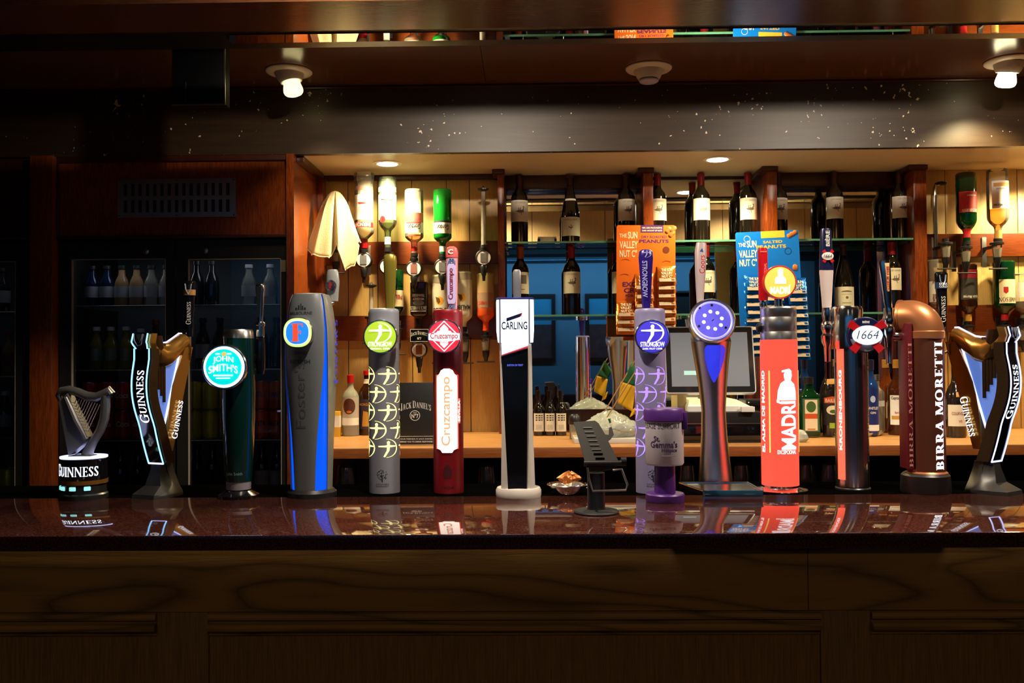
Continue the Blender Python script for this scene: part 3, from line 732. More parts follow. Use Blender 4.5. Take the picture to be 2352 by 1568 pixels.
    if handtxt[0]:
        mb = MB(); bz = zb + (b1 - b0) * .05
        for k_, st_ in enumerate(handtxt[0].split()): put(mb, text2d(st_, .02), lambda u, v, k_=k_: tuple(bz + inv @ Vector((u, -hr * 1.22 * .66 - .0015, v + (.5 - k_) * hr * .5))), h=hr * .38, wd=hr * 1.5)
        obj('band_lettering', mb, PAPER, hd_, 0)
    obj('lever_rod', MB().tube([b0 + Vector((0, 0, .01)), b0 - Vector((0, 0, .05)), Vector((0, L * .36, zz + .0))], .006, 8), CHR, t)
    mb = MB(); mid = b0 + (b1 - b0) * .42
    def fh(u, v):
        q = inv @ Vector((-v, -hr * .62, u)); return (mid.x + q.x, mid.y + q.y, mid.z + q.z)
    put(mb, serif('GUINNESS'), fh, h=hr * 1.0, wd=(b1 - b0).length * .40); obj('lettering', mb, PAPER, hd_, 0)
    c2 = b1 - Vector((0, 0, hr * 1.7)); mb = MB()
    q1 = inv @ Vector((0, -hr * .72, 0))
    rx = inv.to_3x3()
    mb.tube([c2 + q1 + rx @ Vector(p) for p in ((-hr * .6, 0, hr * 1.1), (-hr * .45, 0, 0), (0, 0, -hr * .9), (hr * .45, 0, 0), (hr * .6, 0, hr * 1.1))], .0018, 6)
    obj('crest', mb, M('crest_silver'), hd_)
f = Fnt('harp_tap', 'black and bronze harp-shaped tap with lit edges between the drum tap and green tap', 373, 1146, .07)
harp(f, -22, .066, .052, .15, (413, 640, 772), ('', M('handle_gold_band', rgb(180, 130, 70), .4, .5)), 1062, 767)
f = Fnt('harp_tap', 'bronze harp-shaped tap with bright blue edges beside the copper column', 2262, 1138, .07)
harp(f, 36, .066, .045, .15, (2192, 618, 770), ('EXTRA COLD', M('handle_blue_band', rgb(40, 60, 90), .3)), 1057, 752)

# ---- green tap with round lit badge
f = Fnt('keg_tap', 'dark green tapered tap with lit turquoise badge and chrome handle', 548, 1148, .05)
X, Z, s = f.X, f.Z, f.s; rw = lambda a, b: (b - a) / 2 * s
GRN = M('bottle_green_gloss', rgb(4, 34, 30), .16, var=.25, vscale=12, coat=.4)
f.o('body', MB().lathe([(rw(520, 578), Z(1104)), (rw(514, 580), Z(1050)), (rw(509, 582), Z(960)), (rw(508, 583), Z(900)), (rw(512, 583), Z(830)), (rw(515, 583), Z(776)), (0, Z(776))], 40), GRN)
f.o('top_band', MB().lathe([(rw(515, 584) * .9, Z(777)), (rw(515, 584), Z(777)), (rw(517, 583), Z(760)), (rw(519, 581), Z(757)), (0, Z(757))], 40), STEEL)
f.o('grey_band', MB().lathe([(rw(522, 577), Z(1122)), (rw(521, 577), Z(1104)), (0, Z(1104))], 32), M('grey_band', rgb(120, 112, 116), .4))
f.o('base', MB().lathe([(0, 0), (rw(505, 597), 0), (rw(505, 597), .008), (rw(512, 590), .012), (rw(522, 578), .020), (rw(522, 578), Z(1122)), (0, Z(1122))], 40), BLKG)
TEAL = E('teal_lit', (.0, .62, .60), 1.25)
b, yf = ring_badge(f, f.t, (X(534), -rw(508, 583) - .022, Z(842)), 49 * s, E('badge_white_lit', (.75, 1.0, 1.0), 1.6), dep=.03)
c = (X(534), Z(842)); m = Matrix.Translation((c[0], yf + .0035, c[1])) @ Matrix.Rotation(R(90), 4, 'X')
obj('badge_disc', MB().lathe([(0, 0), (40 * s, 0), (40 * s, .004), (0, .0052)], 40, m=m), TEAL, b)
for st, dz, hh in (('JOHN', 14, 16), ("SMITH'S", -4, 17)):
    mb = MB(); put(mb, text2d(st, .014), front(c[0], yf - .0035, c[1] + dz * s), h=hh * s, wd=(46 if st == 'JOHN' else 66) * s, step=.004, bend=lambda u: -u * u * 5.0 + (.004))
    obj('lettering', mb, E('badge_letters', (.85, 1, 1), 1.7), b, 0)
obj('badge_lines', MB().box(c[0] - 17 * s, c[0] - 7 * s, yf - .004, yf - .003, c[1] + 28 * s, c[1] + 31 * s).box(c[0] + 9 * s, c[0] + 18 * s, yf - .004, yf - .003, c[1] + 28 * s, c[1] + 31 * s), E('badge_letters', (.85, 1, 1), 1.7), b, 0)
mb = MB().box(c[0] - 22 * s, c[0] + 22 * s, yf - .004, yf - .003, c[1] - 20 * s, c[1] - 17 * s).box(c[0] - 16 * s, c[0] + 16 * s, yf - .004, yf - .003, c[1] - 26 * s, c[1] - 23.5 * s)
obj('badge_lines', mb, E('badge_letters', (.85, 1, 1), 1.7), b, 0)
mb = MB().lathe([(0, 0), (5 * s, 0), (5 * s, .001), (0, .001)], 16, m=Matrix.Translation((c[0] + 2 * s, yf - .003, c[1] + 29 * s)) @ Matrix.Rotation(R(90), 4, 'X'))
obj('badge_emblem', mb, E('badge_orange', (1, .5, .1), 1.0), b, 0)
L_(f.t, text2d('John Smith'), M('faint_silver', rgb(110, 130, 130), .4), wrap(rw(512, 582) + .001, Z(1085)), h=9 * s, wd=38 * s, step=.006)
def chrome_handle(f, px, y0, y1, y2, yb, w0, w1, plate, dy=.02, tilt=0., name='handle', mat=CHR):
    """lever: tapered grip from y0 (top) to y1, knurled collar to y2, black tap body to yb"""
    X, Z, s = f.X, f.Z, f.s
    h = f.o(name, MB().lathe([(w1 * s, Z(y1)), (w1 * 1.1 * s, Z(y1) * .7 + Z(y0) * .3), (w0 * .95 * s, Z(y0) - .02), (w0 * s, Z(y0) - .006), (w0 * .8 * s, Z(y0)), (0, Z(y0))], 20, c=(X(px) , dy, 0), ey=.7), mat)
    if y2: obj('collar', MB().lathe([(w1 * s, Z(y2)), (w1 * 1.5 * s, Z(y2) + .003), (w1 * 1.5 * s, Z(y1) - .012), (w1 * 1.8 * s, Z(y1) - .009), (w1 * 1.8 * s, Z(y1) - .004), (w1 * 1.1 * s, Z(y1)), (0, Z(y1))], 20, c=(X(px), dy, 0)), CHR, h)
    if yb: f.o('tap_body', MB().lathe([(8 * s, Z(yb)), (11 * s, Z(yb) + .02), (11 * s, Z(y2) - .02), (9 * s, Z(y2)), (0, Z(y2))], 20, c=(X(px), dy, 0)), BLKG)
    return h
f.lift(720)
h = chrome_handle(f, 591, 651, 738, 775, 860, 11, 6.5, None, .03)
f.o('tap_joint', MB().cyl((X(560), .03, Z(830)), (X(596), .03, Z(815)), .011), BLKG)
obj('plate', MB().prism([(X(584), Z(657)), (X(596), Z(657)), (X(591), Z(728)), (X(586), Z(728))], lambda u, w_, d: (u, .03 - 11 * s * .72 + d, w_), .003), BLK, h)

# ---- grey tap with blue light channels and big letter badge
f = Fnt('blue_lit_tap', 'tall grey tap with blue light channels and oval letter badge', 715, 1146, .058, rz=R(-9))
X, Z, s = f.X, f.Z, f.s
zz = [Z(q) for q in (1122, 1060, 1000, 940, 880, 820, 760, 715, 690, 677)]
hwid = {1122: 44, 1060: 46, 1000: 48, 940: 51, 880: 54, 820: 55.5, 760: 54, 715: 48, 690: 43, 677: 38}
ks = sorted(hwid, reverse=True); zk = [Z(k) for k in ks]; wk = [hwid[k] * s for k in ks]
def interp(xs_, ys_):
    def g(z):
        if z <= xs_[0]: return ys_[0]
        for a, b, c, d in zip(xs_, xs_[1:], ys_, ys_[1:]):
            if z <= b: return c + (d - c) * (z - a) / (b - a)
        return ys_[-1]
    return g
A = interp(zk, wk); Bd = lambda z: A(z) * .92
GRY = M('grey_satin', rgb(104, 108, 112), .38, .25, var=.08, vscale=8)
f.o('light_core', MB().lathe([(A(z) * .93, z) for z in zz], 44, ey=.92, p=2.6), M('blue_core', (.0, .01, .06), .3, emit=(.0, .10, 1.0), es=1.0))
fw = interp(zk, [R(v) for v in (27, 29, 33, 39, 46, 52, 55, 56, 56, 56)])
f.o('front_panel', MB().arc(zz, lambda z: A(z) * .94, lambda z: A(z) * .92 * .95, lambda z: -fw(z), fw, .004, 20, 2.6), GRY)
sw = interp(zk, [R(v) for v in (76, 75, 73, 70, 66, 64, 63, 62, 62, 62)])
for sx in (-1, 1):
    f.o('side_panel', MB().arc(zz, lambda z: A(z) * .95, lambda z: Bd(z) * .97, lambda z: sx * sw(z), lambda z: sx * R(150), .0045, 16, 2.6), M('silver_side', rgb(150, 150, 140), .3, .5))
f.o('back_panel', MB().arc(zz, lambda z: A(z) * .95, lambda z: Bd(z) * .97, R(152), R(208), .004, 10, 2.6), GRY)
f.o('cap', MB().lathe([(A(zz[-1]) * .98, zz[-1] - .001), (A(zz[-1]) * .8, zz[-1] + .003), (0, zz[-1] + .004)], 32, ey=.92, p=2.6), GRY)
f.o('base', MB().lathe([(0, 0), (56 * s, 0), (56 * s, Z(1128)), (48 * s, Z(1121)), (0, Z(1121))], 36, c=(0, .004, 0)), BLK)
ch = M('raised_blue', (.02, .02, .12), .3, emit=(.06, .08, .9), es=.55)
mb = MB(); ar = A(Z(790))
put(mb, serif("FOSTER'S"), lambda u, v: (ar * 1.0 + .0035 - abs(v) * .0, .010 - v, Z(808) + u), h=.022, wd=Z(735) - Z(882)); f.o('side_lettering', mb, ch, 0)
bc = (X(709), -A(Z(765)) * .92 - .012, Z(765))
m = Matrix.Translation(bc) @ Matrix.Rotation(R(90), 4, 'X')
b = f.o('badge', MB().lathe([(0, -.02), (.94, -.02), (1.0, -.012), (1.0, .001), (.96, .003), (.93, .001), (0, .001)], 44, m=m @ Matrix.Diagonal((35 * s, 34 * s, 1, 1)), p=2.4), CHR)
for k, (rr, zt, mt) in enumerate(((.95, .0035, E('badge_yellow', (.72, .95, .28), 1.0)), (.82, .0045, E('badge_pale', (.75, .9, 1.0), 1.2)), (.76, .0055, E('badge_blue', (.02, .25, .85), 1.0)))):
    obj('badge_face', MB().lathe([(0, 0), (rr, 0), (rr, zt), (0, zt)], 44, m=m @ Matrix.Diagonal((35 * s, 34 * s, 1, 1)), p=2.4), mt, b)
L_(b, serif('F', 1, T=.26, t=.12), E('badge_red', (1.0, .07, .03), 1.1), front(bc[0], bc[1] - .0075, bc[2]), h=40 * s, wd=27 * s, name='letter')
fx = X(709)
def onf(z0):
    def g(u, v):
        z = z0 + v; x_ = fx + u; a_ = A(z) * .94 + .0043; b_ = A(z) * .92 * .95 + .0043
        return (x_, -b_ * max(0, 1 - abs(x_ / a_) ** 2.6) ** (1 / 2.6), z)
    return g
DKI = M('dark_print', rgb(28, 36, 42), .5)
for st, py, hpx, wpx in (('MELBOURNE', 721, 7, 54), ('CRAFTED', 811, 7, 34), ('TO', 821, 6, 10), ('REFRESH', 830, 9, 49)):
    L_(f.t, text2d(st, .012), DKI, onf(Z(py)), h=hpx * s, wd=wpx * s, step=.006)
mb = MB()
for q, (a, b_, c_) in enumerate(((-11, 5, 7), (-5, 4, 14), (0, 2.4, 19), (4, 4, 12), (10, 5, 7))):
    g = onf(Z(714)); mb.add([g((a - b_ / 2) * s, 0), g((a + b_ / 2) * s, 0), g((a + b_ / 2) * s, c_ * s * .8), g((a - b_ / 2) * s, c_ * s * .8)], [(0, 1, 2, 3)])
f.o('skyline_print', mb, DKI, 0)
L_(f.t, text2d("Foster's"), M('embossed_grey', rgb(90, 94, 98), .3, .3), lambda u, v: onf(Z(905))(-v, u), h=24 * s, wd=150 * s, step=.008, stepv=.006, name='embossed_script')
f.lift(650)
hm = M('handle_pale', rgb(150, 152, 150), .3, .2)
h = f.o('handle', MB().lathe([(13 * s, Z(690)), (15 * s, Z(665)), (16.5 * s, Z(645)), (14 * s, Z(622)), (11 * s, Z(616)), (0, Z(615))], 24, c=(X(751), .05, 0), ey=.6), hm)
f.o('lever', MB().cyl((X(751), .05, Z(692)), (X(735), .02, Z(705)), .007), CHR)
hc = (X(751), .05 - 16 * s * .6 - .002, Z(654)); m = Matrix.Translation(hc) @ Matrix.Rotation(R(90), 4, 'X')
obj('handle_badge', MB().lathe([(0, -.003), (13 * s, -.003), (13 * s, .001), (0, .001)], 28, m=m), M('navy', rgb(24, 26, 84), .3), h)
obj('handle_badge_rim', MB().lathe([(12 * s, .001), (13.2 * s, .001), (13.2 * s, -.002), (12 * s, -.002)], 28, m=m), M('silver_side'), h)
L_(h, serif('F', 1, T=.26, t=.12), M('red_print', rgb(170, 30, 34), .4), front(hc[0], hc[1] - .0018, hc[2]), h=15 * s, wd=10 * s, name='letter')

# ---- archer columns
def archer(u0, v0, k, polys=False):
    """archer emblem as strips (u right, v up), k = half size"""
    P = []
    head = [(.02 + .16 * cos(a), .50 + .17 * sin(a)) for a in [2 * pi * j / 10 for j in range(10)]]
    P.append(head)
    P.append([(-.95, .22), (-.92, .12), (.0, .08), (.9, .12), (.92, .2), (.2, .28), (.1, .36), (-.06, .36), (-.2, .26)])
    P.append([(-.12, .2), (.16, .2), (.12, -.2), (-.30, -.82), (-.46, -.78), (-.14, -.2)])
    n = 12; out = []; inn = []
    for i in range(n + 1):
        a = pi / 2 - pi * i / n; th = .02 + .10 * abs(cos(a)) ** .8
        out.append((-.18 + 1.16 * cos(a), .86 * sin(a))); inn.append((-.18 + (1.16 - th * 1.1) * cos(a), (.86 - .11 * (1 - abs(sin(a))) - .03) * sin(a)))
    for i in range(n): P.append([out[i], out[i + 1], inn[i + 1], inn[i]])
    _ap = [[(u0 + x * k, v0 + y * k) for x, y in p] for p in P]
    if polys: return _ap
    vs, fs = [], []
    for p in _ap:
        o = len(vs); vs += p; fs.append(tuple(range(o, o + len(p))))
    return vs, fs
def archer_polys(k): return archer(0, 0, k, True)
def column(f, r, ytop, mat, seg=44):
    X, Z, s = f.X, f.Z, f.s
    f.o('column', MB().lathe([(r, Z(1129)), (r, Z(ytop) - .012), (r * .985, Z(ytop) - .006), (r * .93, Z(ytop) - .0015), (r * .8, Z(ytop)), (0, Z(ytop))], seg), mat)
    f.o('base', MB().lathe([(0, 0), (r * .97, 0), (r * .97, Z(1129)), (0, Z(1129))], seg), BLK)
def archer_tap(label, cxp, base, body, lit, face, sub, handmat, hspec):
    f = Fnt('column_tap', label, cxp, base, .042); X, Z, s = f.X, f.Z, f.s; r = 35 * s
    column(f, r, 709, body)
    cp = X(cxp - 1); b, yf = ring_badge(f, f.t, (cp, -r - .012, Z(774)), 37.5 * s, face, rim=CHR, dep=.022)
    W_ = E('badge_white2', (.95, .97, .92), 1.5)
    vs, fs = archer(0, 0, 27 * s); mb = MB(); mb.flat((vs, fs), front(cp, yf + .0006, Z(765))); obj('emblem', mb, W_, b, 0)
    L_(b, text2d('STRONGBOW', .016), W_, front(cp, yf + .0002, Z(791)), h=11 * s, wd=54 * s)
    L_(b, text2d(sub, .01), W_, front(cp, yf + .0006, Z(801)), h=4 * s, wd=44 * s)
    # glowing archers set in a stagger round the column
    mb = MB()
    for i in range(5):
        for j in range(3):
            mb.bent(archer_polys(24.5 * s), wrap(r + .0003, Z(862 + i * 41), R((23 if i % 2 == 0 else -22) + (j - 1) * 90)))
    f.o('back_plate', MB().arc([Z(1129), Z(716)], r, r, R(112), R(248), .001, 16), CHR)
    f.o('glowing_pattern', mb, lit, 0)
    # small tree print near the foot
    mb = MB(); rnd = random.Random(3)
    g = wrap(r + .0003, Z(1088))
    mb.add([g(-1.5 * s, -14 * s), g(1.5 * s, -14 * s), g(1 * s, 0), g(-1 * s, 0)], [(0, 1, 2, 3)])
    for q in range(46):
        a = rnd.uniform(0, 2 * pi); rr = (rnd.random() ** .5) * 12 * s; u, v = rr * cos(a), 3 * s + rr * sin(a); e = 1.3 * s
        mb.add([g(u - e, v), g(u, v - e), g(u + e, v), g(u, v + e)], [(0, 1, 2, 3)])
    f.o('tree_print', mb, DKI, 0)
    for st, py in (('SUSTAINABLE', 1107), ('ENVIRONMENT', 1112)): L_(f.t, text2d(st), DKI, wrap(r + .0003, Z(py)), h=3.4 * s, wd=30 * s)
    px, t0, t1, wa, wb = hspec; f.lift(645)
    h = f.o('handle', MB().lathe([(wb * s, Z(t1)), ((wa * .93) * s, Z(t1) * .25 + Z(t0) * .75), (wa * s, Z(t0) - .022), (wa * .9 * s, Z(t0) - .006), (wa * .55 * s, Z(t0)), (0, Z(t0))], 24, c=(X(px), .02, 0), ey=.62), handmat)
    return f, h
GREYB = M('grey_lacquer', rgb(128, 130, 140), .42, .1, var=.05, vscale=6)
f, h = archer_tap('grey column tap with glowing yellow archers and lime badge', 883, 1138, GREYB, E('archer_yellow', (1.0, .86, .30), 1.7), E('lime_face', (.42, .62, .03), .95), 'ORIGINAL CIDER',
                  M('olive_gold', rgb(150, 134, 50), .3, .55), (894, 582, 716, 16, 9.5))
f, h = archer_tap('grey column tap with glowing violet archers and purple badge', 1495, 1135, M('lilac_grey', rgb(136, 130, 168), .42, .1, var=.05, vscale=6), E('archer_violet', (.42, .24, 1.0), 1.25), E('purple_face', (.06, .04, .62), .9), 'DARK FRUIT CIDER',
                  M('purple_gloss', rgb(40, 22, 110), .25), (1486, 571, 712, 17, 9))
L_(h, text2d('STRONGBOW', .02), M('pale_lilac', rgb(160, 160, 220), .5), downward(f.X(1482), .02 - 15 * f.s * .62 - .0025, f.Z(640)), h=12 * f.s, wd=84 * f.s)
vs, fs = archer(0, 0, 11 * f.s); mb = MB(); mb.flat((vs, fs), front(f.X(1487), .02 - 17 * f.s * .62 - .001, f.Z(581))); obj('emblem', mb, M('pale_lilac'), h, 0)

# ---- red column with long lit name panel
f = Fnt('column_tap', 'dark red column tap with lit vertical name panel and diamond badge', 1030, 1138, .042)
X, Z, s = f.X, f.Z, f.s; r = 34.5 * s
column(f, r, 711, M('deep_red_lacquer', rgb(126, 16, 26), .35, .1, var=.35, vscale=26))
aw = 24 * s / r; prof = [(1036, .45), (1030, .62), (1027, .95), (1024, 1.0), (870, 1.0), (862, .95), (858, .72), (850, .55), (846, .25)]
mb = MB(); mb.arc([Z(q) for q, k in prof], r, r, interp([Z(q) for q, k in prof], [-aw * k for q, k in prof]), interp([Z(q) for q, k in prof], [aw * k for q, k in prof]), .002, 14)
pnl = f.o('name_panel', mb, E('panel_lit', (1.0, .82, .70), 2.6))
mb = MB(); mb.arc([Z(q) for q in (1028, 1018, 870, 860)], r, r, -aw * 1.14, aw * 1.14, .0012, 14); obj('panel_rim', mb, E('rim_red_lit', (1.0, .05, .03), 1.6), pnl)
SAL = E('panel_letters', (1.0, .42, .22), 1.0)
mb = MB(); put(mb, text2d('Cruzcampo', .02), wrap_up(r + .0026, Z(942), 0), h=27 * s, wd=156 * s, stepv=.005); obj('lettering', mb, SAL, pnl, 0)
mb = MB(); mb.arc([Z(970), Z(914)], r, r, aw * 1.0, aw * 1.32, .0024, 4); obj('tab', mb, E('tab_red', (1.0, .16, .10), 1.2), pnl)
mb = MB(); put(mb, text2d('SEVILLA', .02), wrap_up(r + .0034, Z(942), aw * 1.16), h=6 * s, wd=48 * s); obj('lettering', mb, E('panel_lit'), pnl, 0)
b, yf = ring_badge(f, f.t, (X(1026), -r - .012, Z(773)), 37.5 * s, E('badge_red_lit', (.82, .03, .06), 1.0), dep=.022)
cx_, cz_ = X(1026), Z(773); k = 1.0 * s
def poly2(par, pts, mat, yy, name='badge_shape'): return obj(name, MB().add([(cx_ + a * k, yy, cz_ + c_ * k) for a, c_ in pts], [tuple(range(len(pts)))]), mat, par, 0)
WB = E('badge_white_warm', (1.0, .90, .88), 1.5)
poly2(b, [(0, 35), (35, 0), (0, -35), (-35, 0)], WB, yf + .0012)
poly2(b, [(0, 32), (32, 0), (0, -32), (-32, 0)], E('badge_red_lit'), yf + .0003)
poly2(b, [(0, 29.5), (29.5, 0), (0, -29.5), (-29.5, 0)], E('badge_teal_dim', (.75, .85, .9), 1.1), yf + .0004)
poly2(b, [(0, 28), (28, 0), (0, -28), (-28, 0)], E('badge_red_lit'), yf + .0000)
poly2(b, [(0, 27), (9, 18), (10, 12), (15, 12), (17, 8), (35, 6), (35, -8), (15, -11), (10, -12), (9, -18), (0, -27), (-9, -18), (-10, -12), (-15, -11), (-35, -8), (-35, 6), (-17, 8), (-15, 12), (-10, 12), (-9, 18)], WB, yf - .0004)
RDL = E('red_letters', (.70, .02, .04), .55)
L_(b, text2d('Cruzcampo', .02), RDL, front(cx_, yf - .0009, cz_ - 1 * s), h=17 * s, wd=62 * s)
L_(b, text2d('SEVILLA', .02), RDL, front(cx_, yf - .0009, cz_ - 14 * s), h=4 * s, wd=24 * s)
DR = M('dark_red_print', rgb(70, 8, 16), .5)
L_(f.t, text2d('1904'), DR, wrap(r + .0003, Z(1115)), h=7 * s, wd=30 * s)
mb = MB(); rnd = random.Random(5); g = wrap(r + .0003, Z(1080))
mb.bent([[(a * s, c_ * s) for a, c_ in ((-9, -14), (9, -14), (11, 0), (6, 14), (0, 18), (-7, 12), (-10, 0))]], g); f.o('crest_print', mb, DR, 0)
# patterned handle
f.lift(640)
hb = M('handle_tile_pink', rgb(214, 150, 160), .35, var=.3, vscale=60)
h = f.o('handle', MB().lathe([(11.5 * s, Z(714)), (13.5 * s, Z(640)), (14 * s, Z(592)), (14 * s, Z(586)), (0, Z(586))], 28, c=(X(1037), .02, 0), ey=.7), hb)
obj('handle_cap', MB().lathe([(14.5 * s, Z(590)), (14.8 * s, Z(578)), (12 * s, Z(568)), (6 * s, Z(564)), (0, Z(564))], 28, c=(X(1037), .02, 0), ey=.75), M('coral_cap', rgb(206, 92, 92), .3), h)
hz = .02 - 14.6 * s * .75
L_(h, text2d('C', .05), PAPER, front(X(1035), hz - .001, Z(577)), h=11 * s, wd=12 * s, name='letter')
obj('handle_label', MB().prism([(X(1029), Z(697)), (X(1043), Z(697)), (X(1046), Z(690)), (X(1046), Z(612)), (X(1042), Z(605)), (X(1030), Z(605)), (X(1027), Z(612)), (X(1027), Z(690))], lambda u, w_, d: (u, hz - .0005 + d, w_), .006), M('lilac_label', rgb(190, 180, 232), .4), h)
mb = MB(); put(mb, text2d('Cruzcampo', .02), upward(X(1036), hz - .0012, Z(651)), h=14 * s, wd=72 * s); obj('lettering', mb, M('crimson_print', rgb(140, 16, 50), .5), h, 0)
for py in (600, 707):
    for q in range(6):
        a = q * pi / 3; m = Matrix.Translation((X(1037) + 6 * s * cos(a), hz + .0012, Z(py) + 5 * s * sin(a))) @ Matrix.Rotation(R(90), 4, 'X')
        obj('petal', MB().lathe([(1.6 * s, 0), (3.1 * s, 0), (3.1 * s, .0015), (1.6 * s, .0015)], 10, m=m, cap=False), M('petal_blue', rgb(90, 130, 190), .4), h)

# ---- white square tap with lit head
f = Fnt('lit_head_tap', 'white tapered tap with black front and bright lit head on round base', 1190, 1147, .062)
X, Z, s = f.X, f.Z, f.s; CARW = M('warm_white_gloss', rgb(208, 200, 190), .3, var=.03)
f.o('base', MB().lathe([(0, 0), (51 * s, 0), (52 * s, .004), (52 * s, Z(1124)), (49 * s, Z(1118)), (36 * s, Z(1116)), (0, Z(1116))], 48), CARW)
def sq(xl, xr, d, py, b=.01):
    z = Z(py); a, c_ = X(xl), X(xr); return [(a + b, -d, z), (c_ - b, -d, z), (c_, -d + b, z), (c_, d - b, z), (c_ - b, d, z), (a + b, d, z), (a, d - b, z), (a, -d + b, z)]
f.o('body', MB().loft([sq(1151, 1228, .040, 1117), sq(1152, 1226, .039, 1040), sq(1153, 1224, .038, 1000), sq(1150, 1223, .040, 820), sq(1150, 1222, .040, 790)]), CARW)
d = .0415
f.o('front_panel', MB().prism([(X(1167), Z(1121)), (X(1209), Z(1121)), (X(1214), Z(800)), (X(1154), Z(818))], lambda u, w_, q: (u, -d - .004 + q, w_), .010), BLKG)
f.o('red_line', MB().prism([(X(1154), Z(816)), (X(1214), Z(797)), (X(1214), Z(794)), (X(1154), Z(813))], lambda u, w_, q: (u, -d - .0046 + q, w_), .006), E('red_line_lit', (1.0, .08, .12), .8))
WL = E('carling_lit', (.80, .88, 1.0), 2.2)
hd = f.o('lit_head', MB().loft([sq(1146, 1226, .046, 786, .012), sq(1143, 1228, .048, 760, .012), sq(1143, 1228, .048, 694, .012), sq(1144, 1227, .047, 690, .012)]), WL)
obj('front_light', MB().prism([(X(1155), Z(814)), (X(1214), Z(794)), (X(1216), Z(690)), (X(1153), Z(690))], lambda u, w_, q: (u, -.050 + q, w_), .010), WL, hd)
f.o('cap', MB().loft([sq(1142, 1229, .049, 690, .012), sq(1142, 1229, .049, 687, .012), sq(1146, 1225, .045, 685, .01)]), M('navy_cap', rgb(40, 44, 110), .3))
for a in (1151.5, 1217.5): f.o('corner_trim', MB().box(X(a) - .0022, X(a) + .0022, -.0515, -.046, Z(790), Z(690)), M('grey_trim', rgb(120, 124, 150), .3))
NV = M('navy_print', rgb(8, 10, 60), .4)
yl = -.0512
L_(f.t, text2d('CARLING', .022), NV, front(X(1184), yl, Z(749)), h=18 * s, wd=58 * s)
f.o('logo_bar', MB().add([(X(a), yl, Z(c_)) for a, c_ in ((1166, 740), (1196, 730), (1199, 721), (1166, 732))], [(0, 1, 2, 3)]), NV, 0)
f.o('logo_tip', MB().add([(X(a), yl, Z(c_)) for a, c_ in ((1196, 730), (1200, 727.5), (1202.5, 719), (1199, 721))], [(0, 1, 2, 3)]), M('red_print'), 0)
mb = MB(); put(mb, text2d('CARLING', .022), lambda u, v: (X(1228) + .0003, .0 - v, Z(738) + u), h=16 * s, wd=60 * s); f.o('side_lettering', mb, NV, 0)
L_(f.t, text2d('BURTON ON TRENT', .02), E('blue_letters', (.10, .14, .9), .9), front(X(1185), -d - .0046, Z(838)), h=4.5 * s, wd=36 * s)
h = f.o('handle', MB().lathe([(9 * s, Z(690)), (9.6 * s, Z(650)), (9.2 * s, Z(622)), (6 * s, Z(617)), (0, Z(617))], 20, c=(X(1190), .025, 0), ey=.6, p=3), M('satin_grey', rgb(150, 150, 156), .3, .6))

# ---- chrome hourglass tap with light disc
f = Fnt('chrome_tap', 'frosted chrome hourglass tap with round violet light disc', 1641, 1118, .05)
X, Z, s = f.X, f.Z, f.s
FROST = M('wet_chrome', (.60, .61, .63), .24, 1., bump=.16, bscale=700)
prof = [(1116, 1605, 1682), (1105, 1604, 1681), (1060, 1607, 1676), (1000, 1611, 1670), (940, 1612, 1667), (880, 1605, 1671), (830, 1597, 1675), (800, 1592, 1679), (784, 1590, 1681)]
rings = []
for py, a, c_ in prof:
    rr = (c_ - a) / 2 * s; xc = X((a + c_) / 2); k = max(0, (840 - py) / 56)
    rings.append([(xc + rr * cos(q), rr * sin(q) * .82, Z(py) + (max(0, sin(q)) * k * 60 * s if k else 0)) for q in [2 * pi * j / 44 for j in range(44)]])
f.o('body', MB().loft(rings), FROST)
tl = Matrix.Translation((X(1635), -.030, Z(737))) @ Matrix.Rotation(R(74), 4, 'X')
hdm = f.o('head', MB().lathe([(0, -.075), (38 * s, -.07), (50 * s, -.04), (53 * s, -.012), (53 * s, 0), (50 * s, .004), (47 * s, .003), (46 * s, 0), (0, 0)], 48, m=tl), FROST)
obj('light_disc', MB().lathe([(46 * s, -.001), (46 * s, .002), (40 * s, .0035), (0, .004)], 44, m=tl), M('violet_lens', rgb(60, 60, 150), .12, emit=(.16, .13, .85), es=.75, var=.5, vscale=40), hdm)
obj('lens_ring', MB().lathe([(40 * s, .003), (43 * s, .005), (45.5 * s, .003)], 44, m=tl, cap=False), E('ring_glow', (.45, .42, 1.0), .9), hdm)
for q in range(8):
    a = q * pi / 4 + .2; m = tl @ Matrix.Translation((21 * s * cos(a), 21 * s * sin(a), .0035))
    obj('led', MB().lathe([(0, -.001), (4.6 * s, -.001), (3.5 * s, .0025), (0, .003)], 12, m=m), E('led_white', (.85, .85, 1.0), 2.5), hdm)
obj('lens_screw', MB().box(-.004, .004, -.0012, .0012, .004, .0052, m=tl @ Matrix.Rotation(R(40), 4, 'Z')), BLK, hdm)
for dx, dy_ in ((-28, 30), (0, 36), (-32, -14), (28, -18)): obj('lens_stud', MB().lathe([(0, .003), (3 * s, .003), (3 * s, .0045), (0, .0045)], 10, m=tl @ Matrix.Translation((dx * s, dy_ * s, 0))), BLK, hdm)
wn = [(1614, 800), (1618, 794), (1624, 791), (1650, 791), (1660, 795), (1662, 803), (1660, 820), (1655, 840), (1648, 858), (1640, 874), (1636, 880), (1631, 874), (1622, 850), (1616, 825)]
def onbody(px, py, off=.0015):
    for (p0, a0, c0), (p1, a1, c1) in zip(prof, prof[1:]):
        if p1 <= py <= p0: u = (p0 - py) / (p0 - p1); a, c_ = a0 + (a1 - a0) * u, c0 + (c1 - c0) * u; break
    rr = (c_ - a) / 2 * s; xc = X((a + c_) / 2); dx = X(px) - xc; return (X(px), -math.sqrt(max(0, rr * rr - dx * dx)) * .82 - off, Z(py))
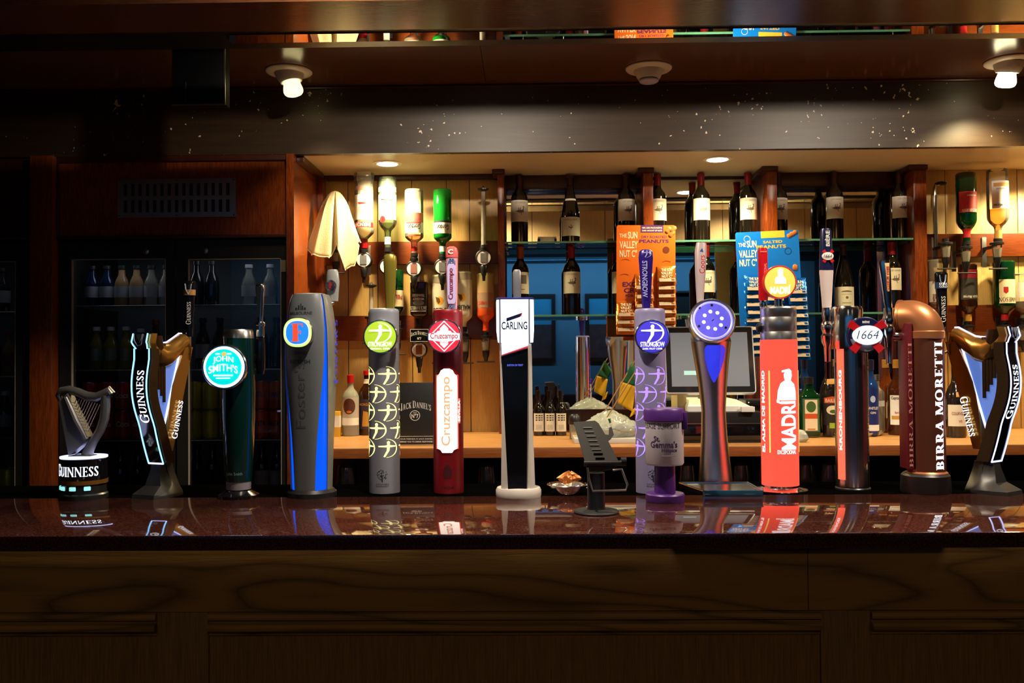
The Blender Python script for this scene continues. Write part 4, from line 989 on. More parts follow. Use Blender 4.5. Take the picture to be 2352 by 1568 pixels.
lf = [(793, 1620), (797, 1616), (803, 1614), (825, 1616), (850, 1622), (866, 1628), (876, 1633), (880, 1635)]; rf = [(793, 1655), (797, 1660), (803, 1662), (825, 1659), (850, 1651), (866, 1643), (876, 1638), (880, 1637)]
rows_ = []
for py in range(793, 881, 4):
    ii = lambda tb: next(a0 + (a1 - a0) * (py - p0) / (p1 - p0) for (p0, a0), (p1, a1) in zip(tb, tb[1:]) if p0 <= py <= p1)
    a, c_ = ii(lf), ii(rf); rows_.append([onbody(a + (c_ - a) * q / 10, py, .0022) for q in range(11)])
f.o('light_window', MB().loft(rows_, False, False, False), M('window_blue', rgb(40, 50, 160), .08, emit=(.03, .04, .85), es=.8), 20)
f.o('pedestal_plate', MB().box(X(1590), X(1700), -.07, .07, Z(1126), Z(1116), .003), CHR)
f.lift(630)
h = f.o('handle', MB().tube([(X(1612), .03, Z(694)), (X(1613), .035, Z(660)), (X(1615), .04, Z(620)), (X(1617), .045, Z(575)), (X(1619), .048, Z(553))], [8 * s, 10 * s, 12.5 * s, 14 * s, 12 * s], 18, .55, up=(1, 0, 0)), M('handle_silver_rose', rgb(196, 176, 178), .28, .35))
L_(h, text2d('Coors', .01), M('red_print'), upward(X(1616), .02, Z(605)), h=13 * s, wd=42 * s)
obj('peak_logo', MB().add([(X(a), .022, Z(c_)) for a, c_ in ((1611, 575), (1620, 577), (1617, 567))], [(0, 1, 2)]), M('blue_print', rgb(30, 70, 140), .4), h, 0)
# drip plate it stands on
g0 = ground(1650, 1138, ZC)
# ---- red lit column
f = Fnt('lit_column_tap', 'glowing red cylinder tap with chrome top and round orange badge', 1791, 1132, .055)
X, Z, s = f.X, f.Z, f.s; r = 41.5 * s
f.o('base', MB().lathe([(0, 0), (60 * s, 0), (60 * s, .003), (46 * s, .006), (40 * s, .010), (40 * s, Z(1112)), (0, Z(1112))], 48), CHR)
RED = E('red_lit', (1.0, .075, .045), 1.25, base=(.3, .02, .01))
f.o('light_sleeve', MB().lathe([(r, Z(1112)), (r, Z(780)), (0, Z(780))], 52), RED)
f.o('chrome_top', MB().lathe([(r * .97, Z(781)), (r * .97, Z(763)), (r * .955, Z(762)), (r * .955, Z(760)), (r * .97, Z(759)), (r * .97, Z(730)), (r * .955, Z(729)), (r * .955, Z(727)), (r * .97, Z(726)), (r * .97, Z(709)), (r * .9, Z(705)), (0, Z(705))], 52), M('brushed_chrome', (.7, .7, .7), .30, 1., var=.1))
WM = E('white_lit', (1.0, .93, .95), 1.6)
mb = MB(); put(mb, text2d('MADRÍ', .03), wrap_up(r + .0003, Z(972), .16), h=47 * s, wd=112 * s, stepv=.005); f.o('lettering', mb, WM, 0)
mb = MB(); put(mb, text2d('EXCEPCIONAL', .02), wrap(r + .0003, Z(1034), .16), h=9 * s, wd=46 * s, step=.005); f.o('lettering', mb, WM, 0)
mb = MB(); put(mb, text2d('EL ALMA DE MADRID', .03), wrap_up(r + .0003, Z(943), -1.28), h=12 * s, wd=184 * s, stepv=.004); f.o('lettering', mb, WM, 0)
OR = E('orange_line', (1.0, .55, .12), 1.4)
for a in (-.80, 1.24): f.o('stripe', MB().arc([Z(1036), Z(850)], r, r, a - .035, a + .035, .001, 3), OR)
# plain figure emblem: bust with cap
g = wrap(r + .0003, Z(885), .19)
mb = MB()
for P in ([(-24, -32), (-22, -10), (-16, 6), (-8, 12), (8, 12), (18, 4), (23, -12), (24, -32)], [(-6, 12), (-8, 18), (-9, 26), (-5, 34), (3, 37), (10, 33), (11, 22), (8, 12)], [(-13, 31), (-13, 35), (4, 39), (11, 33), (4, 31)]):
    mb.bent([[(a * s, c_ * s) for a, c_ in P]], g)
f.o('figure_emblem', mb, WM, 0)
f.lift(640)
cb_ = (X(1790), -.004, Z(648)); b, yf = ring_badge(f, f.t, cb_, 37 * s, E('badge_orange_lit', (1.0, .52, .08), 1.15), rim=M('red_rim', rgb(200, 50, 40), .3), dep=.03)
f.o('badge_stem', MB().cyl((X(1789), .008, Z(706)), (X(1789), .008, Z(683)), 9 * s), CHR)
L_(b, text2d('MADRÍ', .03), WM, front(cb_[0], yf, cb_[2] - 17 * s), h=20 * s, wd=46 * s)
mb = MB()
for P in ([(-12, -6), (-12, 6), (-5, 12), (6, 12), (13, 4), (13, -6)], [(-5, 12), (-6, 22), (0, 27), (6, 24), (6, 12)], [(-7, 22), (0, 30), (7, 25), (4, 21)]): mb.add([(cb_[0] + a * s, yf, cb_[2] + 2 * s + c_ * s) for a, c_ in P], [tuple(range(len(P)))])
obj('figure_emblem', mb, WM, b, 0)
RG = M('red_gloss', rgb(190, 18, 28), .25, coat=.3)
h = f.o('handle', MB().lathe([(9 * s, Z(690)), (11 * s, Z(684)), (10.5 * s, Z(640)), (11 * s, Z(600)), (11.5 * s, Z(575)), (9 * s, Z(567)), (0, Z(566))], 22, c=(X(1757), .02, 0), ey=.7), RG)
obj('collar', MB().lathe([(8 * s, Z(706)), (9 * s, Z(700)), (7 * s, Z(694)), (8.5 * s, Z(689)), (0, Z(689))], 20, c=(X(1757), .02, 0)), CHR, h)
L_(h, text2d('MADRÍ', .02), M('pale_red', rgb(240, 150, 140), .5), front(X(1757), .02 - 11.5 * s * .7 - .001, Z(576)), h=4 * s, wd=15 * s)
mb = MB(); put(mb, text2d('EXCEPCIONAL', .0), upward(X(1760), .02 - 11 * s * .7 - .002, Z(625)), h=6 * s, wd=44 * s); obj('lettering', mb, M('pale_red'), h, 0)
f.lift(740)
f.o('side_knob', MB().lathe([(0, 0), (10 * s, 0), (11 * s, .008), (8 * s, .012), (0, .012)], 18, m=Matrix.Translation((X(1748), .0, Z(752))) @ Matrix.Rotation(R(-90), 4, 'Y')), BLK)

# ---- chrome tap with ribbon badge
f = Fnt('chrome_tap', 'polished chrome tap with red light stripe and ribboned oval number badge', 1957, 1128, .045)
X, Z, s = f.X, f.Z, f.s; r = 36.5 * s
f.o('base', MB().lathe([(0, 0), (r * 1.06, 0), (r * 1.06, .004), (r, .007), (r, .010), (0, .010)], 40), BLK)
f.o('column', MB().lathe([(r, .010), (r, Z(800)), (0, Z(800))], 44), M('dark_chrome', (.62, .64, .68), .2, 1.))
f.o('crown', MB().lathe([(r, Z(801)), (r * 1.02, Z(790)), (r * .98, Z(760)), (r * .90, Z(735)), (r * .93, Z(712)), (r * .85, Z(704)), (0, Z(703))], 40, c=(X(1950), 0, 0)), CHR)
st = f.o('light_stripe', MB().arc([Z(1098), Z(1095), Z(800), Z(792), Z(787)], r, r, interp([Z(1098), Z(800), Z(787)], [R(-74), R(-74), R(-58)]), R(-44), .0015, 8), E('stripe_red', (1.0, .13, .07), 1.2))
mb = MB(); put(mb, text2d('KRONENBOURG', .03), wrap_up(r + .0022, Z(940), R(-58)), h=8 * s, wd=180 * s, stepv=.004); obj('lettering', mb, WM, st, 0)
mb = MB(); put(mb, text2d('KRONENBOURG 1664', .0), wrap_up(r + .0004, Z(930), R(52)), h=8 * s, wd=250 * s); f.o('side_lettering', mb, M('etched', (.15, .1, .1), .4, .6), 0)
NVB = M('navy_blue', rgb(18, 22, 62), .3)
bc = (X(1974), -r - .014, Z(770)); m = Matrix.Translation(bc) @ Matrix.Rotation(R(90), 4, 'X')
b = f.o('badge', MB().lathe([(0, -.02), (36 * s, -.02), (40 * s, -.012), (40 * s, 0), (38 * s, .002), (0, .002)], 44, m=m), NVB)
obj('lower_face', MB().add([(bc[0] + 37 * s * cos(a), bc[1] - .0026, bc[2] + 37 * s * sin(a)) for a in [pi * 1.08 + pi * .84 * j / 20 for j in range(21)]], [tuple(range(21))]), M('badge_grey', rgb(150, 150, 160), .3), b, 0)
for a, l_, o_ in ((34, 47, 1), (146, 47, 1), (-48, 48, 1), (-132, 48, 1)):
    d_ = Vector((cos(R(a)), 0, sin(R(a)))); n_ = Vector((-d_.z, 0, d_.x)); w0 = 6.5 * s; w1 = 9 * s; q0 = Vector(bc) + Vector((0, -.005, 0))
    obj('ribbon', MB().add([q0 + d_ * 10 * s - n_ * w0, q0 + d_ * 10 * s + n_ * w0, q0 + d_ * l_ * s + n_ * w1 + Vector((0, -.004, 0)), q0 + d_ * l_ * s - n_ * w1 + Vector((0, -.004, 0)),
                            q0 + d_ * 10 * s - n_ * w0 + Vector((0, .002, 0)), q0 + d_ * 10 * s + n_ * w0 + Vector((0, .002, 0)), q0 + d_ * l_ * s + n_ * w1 + Vector((0, -.002, 0)), q0 + d_ * l_ * s - n_ * w1 + Vector((0, -.002, 0))],
                           [(0, 1, 2, 3), (7, 6, 5, 4), (0, 4, 5, 1), (1, 5, 6, 2), (2, 6, 7, 3), (3, 7, 4, 0)]), M('ribbon_red', rgb(190, 20, 30), .35), b, 0)
m2 = Matrix.Translation((bc[0] + 2 * s, bc[1] - .008, bc[2] - 1 * s)) @ Matrix.Rotation(R(90), 4, 'X') @ Matrix.Diagonal((33 * s, 21.5 * s, 1, 1))
ov = obj('number_plate', MB().lathe([(0, -.006), (1.0, -.006), (1.0, 0), (.96, .002), (0, .003)], 44, m=m2), E('number_plate_lit', (.78, .88, 1.0), 1.15), b)
L_(ov, text2d('1664', -.01), NVB, lambda u, v: (bc[0] + 2 * s + u + v * .28, bc[1] - .0118, bc[2] + v), h=19 * s, wd=46 * s)
L_(b, text2d('BIÈRE', .03), PAPER, front(bc[0], bc[1] - .0026, bc[2] + 29 * s), h=6 * s, wd=16 * s)
f.lift(640)
hb = M('handle_blush', rgb(206, 190, 186), .35)
h = f.o('handle', MB().lathe([(10.5 * s, Z(705)), (13.5 * s, Z(660)), (16 * s, Z(622)), (15.5 * s, Z(612)), (0, Z(612))], 24, c=(X(1904), .02, 0), ey=.62), hb)
obj('handle_head', MB().lathe([(16.2 * s, Z(618)), (16 * s, Z(600)), (14 * s, Z(560)), (12.5 * s, Z(528)), (10 * s, Z(522)), (0, Z(522))], 24, c=(X(1904), .02, 0), ey=.66), NVB, h)
yh = .02 - 15 * s * .66
mb = MB(); put(mb, text2d('BIÈRE', .02), upward(X(1904), yh - .0005, Z(546)), h=11 * s, wd=36 * s); obj('lettering', mb, PAPER, h, 0)
for a in (45, 135, -45, -135):
    d_ = Vector((cos(R(a)) * .8, 0, sin(R(a)))); n_ = Vector((-d_.z, 0, d_.x)); q0 = Vector((X(1905), yh - .003, Z(587)))
    obj('ribbon', MB().add([q0 + d_ * 4 * s - n_ * 3 * s, q0 + d_ * 4 * s + n_ * 3 * s, q0 + d_ * 19 * s + n_ * 4.5 * s, q0 + d_ * 19 * s - n_ * 4.5 * s], [(0, 1, 2, 3)]), M('ribbon_red'), h, 0)
m2 = Matrix.Translation((X(1904), yh - .002, Z(587))) @ Matrix.Rotation(R(90), 4, 'X') @ Matrix.Diagonal((13 * s, 9 * s, 1, 1))
obj('oval_plate', MB().lathe([(0, -.003), (1, -.003), (1, .002), (0, .003)], 28, m=m2), PAPER, h)
L_(h, text2d('1664', .0), NVB, lambda u, v: (X(1904) + u + v * .25, yh - .0056, Z(587) + v), h=8 * s, wd=18 * s)
f.lift(770)
f.o('tap_body', MB().lathe([(7 * s, Z(830)), (8 * s, Z(795)), (13 * s, Z(785)), (14 * s, Z(770)), (10 * s, Z(765)), (14 * s, Z(752)), (13 * s, Z(742)), (9 * s, Z(736)), (12 * s, Z(722)), (10.5 * s, Z(706)), (0, Z(705))], 22, c=(X(1906), .02, 0)), CHR)
f.o('spout', MB().cyl((X(1906), .02, Z(832)), (X(1906), .02, Z(870)), 7 * s, 5.5 * s), BLKG)
f.o('tap_arm', MB().cyl((X(1906), .02, Z(765)), (X(1935), .01, Z(765)), 8 * s), CHR)

# ---- copper elbow column
f = Fnt('copper_tap', 'copper elbow-topped column tap with lit vertical lettering', 2124, 1136, .052)
X, Z, s = f.X, f.Z, f.s; r = 41 * s; xc = X(2127)
COP = M('copper', rgb(186, 118, 74), .36, .6, var=.12, vscale=10); COPB = M('copper_body', rgb(138, 80, 58), .28, .7, var=.15, vscale=9)
f.o('base', MB().lathe([(0, 0), (53 * s, 0), (54 * s, .006), (52 * s, Z(1090)), (47 * s, Z(1085)), (0, Z(1085))], 44), M('brown_black', rgb(24, 16, 13), .4))
f.o('foot_ring', MB().lathe([(r * 1.08, Z(1087)), (r * 1.1, Z(1084)), (r * 1.0, Z(1080)), (0, Z(1080))], 44, c=(xc, 0, 0)), COP)
f.o('column', MB().lathe([(r, Z(1083)), (r, Z(776)), (0, Z(776))], 48, c=(xc, 0, 0)), COPB)
f.o('collar', MB().lathe([(r, Z(779)), (r * 1.05, Z(777)), (r * 1.05, Z(762)), (r, Z(760)), (0, Z(760))], 48, c=(xc, 0, 0)), COP)
rings = []; R_ = r * .8; c0 = Vector((xc - R_, 0, Z(762)))
for i in range(13):
    a = R(90) * min(1, i / 10); ax = Vector((cos(a), 0, sin(a))); ctrp = c0 + ax * R_ + Vector((-15 * s * max(0, i - 10) / 2, 0, 0))
    rings.append([ctrp + ax * (r * cos(q)) + Vector((0, r * sin(q), 0)) for q in [2 * pi * j / 36 for j in range(36)]])
ez = Matrix.Translation((xc, 0, 0)) @ Matrix.Rotation(R(-38), 4, 'Z') @ Matrix.Translation((-xc, 0, 0)); rings = [[ez @ p for p in rg] for rg in rings]
f.o('elbow', MB().loft(rings), COP)
f.o('elbow_lip', MB().loft([[c + (c - sum(rings[-1], Vector()) / 36) * .04 for c in rings[-1]], [c + (c - sum(rings[-1], Vector()) / 36) * .04 + ez.to_3x3() @ Vector((-.008, 0, 0)) for c in rings[-1]]]), COP)
f.o('side_spine', MB().box(xc - r - .012, xc - r + .004, -.03, .03, Z(1075), Z(742), .004), M('maroon', rgb(96, 22, 30), .35))
mb = MB(); put(mb, serif('BIRRA MORETTI', 1.0), upward(xc - r - .004, -.0305, Z(928)), h=9 * s, wd=280 * s); f.o('side_lettering', mb, M('copper_print', rgb(196, 130, 110), .4), 0)
mb = MB(); put(mb, serif('BIRRA MORETTI', 1.0, T=.22, t=.11), wrap_up(r + .0004, Z(930), .36), h=22 * s, wd=286 * s, stepv=.004)
mb.v = [(x_ + xc, y_, z_) for x_, y_, z_ in mb.v]; lt = f.o('lettering', mb, E('moretti_lit', (.88, .90, 1.0), 2.2), 0)
# chrome pouring tap to the left
f.lift(770)
ct_ = f.o('tap_body', MB().lathe([(8 * s, Z(835)), (7 * s, Z(832)), (10.5 * s, Z(776)), (15 * s, Z(766)), (15 * s, Z(752)), (12 * s, Z(745)), (15 * s, Z(738)), (13 * s, Z(728)), (11 * s, Z(722)), (11 * s, Z(706)), (0, Z(706))], 24, c=(X(2046), .01, 0)), CHR)
f.o('tap_arm', MB().tube([(X(2040), .01, Z(770)), (X(2062), .01, Z(771)), (X(2085), .01, Z(769))], [9 * s, 11 * s, 10 * s], 16), CHR)
f.o('spout_tip', MB().cyl((X(2048), .01, Z(833)), (X(2049), .01, Z(856)), 3.5 * s), BLK)
f.lift(660)
h = f.o('handle', MB().tube([(X(2045), .01, Z(708)), (X(2043), .01, Z(690)), (X(2038), .01, Z(630)), (X(2036), .01, Z(606)), (X(2035), .01, Z(597))], [8.5 * s, 9.5 * s, 13 * s, 14 * s, 13 * s], 18, .6, up=(1, 0, 0)), CHR)
yh = .01 - 14 * s * .6 - .002
lb = obj('label_plate', MB().add([(X(a), yh, Z(c_)) for a, c_ in ((2034, 603), (2044, 603), (2043, 668), (2040, 668))] , [(0, 1, 2, 3)]), M('cream_label', rgb(232, 196, 140), .4), h, 0)
mb = MB(); put(mb, text2d('BIRRA MORETTI', .02), downward(X(2040), yh - .0006, Z(638)), h=6.5 * s, wd=54 * s); obj('lettering', mb, M('brick_print', rgb(190, 60, 24), .5), h, 0)

# ================================================================== bottles
WINEG = M('wine_glass_dark', (.006, .005, .004), .06, coat=.6, var=.2)
CAPR = M('capsule_red', rgb(140, 24, 28), .35, .2, var=.1); CAPO = M('capsule_copper', rgb(170, 84, 36), .35, .4); CAPD = M('capsule_maroon', rgb(60, 18, 16), .35)
LABW = M('label_cream', rgb(214, 206, 186), .6, var=.04, vscale=50); LABG = M('label_grey_print', rgb(96, 88, 82), .6, var=.2)
def ellipse_poly(cx_, cy_, rx, ry, n=12, a0=0.): return [(cx_ + rx * cos(2 * pi * j / n + a0), cy_ + ry * sin(2 * pi * j / n + a0)) for j in range(n)]
def goose(mb, g, k):
    P = [ellipse_poly(0, 0, .95, .36), [(.35, .15), (.75, .15), (.95, .75), (.95, 1.15), (.8, 1.25), (.75, .75)], [(.95, 1.15), (.8, 1.28), (.62, 1.12), (.42, 1.05), (.75, 1.0)], [(.05, -.3), (.2, -.3), (.32, -.75), (.5, -.85), (.2, -.85)],
         [(-.9, .05), (-1.4, .22), (-.9, -.12)], [(-.5, .2), (-.4, .2), (-.28, .75), (-.42, .92), (-.5, .72)], [(-.1, .3), (0, .3), (.12, .8), (0, .95), (-.08, .8)]]
    mb.bent([[(a * k, b * k) for a, b in p] for p in P], g)
def plain_bird(mb, g, k):
    for p in ([(-.8, .3), (-.2, -.1), (.3, -.05), (.75, .55), (.4, -.45), (0, -.5), (-.5, -.3), (-.7, .0)], [(.0, .1), (.25, .1), (.1, .7), (-.1, .6)], [(-.05, -.45), (.05, -.45), (.05, -.9), (-.05, -.9)]):
        mb.bent([[(a * k, b * k) for a, b in p]], g)
BORD = [(0, 0), (.033, 0), (.037, .004), (.037, .196), (.0355, .206), (.030, .219), (.021, .231), (.0155, .242), (.0145, .252), (.0142, .288), (.0155, .289), (.0155, .300), (0, .300)]
BURG = [(0, 0), (.037, 0), (.041, .004), (.041, .118), (.038, .145), (.031, .178), (.022, .212), (.0155, .240), (.0145, .262), (.0142, .286), (.0155, .288), (.0155, .298), (0, .298)]
_meshes = {}
def wine(px, Y, z, label, group, kind='bord', cap=CAPR, rot=0., lab='goose', scale=1.):
    k = (kind, lab)
    if k not in _meshes:
        d = {'glass': mesh_of('glass', MB().lathe(BORD if kind == 'bord' else BURG, 28))}
        r = .0374 if kind == 'bord' else .0414
        z0, z1 = (.094, .188) if kind == 'bord' else (.030, .112)
        d['label'] = mesh_of('label', MB().arc([z0, z1], r, r, R(-78), R(78), .0003, 20))
        g = wrap(r + .0006, z0 + (z1 - z0) * .48); mb = MB()
        if lab == 'goose': goose(mb, g, .018); put(mb, text2d('LOS GANSOS'), wrap(r + .0006, z1 - .011), h=.007, wd=.050)
        elif lab == 'cock': plain_bird(mb, g, .015); put(mb, text2d('LA VIEILLE FERME'), wrap(r + .0006, z1 - .012), h=.006, wd=.062)
        elif lab == 'pic':
            mb.bent([[(-.03, -.002), (.03, -.002), (.03, .036), (-.03, .036)]], g); mb.bent([[(-.02, -.028), (.02, -.028), (.02, -.025), (-.02, -.025)]], g)
        else:
            mb.bent([ellipse_poly(0, -.004, .006, .006)], g); mb.bent([[(-.026, .020), (.026, .020), (.020, .024), (0, .027), (-.020, .024)], [(-.02, -.028), (.02, -.028), (.02, -.026), (-.02, -.026)], [(-.024, .010), (.024, .010), (.024, .0112), (-.024, .0112)]], g)
        d['print'] = mesh_of('label_print', mb, 0)
        if kind == 'bord': d['cap'] = mesh_of('capsule', MB().lathe([(.0150, .247), (.0152, .288), (.0163, .289), (.0163, .301), (0, .3015)], 22, cap=False))
        else:
            d['cap'] = mesh_of('capsule', MB().lathe([(.0152, .250), (.0149, .287), (.0163, .288), (.0163, .299), (0, .2995)], 22, cap=False))
            d['neck'] = mesh_of('neck_label', MB().arc([.185, .190, .204], lambda q: .0295 - (q - .185) * .38, lambda q: .0295 - (q - .185) * .38, R(-55), R(55), .0006, 12))
        _meshes[k] = d
    d = _meshes[k]
    p = at(px, 600, Y)
    t = thing('wine_bottle', label, 'bottle', (p.x, Y, z), rot, group)
    obj('glass', d['glass'], WINEG, t); l = obj('label', d['label'], LABW, t); obj('label_print', d['print'], LABG, l)
    c = d['cap'].copy(); c.materials.clear(); obj('capsule', c, cap, t)
    if 'neck' in d and lab == 'cock': obj('neck_label', d['neck'], LABW, t)
    return t
YS = 3.985
UG = 'wine bottles on the upper glass shelf'; LG = 'wine bottles on the lower glass shelf'
zu = ZU + .0005; zl = ZL + .0005
wine(1194, YS, zu, 'dark wine bottle with grey goose label beside the dark left post', UG, rot=.12, cap=CAPD)
wine(1311, YS, zu, 'sloping-shouldered wine bottle with cockerel label and small neck label', UG, 'burg', CAPD, lab='cock')
wine(1440, YS, zu, 'goose-label wine bottle above the orange peanut card, left of the post', UG, rot=.15, cap=CAPD)
wine(1512, YS, zu, 'red-capped goose-label wine bottle touching the chipped orange-brown post', UG)
wine(1612, YS, zu, 'red-capped goose-label wine bottle under the downlight, between the two posts', UG, rot=.1)
wine(1720, YS, zu, 'red-capped goose-label wine bottle above the blue peanut card', UG)
wine(1790, YS + .01, zu, 'goose-label wine bottle half hidden by the post above the blue card', UG, cap=CAPD)
wine(1918, YS, zu, 'goose-label wine bottle above the navy-headed tap handle', UG, cap=CAPD)
wine(2068, YS, zu, 'goose-label wine bottle against the post beside the spirits boards', UG, rot=.1, cap=CAPD)
wine(1195, YS, zl, 'orange-capped wine bottle behind the lit white tap head', LG, cap=CAPO, lab='pic')
wine(1313, YS, zl, 'red-capped goose-label wine bottle standing alone before the blue reflection', LG)
wine(1424, YS + .015, zl, 'dark wine bottle half hidden behind the orange peanut card', LG)
wine(1622, YS, zl, 'goose-label wine bottle behind the silver and rose tap handle', LG)
wine(1716, YS + .015, zl, 'dark wine bottle half hidden behind the blue peanut card', LG)
wine(1937, YS, zl, 'sloping-shouldered wine bottle with pale label behind the navy-headed handle', LG, 'burg', CAPD, lab='vio')
wine(2048, YS - .035, zl, 'red-capped goose-label wine bottle behind the slim chrome handle', LG, rot=.1)
p = at(1256, 500, YS)
t = thing('small_carton', 'small white and blue carton on the upper glass shelf', 'box', (p.x, YS, zu), .05)
obj('carton', MB().box(-.040, .040, -.016, .016, 0, .030, .001), PAPER, t)
for sx in (-1, 1): obj('blue_end', MB().box(sx * .036 - .005, sx * .036 + .005, -.0165, .0165, .002, .022), M('carton_blue', rgb(40, 60, 130), .5), t)

AMB = glass('amber_spirit', (.92, .58, .18), 1.33, base=(.55, .26, .03), bw=.14); ROSE = glass('rose_spirit', (.95, .60, .42), 1.33, base=(.8, .35, .2), bw=.1)
GREENG = glass('green_glass', (.03, .40, .05), 1.5, base=(.01, .30, .03), bw=.45); DGREEN = glass('dark_green_glass', (.02, .12, .03), 1.5, base=(.005, .05, .012), bw=.5)
PALEG = glass('pale_green_glass', (.74, .90, .76), 1.48, base=(.5, .65, .5), bw=.10); WATER = glass('clear_spirit', (.90, .90, .82), 1.33, base=(.7, .68, .55), bw=.10)
BROWNG = glass('brown_spirit_glass', (.25, .07, .015), 1.5, base=(.06, .02, .006), bw=.4); NAVYG = glass('navy_glass', (.02, .06, .20), 1.5, base=(.01, .02, .09), bw=.5)
def spirit(px, Y, ytop, yend, wpx, label, glassm, labs=(), liquid=None, inv=True, neck=.34, hb=.66, capm=None, capf=.10, cat='bottle', group='spirit bottles in the optics', p=2., ey=1., rot=0., z=None, name='spirit_bottle', prof=None, shoulder=.10):
    """bottle measured in pixels at its own depth. Upside down in an optic (inv) or standing on the worktop"""
    s = Y / F; h = abs(yend - ytop) * s; r = wpx / 2 * s
    a = at(px, ytop, Y)
    if inv: t = thing(name, label, cat, a, group=group, rot=(0, pi, rot))
    else:
        t = thing(name, label, cat, (a.x, Y, z), rot, group); h = a.z - z
    nr = r * neck
    if prof is None: prof = [(0, .003), (.90, 0), (1, .02), (1, hb), (.95, hb + shoulder * .3), (.72, hb + shoulder * .75), (neck * 1.2, hb + shoulder * 1.15), (neck, hb + shoulder * 1.5), (neck, .97), (neck * 1.1, .975), (neck * 1.1, 1.0), (0, 1.0)]
    prof = [(x_ * r, q * h) for x_, q in prof]; prf = interp([q + i_ * 1e-6 for i_, (x_, q) in enumerate(prof[1:-1])], [x_ for x_, q in prof[1:-1]])
    obj('glass', MB().lathe(prof, 28 if p == 2 else 32, ey=ey, p=p), glassm, t)
    if liquid:
        m_, lv = liquid
        pr = [(x_ * .93, q) for x_, q in prof if x_ > 0]
        if inv: pr = [(r * .93, lv * h)] + [(x_, q) for x_, q in pr if q > lv * h] 
        else: pr = [(x_, max(q, .004)) for x_, q in pr if q < lv * h] + [(r * .9 if lv < hb else nr * .9, lv * h)]
        obj('liquid', MB().lathe(pr, 24, ey=ey * .98, p=p), m_, t)
    if capm: obj('cap', MB().lathe([(nr * 1.12, h * (1 - capf)), (nr * 1.15, h * .998), (nr * .9, h * 1.003), (0, h * 1.003)], 20, p=2 if p == 2 else 2.), capm, t)
    for lb in labs:
        z0, z1, ang, mt, txt = lb[:5]; ra = lambda q: prf(q) + .0004; rr = prf((z0 + z1) / 2 * h) + .0004
        l = obj('label', MB().arc([(z0 + (z1 - z0) * q / 6) * h for q in range(7)], ra, lambda q: ra(q) * ey, R(-ang), R(ang), .0003, 18, p), mt, t)
        for tx in txt:
            st, zc, hp, wp, mm = tx[:5]; g = serif(st[1:], 1.0) if st[0] == '~' else text2d(st, .015)
            fn = wrap(rr + .0013, zc * h, 0, (rr + .0013) * ey) if p == 2 else front(0, -rr * ey - .0018, zc * h)
            mb = MB(); put(mb, g, fn, h=hp * s, wd=wp * s, step=.005); obj('label_print', mb, mm, l, 0)
        for ks, sh in enumerate(lb[5] if len(lb) > 5 else ()):
            pts, mm = sh; mb = MB(); ro = rr + .0005 + .00012 * ks
            fn = wrap(ro, 0, 0, ro * ey) if p == 2 else front(0, -rr * ey - .0008 - .00015 * ks, 0)
            mb.bent([[(u * s, v * h) for u, v in pts]], fn); obj('label_shape', mb, mm, l, 0)
    return t
REDP = M('red_print'); BLKP = INK; CRM = M('cream_print', rgb(222, 206, 170), .55); WH = M('label_white', rgb(224, 222, 214), .55, var=.03)
YO = 3.862
def oval(u, v, ru, rv, n=18): return [(u + ru * cos(2 * pi * j / n), v + rv * sin(2 * pi * j / n)) for j in range(n)]
# --- left alcove, upper row
spirit(836, YO, 398, 572, 45, 'upturned clear vodka bottle with white label and red band', CLEAR,
       [(.30, .63, 72, WH, [], [(oval(0, .50, 11, .075), M('grey_crest', rgb(150, 140, 130), .6)), ([(-12, .40), (12, .40), (8, .43), (-8, .43)], REDP)]), (.665, .73, 72, REDP, [('SMIRNOFF', .697, 9, 40, WH)]), (.19, .24, 80, M('label_brown_band', rgb(120, 90, 80), .5), [])], (WATER, .70), capm=M('cap_dark_red', rgb(120, 8, 14), .25), capf=.13,
       prof=[(0, .003), (1.0, 0), (1.06, .03), (1.02, .10), (.94, .14), (.96, .62), (1.04, .74), (.96, .80), (.5, .86), (.36, .88), (.36, 1), (0, 1)])
spirit(890, YO, 408, 580, 42, 'upturned pale green white-rum bottle with white label and red spot', PALEG,
       [(.24, .58, 76, WH, [('~BACARDI', .50, 10, 42, BLKP)], [(oval(10, .575, 8, .045), REDP), ([(-14, .31), (14, .30), (14, .32), (-14, .335)], BLKP)]), (.14, .20, 74, WH, []), (.80, .90, 70, WH, [])], (WATER, .62), capm=BLK, capf=.06, hb=.60, shoulder=.10)
spirit(951, YO, 436, 590, 43, 'upturned clear gin bottle with pink fruit label and amber-pink remains', CLEAR,
       [(.36, .50, 74, M('fruit_print', rgb(206, 92, 84), .55, var=.4, vscale=60), []), (.50, .66, 74, WH, [("Gordon's", .57, 12, 36, BLKP)], [([(-20, .50), (20, .50), (20, .525), (-20, .525)], M('pink_print', rgb(190, 60, 70), .5))]), (.86, .92, 80, REDP, [])], (ROSE, .68), hb=.70, shoulder=.07, capm=BLK, capf=.05)
spirit(1016, YO, 436, 592, 42, 'upturned bright green gin bottle with white script label', GREENG,
       [(.50, .66, 74, WH, [("Gordon's", .57, 12, 36, BLKP)], [([(-20, .47), (20, .47), (20, .50), (-20, .50)], DKI)]), (.84, .92, 80, WH, [])], (GREENG, .55), hb=.70, shoulder=.07, capm=BLK, capf=.05)
